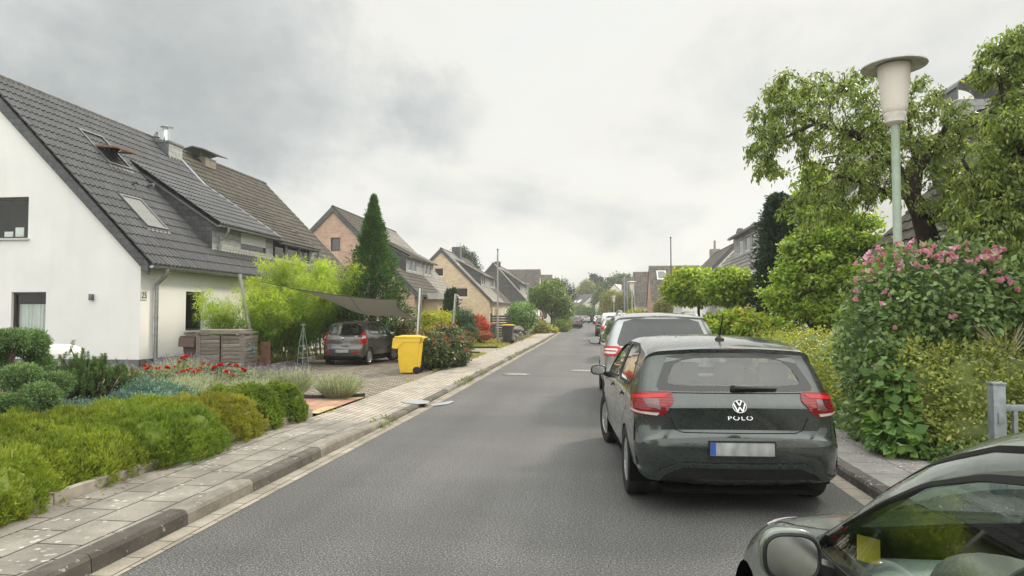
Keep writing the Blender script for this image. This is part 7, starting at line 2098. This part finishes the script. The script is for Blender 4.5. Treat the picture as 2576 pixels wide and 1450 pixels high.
# ---- generic shrub / tree of leaf sprays
def shrub(name, label, blobs, m, n, L=.07, Wd=.045, per=6, sig=.05, cat='shrub', group=None, up=.2, base=None, stems=8, core=.7, extra=(), zmin=.04, lump=.22, shell=.25, droop=0., spread=.75):
    B = np.array([b[0] for b in blobs])
    c = base or (float(B[:, 0].mean()), float(B[:, 1].mean()), .05)
    t = thing(name, label, cat, c, 0, group)
    P, N = blob_surface(blobs, n//per, shell, zmin, lump)
    Q, M = clumped(P, N, per, sig)
    A = unit(M*.6+rng.normal(size=Q.shape)*spread+np.array([0, 0, up]))
    A[:, 2] -= droop; A = unit(A)
    put('foliage', leaf_mesh('foliage', Q, A, unit(M+np.array([0, 0, .8])+rng.normal(size=Q.shape)*.5), L*(.6+.8*rng.rand(len(Q))), Wd*(.75+.5*rng.rand(len(Q))), .12), m, t)
    for nm, mm, frac, LL, WW, lift in extra:
        P2, N2 = blob_surface(blobs, int(n*frac/per), .05, zmin, lump)
        k = N2[:, 2] > .15; Q2, M2 = clumped(P2[k], N2[k], per, sig); Q2 += M2*lift
        put(nm, leaf_mesh(nm, Q2, unit(M2+rdir(len(Q2))*.8), rdir(len(Q2)), LL, WW, .1), mm, t)
    pr = []
    for k in range(stems):
        b = blobs[k % len(blobs)]; pr.append(((c[0]+random.uniform(-.15, .15), c[1]+random.uniform(-.15, .15), .03), (b[0][0]+random.uniform(-.4, .4)*b[1][0], b[0][1]+random.uniform(-.4, .4)*b[1][1], b[0][2]+random.uniform(-.1, .5)*b[1][2])))
    if pr: stems_mesh(pr, .022, .008).build('branch', M_bark, t)
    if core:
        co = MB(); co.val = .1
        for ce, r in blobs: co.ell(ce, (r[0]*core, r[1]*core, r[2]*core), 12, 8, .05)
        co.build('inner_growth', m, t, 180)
    return t

def tree(name, label, x, y, blobs, m, n, trunk=.12, fork=None, L=.12, Wd=.08, per=7, sig=.1, group=None, cat='tree', bark=None, lump=.28, up=.0, droop=0., base=0., shell=.35, limbs=None):
    t = thing(name, label, cat, (x, y, base), 0, group)
    top = max(b[0][2] for b in blobs); fz = fork or min(b[0][2]-b[1][2]*.6 for b in blobs)
    tr = MB(); tr.tube([(x, y, base-.02), (x+.03, y, base+(fz-base)*.5), (x, y, fz)], [trunk*1.25, trunk, trunk*.85], 10)
    for ce, r in blobs[:limbs]:
        tr.tube([(x, y, fz-.05), (x*.5+ce[0]*.5, y*.5+ce[1]*.5, fz*.45+ce[2]*.55), (ce[0], ce[1], ce[2]+r[2]*.4)], [trunk*.65, trunk*.4, trunk*.1], 7, False)
        for k in range(4):
            d = rdir(1)[0]; tr.tube([(x*.4+ce[0]*.6, y*.4+ce[1]*.6, fz*.35+ce[2]*.65), (ce[0]+d[0]*r[0]*.8, ce[1]+d[1]*r[1]*.8, ce[2]+d[2]*r[2]*.8)], [trunk*.28, trunk*.06], 5, False)
    tr.build('trunk', bark or M_bark, t)
    P, N = blob_surface(blobs, n//per, shell, None, lump)
    Q, M = clumped(P, N, per, sig)
    A = unit(M*.5+rng.normal(size=Q.shape)*.7+np.array([0, 0, up-droop]))
    put('crown', leaf_mesh('crown', Q, A, unit(M*.6+np.array([0, 0, 1.])+rng.normal(size=Q.shape)*.5), L*(.6+.8*rng.rand(len(Q))), Wd*(.75+.5*rng.rand(len(Q))), .12), m, t)
    return t
def bl(px, py, Y, rx, rz, dy=None):
    q = W(px, py, Y=Y); s = FPX/(Y*math.cos(YAW)); return (tuple(q), (rx/s, (dy or rx)/s, rz/s))

# left: copper hedge by the yellow bin, and what stands beyond it
CB = [bl(1082, 878, 18.9, 42, 42), bl(1118, 868, 20.0, 44, 46), bl(1150, 872, 21.4, 34, 40), bl(1100, 900, 19.4, 44, 30), bl(1140, 900, 20.4, 40, 28)]
shrub('copper_hedge', 'glossy dark hedge with coppery red young shoots behind the yellow bin', CB, L_copper, 15000, .085, .055, 5, .05, extra=(('young_shoots', L_coppertip, .11, .09, .032, .07),), cat='hedge', core=.72)
shrub('copper_shrub', 'loose reddish-green shrub between the hatchback bonnet and the yellow bin', [bl(1022, 856, 22.9, 24, 34), bl(1040, 872, 22.2, 22, 34), bl(1008, 838, 25.0, 22, 26)], L_copper, 5200, .085, .05, 5, .06, extra=(('young_shoots', L_coppertip, .12, .08, .03, .08),), core=.55)
shrub('golden_hedge', 'clipped hedge with bright golden top behind the sail poles', [bl(1085, 806, 30, 34, 24), bl(1118, 806, 30.5, 30, 22), bl(1100, 830, 30, 44, 26)], L_goldtop, 9000, .07, .04, 6, .05, cat='hedge', core=.8)
shrub('dark_shrub', 'dark green spreading shrub right of the golden hedge', [bl(1170, 810, 30.5, 26, 30), bl(1152, 800, 31, 22, 22), bl(1180, 835, 30, 22, 26)], L_yew, 6000, .08, .03, 6, .06)
shrub('red_maple', 'small red-leaved Japanese maple before the yellow brick wall', [bl(1203, 812, 37, 20, 16), bl(1215, 824, 36.5, 14, 14), bl(1195, 826, 37, 14, 14)], L_red, 5000, .09, .05, 6, .06, cat='small tree', core=.4)
shrub('rosy_shrub', 'low reddish-green shrub at the foot of the red maple', [bl(1205, 842, 36, 20, 10), bl(1222, 846, 35.5, 16, 8)], L_coppertip, 2500, .07, .04, 6, .05, core=.7)
for px, lab in ((1127, 'slim dark yew column left of the other at the brick pair'), (1141, 'slim dark yew column right of the other at the brick pair')):
    q = W(px, 800, Y=35); conifer('yew_column', lab, q.x, 35, 1.63+(791-728+(4 if px > 1130 else 0))*35/FPX*1.0, .30, L_yew, 3500, L=.12, Wd=.05, group='slim yew columns', power=.35, droop=.5)
q = W(1312, 800, Y=46)
tree('round_bush_tree', 'round light green leafy bush behind the loose stones and the black bin', q.x, 46, [bl(1312, 790, 46, 34, 28), bl(1295, 800, 46, 22, 22), bl(1330, 800, 46.5, 22, 22), bl(1312, 812, 46, 30, 20)], L_bush, 9000, .07, .5, .15, .075, 6, .09)
q = W(1388, 820, Y=66)
tree('street_tree', 'broad green tree with dark forked trunk leaning over the far left pavement', q.x, 66, [bl(1382, 745, 66, 36, 28), bl(1362, 760, 66, 30, 24), bl(1405, 765, 67, 28, 26), bl(1390, 722, 67, 26, 16), bl(1348, 745, 65, 16, 22), bl(1415, 790, 68, 18, 24)], L_green, 14000, .14, 1.3, .22, .13, 7, .16)
for px, py, Y, rx, rz, lab, m in ((1360, 825, 56, 18, 16, 'olive-green low shrub right of the round bush', L_olive), (1385, 835, 58, 16, 10, 'dry straw-coloured grasses at the far left pavement', L_grass), (1408, 822, 63, 18, 16, 'grey-green shrub under the forked street tree', L_green), (1422, 812, 72, 14, 22, 'tall light shrub before the black hatchback', L_olive), (1433, 785, 84, 12, 32, 'tall leafy shrub above the far left cars', L_green), (1420, 838, 66, 12, 9, 'small shrub at the kerb before the black hatchback', L_olive)):
    shrub('garden_shrub', lab, [bl(px, py, Y, rx, rz), bl(px-rx*.5, py+rz*.3, Y, rx*.7, rz*.7), bl(px+rx*.5, py+rz*.3, Y+.4, rx*.7, rz*.7)], m, 2600, .16, .09, 6, .1, group='garden shrubs along the left pavement')
# far trees
q = W(1435, 790, Y=120)
tree('gaunt_pine', 'gaunt open-crowned dark pine over the far left roofs', q.x, 120, [bl(1418, 716, 120, 9, 8), bl(1436, 730, 120, 9, 5), bl(1425, 742, 120, 10, 5), bl(1440, 752, 121, 8, 5)], L_darkfir, 900, .16, 4.5, .5, .2, 5, .3)
q = W(1172, 680, Y=95)
tree('cedar', 'dark layered cedar top behind the yellow brick roof', q.x, 95, [bl(1160, 632, 95, 14, 5), bl(1178, 645, 95, 16, 5), bl(1188, 658, 95, 14, 4), bl(1165, 655, 95, 16, 5), bl(1195, 672, 95, 14, 5)], L_darkfir, 2400, .2, 5, .4, .12, 6, .25)
for px, top, r, lab in ((1493, 694, 2.6, 'taller of the two far dark spruces'), (1509, 700, 2.8, 'shorter of the two far dark spruces')):
    q = W(px, 780, Y=215); conifer('far_spruce', lab, q.x, 215, W(px, top, Y=215).z, r, L_darkfir, 5000, L=.9, Wd=.3, group='far dark spruces', power=.9, per=6)
def ft(label, px, Y, bls, m, n, name='far_tree', L=.5, group='far trees closing the street', tr=.3, **k):
    q = W(px, 790, Y=Y); return tree(name, label, q.x, Y, [bl(a, b, Y+c, d, e) for a, b, c, d, e in bls], m, n, tr, None, L, L*.6, 6, L*.7, group=group, **k)
ft('far yellowish tree left of the dark spruces', 1475, 200, [(1475, 722, 0, 14, 16), (1462, 738, 0, 14, 14), (1488, 735, 2, 14, 18), (1450, 748, 0, 9, 8)], L_olive, 5000)
ft('big dark far tree behind the willow', 1560, 175, [(1555, 712, 0, 20, 20), (1535, 725, 0, 18, 24), (1575, 706, 2, 18, 14), (1520, 745, 0, 18, 30), (1530, 770, 0, 22, 26), (1508, 735, 3, 14, 20)], L_far, 9000)
ft('dark tree right behind the cream house', 1505, 168, [(1505, 760, 0, 14, 22), (1512, 745, 0, 12, 18), (1520, 775, 0, 16, 16)], L_far, 4000)
ft('light green rounded bush at the bend', 1520, 140, [(1520, 785, 0, 14, 12), (1512, 792, 0, 12, 10)], L_olive, 2200, L=.3)
ft('dark hedge bush left of the bend lamp', 1478, 145, [(1478, 786, 0, 18, 10), (1462, 788, 0, 14, 9), (1492, 792, 1, 14, 9)], L_far, 2600, L=.3)
ft('grey-green shrub before the cream house', 1462, 150, [(1460, 778, 0, 12, 10), (1472, 782, 0, 12, 8)], L_green, 2000, L=.3)
ft('shrub at the bend right of the farthest lamp', 1550, 130, [(1550, 790, 0, 16, 12), (1536, 796, 0, 10, 10)], L_green, 2400, L=.3)
ft('yellowing shrub over the roof of the silver people carrier', 1605, 100, [(1606, 790, 0, 18, 8), (1590, 792, 0, 12, 8)], L_goldtop, 1800, L=.25)
ft('small light tree before the wide brown roof', 1672, 62, [(1672, 770, 0, 20, 18), (1660, 782, 0, 16, 12)], L_olive, 2600, L=.2)
ft('slender golden-leaved tree behind the dark-topped flagpole', 1690, 64, [(1688, 705, 0, 14, 16), (1676, 725, 0, 14, 10), (1700, 690, 0, 10, 12), (1692, 745, 0, 14, 16)], L_goldtop, 2600, L=.18, tr=.1)
# clipped hedge closing the bend
hq = [W(px, 800, Y=138) for px in (1440, 1500, 1560)]
shrub('clipped_hedge', 'dark clipped hedge closing the view where the street bends', [((q.x+dx, 138, .9), (3.2, 1.2, 1.3)) for q in hq for dx in (-2.2, 0, 2.2)], L_far, 7000, .3, .18, 6, .2, cat='hedge', stems=4, core=.85)
# weeping willow
q = W(1545, 790, Y=112)
wt_ = thing('weeping_willow', 'weeping willow with hanging pale green curtains beyond the far street lamps', 'tree', (q.x, 112, 0))
tr = MB(); tr.tube([(q.x, 112, 0), (q.x, 112, 3.2)], [.35, .28], 8); tr.build('trunk', M_bark, wt_)
P, N = blob_surface([bl(1538, 742, 112, 32, 16), bl(1570, 745, 113, 26, 14), bl(1600, 756, 112, 14, 12)], 520, .3, None, .2)
Q = []; 
for p in P:
    ln = 1.2+2.2*rng.rand(); k = 26; s_ = np.linspace(0, 1, k)
    Q.append(p+np.stack([np.sin(s_*3+p[0])*.15, np.zeros(k), -s_*ln], 1)+rng.normal(size=(k, 3))*.06)
Q = np.vstack(Q); A = unit(np.array([0, 0, -1.])+rng.normal(size=Q.shape)*.3)
put('crown', leaf_mesh('crown', Q, A, rdir(len(Q)), .32, .09, .1), L_olive, wt_)

# ---- right side: ball maples, caravan shrubs, conifer, sweetgum
def ball(label, px, py, Y, rx, rz, m, n, base_px):
    q = W(base_px, 800, Y=Y); bb = [bl(px, py, Y, rx, rz), bl(px-rx*.35, py+rz*.2, Y-.2, rx*.62, rz*.75), bl(px+rx*.35, py-rz*.05, Y+.2, rx*.6, rz*.8), bl(px, py+rz*.25, Y-.3, rx*.7, rz*.7)]
    tree('ball_maple', label, q.x, Y, bb, m, n, .06, 2.05, .13, .10, 6, .07, group='ball-shaped maples', lump=.16, up=.05, droop=.15)
ball('left, darker one of the two ball-shaped maples', 1740, 722, 27, 66, 43, L_maple, 15000, 1757)
ball('right, lighter one of the two ball-shaped maples', 1838, 722, 24, 66, 40, L_maple, 15000, 1858)
RS = [bl(1810, 826, 19.5, 40, 24), bl(1862, 818, 18.8, 40, 28), bl(1905, 828, 18, 40, 22), bl(1790, 842, 19, 26, 18), bl(1950, 834, 17.5, 36, 18)]
shrub('viburnum', 'light green shrub with reddish leaves behind the dark hatchback roof', RS, L_maple, 12000, .12, .09, 6, .07, extra=(('reddish_leaves', L_coppertip, .10, .09, .06, .03),), lump=.3)
q = W(1962, 800, Y=23)
conifer('dark_conifer', 'dark bushy conifer between the ball maples and the sweetgum', q.x, 23, W(1962, 488, Y=23).z, 1.0, L_darkfir, 26000, L=.14, Wd=.045, power=.38, droop=.1)
q = W(2065, 800, Y=19.5); SG = [bl(2060, 770, 19.5, 95, 40), bl(2075, 715, 19.6, 95, 42), bl(2060, 655, 19.7, 82, 42), bl(2075, 600, 19.8, 72, 40), bl(2065, 545, 20, 56, 40), bl(2050, 490, 20.2, 44, 40), bl(2050, 440, 20.3, 26, 36), bl(2150, 690, 19.2, 60, 26), bl(2160, 610, 19.6, 60, 24), bl(1975, 740, 19.4, 48, 24), bl(1985, 690, 19.5, 40, 20), bl(2150, 560, 19.8, 50, 22), bl(2010, 620, 19.6, 40, 20), bl(2110, 790, 19, 70, 30), bl(2170, 750, 18.9, 60, 30)]
SG = [(c, (r[0]*.95, r[1]*.95, r[2]*.60)) for c, r in SG]
tree('sweetgum', 'bright green layered sweetgum left of the green lamp post', q.x, 19.6, SG, L_gum, 60000, .14, 1.0, .105, .085, 8, .085, lump=.42, droop=.3, shell=.55)

# ---- cherry tree: limbs surveyed from the photograph, twigs grown toward crown points
def grow_tree(name, label, limbs, crown, ntw, m, leaves_per, base, L=.105, Wd=.042, twig=.010, group=None, twl=.8):
    t = thing(name, label, 'tree', base)
    tr = MB(); sk = []
    for pts, rad in limbs:
        tr.tube(pts, rad, 10)
        for a, b in zip(pts, pts[1:]):
            for k in range(5): sk.append(Vector(a)*(1-k/5)+Vector(b)*(k/5))
    sk = sk[6:]
    S = np.array([list(p) for p in sk])
    B = np.array([list(c)+list(r) for c, r in crown]); wts = B[:, 3]*B[:, 5]; wts /= wts.sum()
    k = rng.choice(len(B), ntw, p=wts); d = rdir(ntw)*(rng.rand(ntw)**.45)[:, None]; T = B[k, :3]+d*B[k, 3:]
    tw = MB(); Q = []; A = []
    nodes = S.copy()
    order = np.argsort([np.min(((nodes-p)**2).sum(1)) for p in T])
    for i in order:
        p = T[i]; dd = ((nodes-p)**2).sum(1); j = dd.argmin(); o = nodes[j]; ln = math.sqrt(dd[j])
        if ln < .05: continue
        mid = (o+p)/2+rng.normal(size=3)*ln*.12+np.array([0, 0, ln*.14])
        tw.tube([o, mid, p], [min(.024, twig+ln*.006), twig*.75, .0035], 5, False)
        f = np.linspace(.25, 1, 7)[:, None]; C = o*(1-f)**2+2*mid*f*(1-f)+p*f*f
        nodes = np.vstack([nodes, C[2:5:2]])
        m_ = int(leaves_per*(.5+rng.rand()))
        fl = (.2+.8*rng.rand(m_)**.7)[:, None]; c = o*(1-fl)**2+2*mid*fl*(1-fl)+p*fl*fl
        Q.append(c+rng.normal(size=(m_, 3))*.045); A.append(unit(rng.normal(size=(m_, 3))*.42+np.array([0, 0, -.8])+unit(p-o)*.35))
    tr.build('trunk', M_bark_dark, t); tw.build('twigs', M_bark_dark, t)
    Q = np.vstack(Q); A = np.vstack(A)
    put('crown', leaf_mesh('crown', Q, A, rdir(len(Q)), L*(.65+.6*rng.rand(len(Q))), Wd*(.75+.5*rng.rand(len(Q))), .18), m, t)
    return t
Yc = 11.6
def z6(x, z, Y): return tuple(W(1823.9+.5423*x, 31.4+.5423*z, Y=Y))
tb = W(2352, 760, Y=Yc)
limbs = [([(tb.x+.1, Yc, .05), tuple(W(2345, 680, Y=Yc)), z6(945, 1060, Yc), z6(905, 930, Yc), z6(865, 850, Yc)], [.20, .175, .16, .14, .125]),
         ([z6(865, 850, Yc), z6(815, 750, Yc), z6(740, 650, 11.5), z6(600, 565, 11.3), z6(420, 515, 11.1), z6(240, 410, 11.0)], [.105, .09, .075, .055, .035, .014]),
         ([z6(875, 870, Yc), z6(890, 740, 11.7), z6(960, 640, 11.8), z6(1010, 565, 11.9), z6(1060, 440, 12.0)], [.095, .085, .065, .05, .02]),
         ([z6(830, 850, Yc), z6(740, 835, 11.3), z6(630, 785, 11.0), z6(520, 760, 10.8)], [.07, .05, .035, .015]),
         ([z6(770, 690, 11.5), z6(720, 560, 11.7), z6(650, 450, 11.9), z6(560, 330, 12.0)], [.06, .045, .03, .012]),
         ([z6(420, 515, 11.1), z6(260, 590, 10.9), z6(150, 640, 10.8)], [.03, .02, .01]),
         ([z6(890, 740, 11.7), z6(860, 560, 11.9), z6(840, 420, 12.1)], [.05, .03, .012])]
crown = [bl(2080, 300, 11.4, 150, 95), bl(1955, 330, 11.0, 80, 120), bl(2210, 330, 11.6, 110, 120), bl(2120, 420, 11.2, 150, 80), bl(1950, 235, 11.1, 55, 60), bl(2320, 270, 11.9, 70, 95), bl(2090, 520, 11.0, 120, 55), bl(2020, 230, 11.6, 90, 55), bl(2350, 400, 11.8, 90, 110), bl(2200, 480, 11.2, 110, 60), bl(1920, 420, 10.9, 45, 60), bl(2160, 230, 11.8, 100, 50), bl(2400, 330, 11.6, 60, 80), bl(2430, 440, 11.2, 70, 70), bl(2390, 520, 11.2, 70, 50)]
grow_tree('cherry_tree', 'spreading cherry tree with dark leaning trunk and hanging leaves behind the lamp post', limbs, crown, 760, L_cherry, 34, (tb.x+.1, Yc, .05), L=.085, Wd=.029)
# second cherry at the right edge
Y2 = 9.6
def zz(px, py, Y=Y2): return tuple(W(px, py, Y=Y))
limbs2 = [([(7.0, Y2, .05), zz(2640, 700), zz(2600, 560), zz(2560, 420), zz(2540, 300), zz(2510, 190)], [.16, .14, .12, .09, .05, .02]),
          ([zz(2600, 560), zz(2520, 500), zz(2450, 450), zz(2420, 400)], [.09, .06, .04, .015]),
          ([zz(2620, 620), zz(2540, 600), zz(2460, 560, 9.3)], [.08, .05, .02]), ([zz(2560, 420), zz(2620, 250), zz(2640, 120)], [.06, .04, .02])]
crown2 = [bl(2500, 470, Y2, 95, 70), bl(2560, 560, Y2, 110, 80), bl(2470, 560, 9.4, 80, 70), bl(2540, 350, Y2, 85, 80), bl(2520, 180, 9.7, 70, 95), bl(2580, 120, 9.7, 60, 60), bl(2600, 420, Y2, 90, 120), bl(2480, 620, 9.3, 80, 40), bl(2560, 640, 9.3, 90, 50)]
grow_tree('cherry_tree', 'dense leafy tree cut by the right edge of the picture', limbs2, crown2, 520, L_cherry, 52, (7.0, Y2, .05), L=.085, Wd=.032)

# ---- hedges and hibiscus on the right pavement
def hedge_blobs(path, rx, rz, zc, n):
    out = []
    for k in range(n):
        f = k/(n-1)*(len(path)-1); i = min(int(f), len(path)-2); g = f-i
        x = path[i][0]*(1-g)+path[i+1][0]*g; y = path[i][1]*(1-g)+path[i+1][1]*g
        out.append(((x+random.uniform(-.1, .1), y, zc+random.uniform(-.06, .06)), (rx*random.uniform(.85, 1.15), rx*random.uniform(.9, 1.3), rz*random.uniform(.88, 1.12))))
    return out
hb = hedge_blobs([(4.05, 10.1), (4.1, 13), (4.25, 19)], .64, .62, .62, 13)
shrub('privet_hedge', 'golden-green privet hedge along the right pavement beyond the hibiscus', hb, L_privet, 46000, .05, .030, 7, .045, cat='hedge', core=.74, lump=.3, up=.35)
shrub('privet_hedge', 'olive-green leafy hedge under the pink hibiscus, next to the steel railing', [((3.60, 8.25, .62), (.45, .45, .64)), ((4.05, 8.1, .66), (.55, .5, .64)), ((3.80, 8.5, .60), (.55, .45, .68)), ((4.5, 8.2, .7), (.55, .5, .60)), ((3.90, 7.85, .35), (.5, .38, .34))], L_hedge, 22000, .055, .030, 7, .045, cat='hedge', core=.74, lump=.26, up=.3)
# hibiscus
HB = [((3.95, 9.1, 1.35), (.85, .65, .90)), ((4.65, 9.0, 1.45), (.85, .65, .90)), ((3.5, 9.0, 1.15), (.5, .55, .80)), ((4.3, 8.9, 1.85), (.85, .55, .62)), ((5.1, 8.9, 1.3), (.55, .55, .85)), ((3.45, 8.6, .75), (.42, .45, .58)), ((3.9, 9.1, 1.95), (.55, .5, .48))]
hib = shrub('hibiscus', 'large hibiscus bush with pink flowers around the green lamp post', HB, L_hib, 30000, .075, .055, 6, .055, core=.66, lump=.26, up=.1, base=(4.2, 9.0, .08), stems=16)
blm = []
for k in range(3):
    a = np.arange(5)*2*PI/5+k; el = .75+.25*k
    d = np.stack([np.cos(a)*math.cos(el), np.sin(a)*math.cos(el), np.full(5, math.sin(el))], 1)
    me = leaf_mesh('blossom', d*.004, d, np.stack([-np.cos(a), -np.sin(a), np.full(5, 1.)], 1), np.full(5, .075), np.full(5, .07), .2, None, .62); me.materials.append(L_petal); blm.append(me)
FL = [(2185, 668), (2200, 630), (2215, 660), (2222, 675), (2190, 690), (2205, 650), (2260, 622), (2285, 628), (2275, 640), (2300, 612), (2320, 622), (2298, 646), (2340, 640), (2352, 652), (2250, 655), (2180, 705), (2165, 702), (2150, 712), (2145, 735), (2160, 668), (2210, 720), (2232, 738), (2236, 748), (2390, 640), (2400, 632), (2412, 628), (2425, 618), (2438, 668), (2480, 640), (2500, 648), (2510, 640), (2490, 655), (2502, 662), (2515, 655), (2520, 690), (2535, 705), (2520, 710), (2360, 690), (2330, 680), (2300, 668), (2265, 690), (2240, 700), (2375, 660), (2540, 720), (2550, 735), (2480, 690), (2262, 650), (2312, 640), (2385, 802), (2393, 800), (2245, 830), (2215, 770), (2210, 925), (2160, 760), (2183, 650), (2196, 664), (2226, 650), (2205, 692), (2172, 690), (2345, 628)]
FL += [(2195+11.5*k+random.uniform(-6, 6), 632+random.uniform(-8, 44)) for k in range(30)]
FL = FL[:96]
for k, (px, py) in enumerate(FL):
    # on the near face of the bush
    q = None
    o_ = CPOS; d_ = (W(px, py, Y=8.0)-CPOS).normalized(); best = None
    for c, r in HB:
        c = Vector(c); rr = Vector((1/r[0], 1/r[1], 1/r[2])); oo = Vector([(o_-c)[i]*rr[i] for i in range(3)]); d2 = Vector([d_[i]*rr[i] for i in range(3)])
        a_, b_, c_ = d2.dot(d2), 2*oo.dot(d2), oo.dot(oo)-1.12; D_ = b_*b_-4*a_*c_
        if D_ > 0:
            tt = (-b_-math.sqrt(D_))/(2*a_)
            if best is None or tt < best: best = tt
    q = o_+d_*best if best else W(px, py, Y=8.8)
    o = bpy.data.objects.new('blossom', blm[k % 3]); COL.objects.link(o); o.parent = hib; o.matrix_parent_inverse = Matrix.Translation(-hib.location)
    o.location = q; s_ = random.uniform(.75, 1.1); o.scale = (s_, s_, s_); o.rotation_euler = (random.uniform(.2, 1.3), random.uniform(-.6, .6), random.uniform(0, 6))
P, N = blob_surface(HB, 900, .02, 1.6, .1); P = P[N[:, 2] > .2][:110]
put('faded_buds', leaf_mesh('faded_buds', P+np.array([0, 0, .05]), rdir(len(P)), rdir(len(P)), .055, .018, .3), L_bud, hib)
tw = MB()
for k in range(26):
    a = random.uniform(-1.2, 1.2); b = Vector((4.55, 8.35, 1.1)); e = b+Vector((math.sin(a)*.35, random.uniform(-.15, .1), .15+.35*random.random())); tw.tube([b+Vector((math.sin(a)*.05, 0, 0)), b*.5+e*.5+Vector((0, -.05, .03)), e], [.009, .006, .003], 5, False)
tw.build('bare_twigs', M_twig, hib)
# large-leaved vine at the foot
shrub('vine', 'large-leaved vine trailing to the pavement below the hibiscus', [((3.32, 8.15, .55), (.22, .28, .50)), ((3.30, 7.95, .28), (.25, .28, .26)), ((3.40, 8.4, .7), (.25, .3, .5))], L_vine, 1500, .12, .11, 3, .04, core=.5, droop=.5)
shrub('ivy', 'dark ivy and weeds creeping at the foot of the right hedge', [((3.75, 7.65, .14), (.35, .35, .16)), ((3.35, 8.8, .16), (.25, .6, .2)), ((3.45, 10.0, .16), (.28, .8, .22)), ((4.2, 7.5, .14), (.4, .3, .14)), ((3.5, 11.6, .16), (.28, .9, .22))], L_hib, 9000, .05, .04, 6, .03, core=.6, stems=0, up=.2)
# hedge growth behind the railing
shrub('privet_hedge', 'sparse dry hedge seen through the bars of the steel railing', [((5.2, 8.2, .5), (.7, .5, .55)), ((6.0, 8.0, .5), (.8, .5, .5))], L_olive, 6000, .05, .03, 6, .05, cat='hedge', core=.6)

# ---- litter, grass, weeds
def scatter(name, pts, L, Wd, m, flat=.15, kind='stuff'):
    n = len(pts); A = unit(rdir(n)*np.array([1, 1, flat])); o = put(name, leaf_mesh(name, pts, A, np.array([0, 0, 1.])+rdir(n)*.25, L*(.6+.8*rng.rand(n)), Wd*(.6+.8*rng.rand(n)), .15), m); return tag(o, kind=kind)
n = 420; y = 5.6+4.6*rng.rand(n)**1.2; x = 3.45-.55*np.abs(rng.normal(size=n))*.8
scatter('fallen_petals', np.stack([x, y, np.full(n, .106)], 1), .035, .016, L_bud)
n = 500; x = np.r_[-4.24+.12*np.abs(rng.normal(size=n//2)), 2.6+1.0*rng.rand(n//2)]; y = np.r_[2.5+7*rng.rand(n//2), 5+12*rng.rand(n//2)]; z = np.where(x < 0, .12, .105)
scatter('fallen_leaves', np.stack([x, y, z], 1), .03, .014, L_dry)
def blades(name, P, h, wd, m, spread=.35):
    n = len(P); A = unit(np.array([0, 0, 1.])+rng.normal(size=(n, 3))*spread); return tag(put(name, leaf_mesh(name, P, A, rdir(n), h*(.5+rng.rand(n)), wd, .1, None, .3), m), kind='stuff')
n = 26000; x = -12+7.4*rng.rand(n); y = 31.8+18*rng.rand(n); k = x < -4.55-.0*y
blades('lawn_grass', np.stack([x[k], y[k], np.full(k.sum(), .05)], 1), .09, .03, L_grass)
n = 9000; y = 18.5+9*rng.rand(n); x = -4.40-.5*rng.rand(n)*np.clip((y-19)/4, .2, 1.3)
blades('verge_grass', np.stack([x, y, np.full(n, .055)], 1), .05, .012, L_grass)
# weeds in kerb and paving joints
n = 2600; y = 9.5+55*rng.rand(n)**1.4; cl_ = np.sin(y*2.1)+np.sin(y*.77+1)+np.sin(y*5.3)*.6; k = cl_ > .45; y = y[k]; x = np.array([xl(v) for v in y])+np.where(rng.rand(len(y)) < .6, .02, -.15)+rng.normal(size=len(y))*.02
blades('kerb_weeds', np.stack([x, y, np.where(x > np.array([xl(v) for v in y]), .0, .06)], 1), .055, .02, L_weed, .8)
n = 3500; x = -8.5+4*rng.rand(n); y = 13.2+10*rng.rand(n); k = (np.sin(x*3+y)*np.sin(y*1.7) > .45) | ((y < 15.2) & (rng.rand(n) < .5)); k &= (y > 13.2+(-x-7.3)*0)
blades('drive_moss', np.stack([x[k], y[k], np.full(k.sum(), .066)], 1), .018, .014, L_grass, .9)
n = 1500; y = 10.2+30*rng.rand(n); x = np.full(n, -4.29)+rng.normal(size=n)*.03; k = np.sin(y*1.3)+np.sin(y*3.7) > .5
blades('paving_weeds', np.stack([x[k], y[k], np.full(k.sum(), .06)], 1), .05, .012, L_grass, .7)

# ---- what stands behind the viewer, seen only as reflections in the parked cars
gable_house('yellow_brick_house', 'yellow brick house behind the viewpoint, left of the street', -26, -12, -11., -16., 3.2, 8.7, M_brick_yel, M_brick_yel, M_tile_grey, pitch=.32, course=.4, ns=4, f_holes=[(-24, -23, 1, 2.2), (-18, -17, 1, 2.2)])
gable_house('white_house', 'white house behind the viewpoint, right of the street', -28, -14, 9., 14., 3.2, 8.7, M_render, M_render, M_tile_dark, pitch=.32, course=.4, ns=4, f_holes=[(-24, -23, 1, 2.2), (-18, -17, 1, 2.2)])
tree('street_tree', 'leafy tree behind the viewpoint', -6.5, -9, [((-6.5, -9, 4), (2, 2, 2)), ((-6, -10, 3), (2, 2, 1.4)), ((-7.5, -8, 3.2), (1.6, 1.6, 1.4))], L_green, 3000, .14, 1.5, .3, .2, 6, .2)
shrub('privet_hedge', 'hedge behind the viewpoint beside the street', [((5.2, -8-k*1.6, .9), (.9, 1.1, 1.1)) for k in range(5)], L_privet, 2500, .2, .14, 6, .1, cat='hedge', core=.8)
# ------------------------------------------------------------------ thin summer haze: one even box of air
hz = MB(); hz.box(-60, 60, -40, 440, -1.1, 45)
hzm = bpy.data.materials.new('thin_haze'); hzm.use_nodes = True
ht = NT(hzm.node_tree); ht.n.clear()
hv = ht.node('ShaderNodeVolumePrincipled', {'Color': (.93, .95, .96, 1), 'Density': .0008, 'Anisotropy': .2})
ht.l.new(hv.outputs[0], ht.node('ShaderNodeOutputMaterial').inputs['Volume'])
tag(hz.build('haze', hzm, None, 0), kind='stuff')
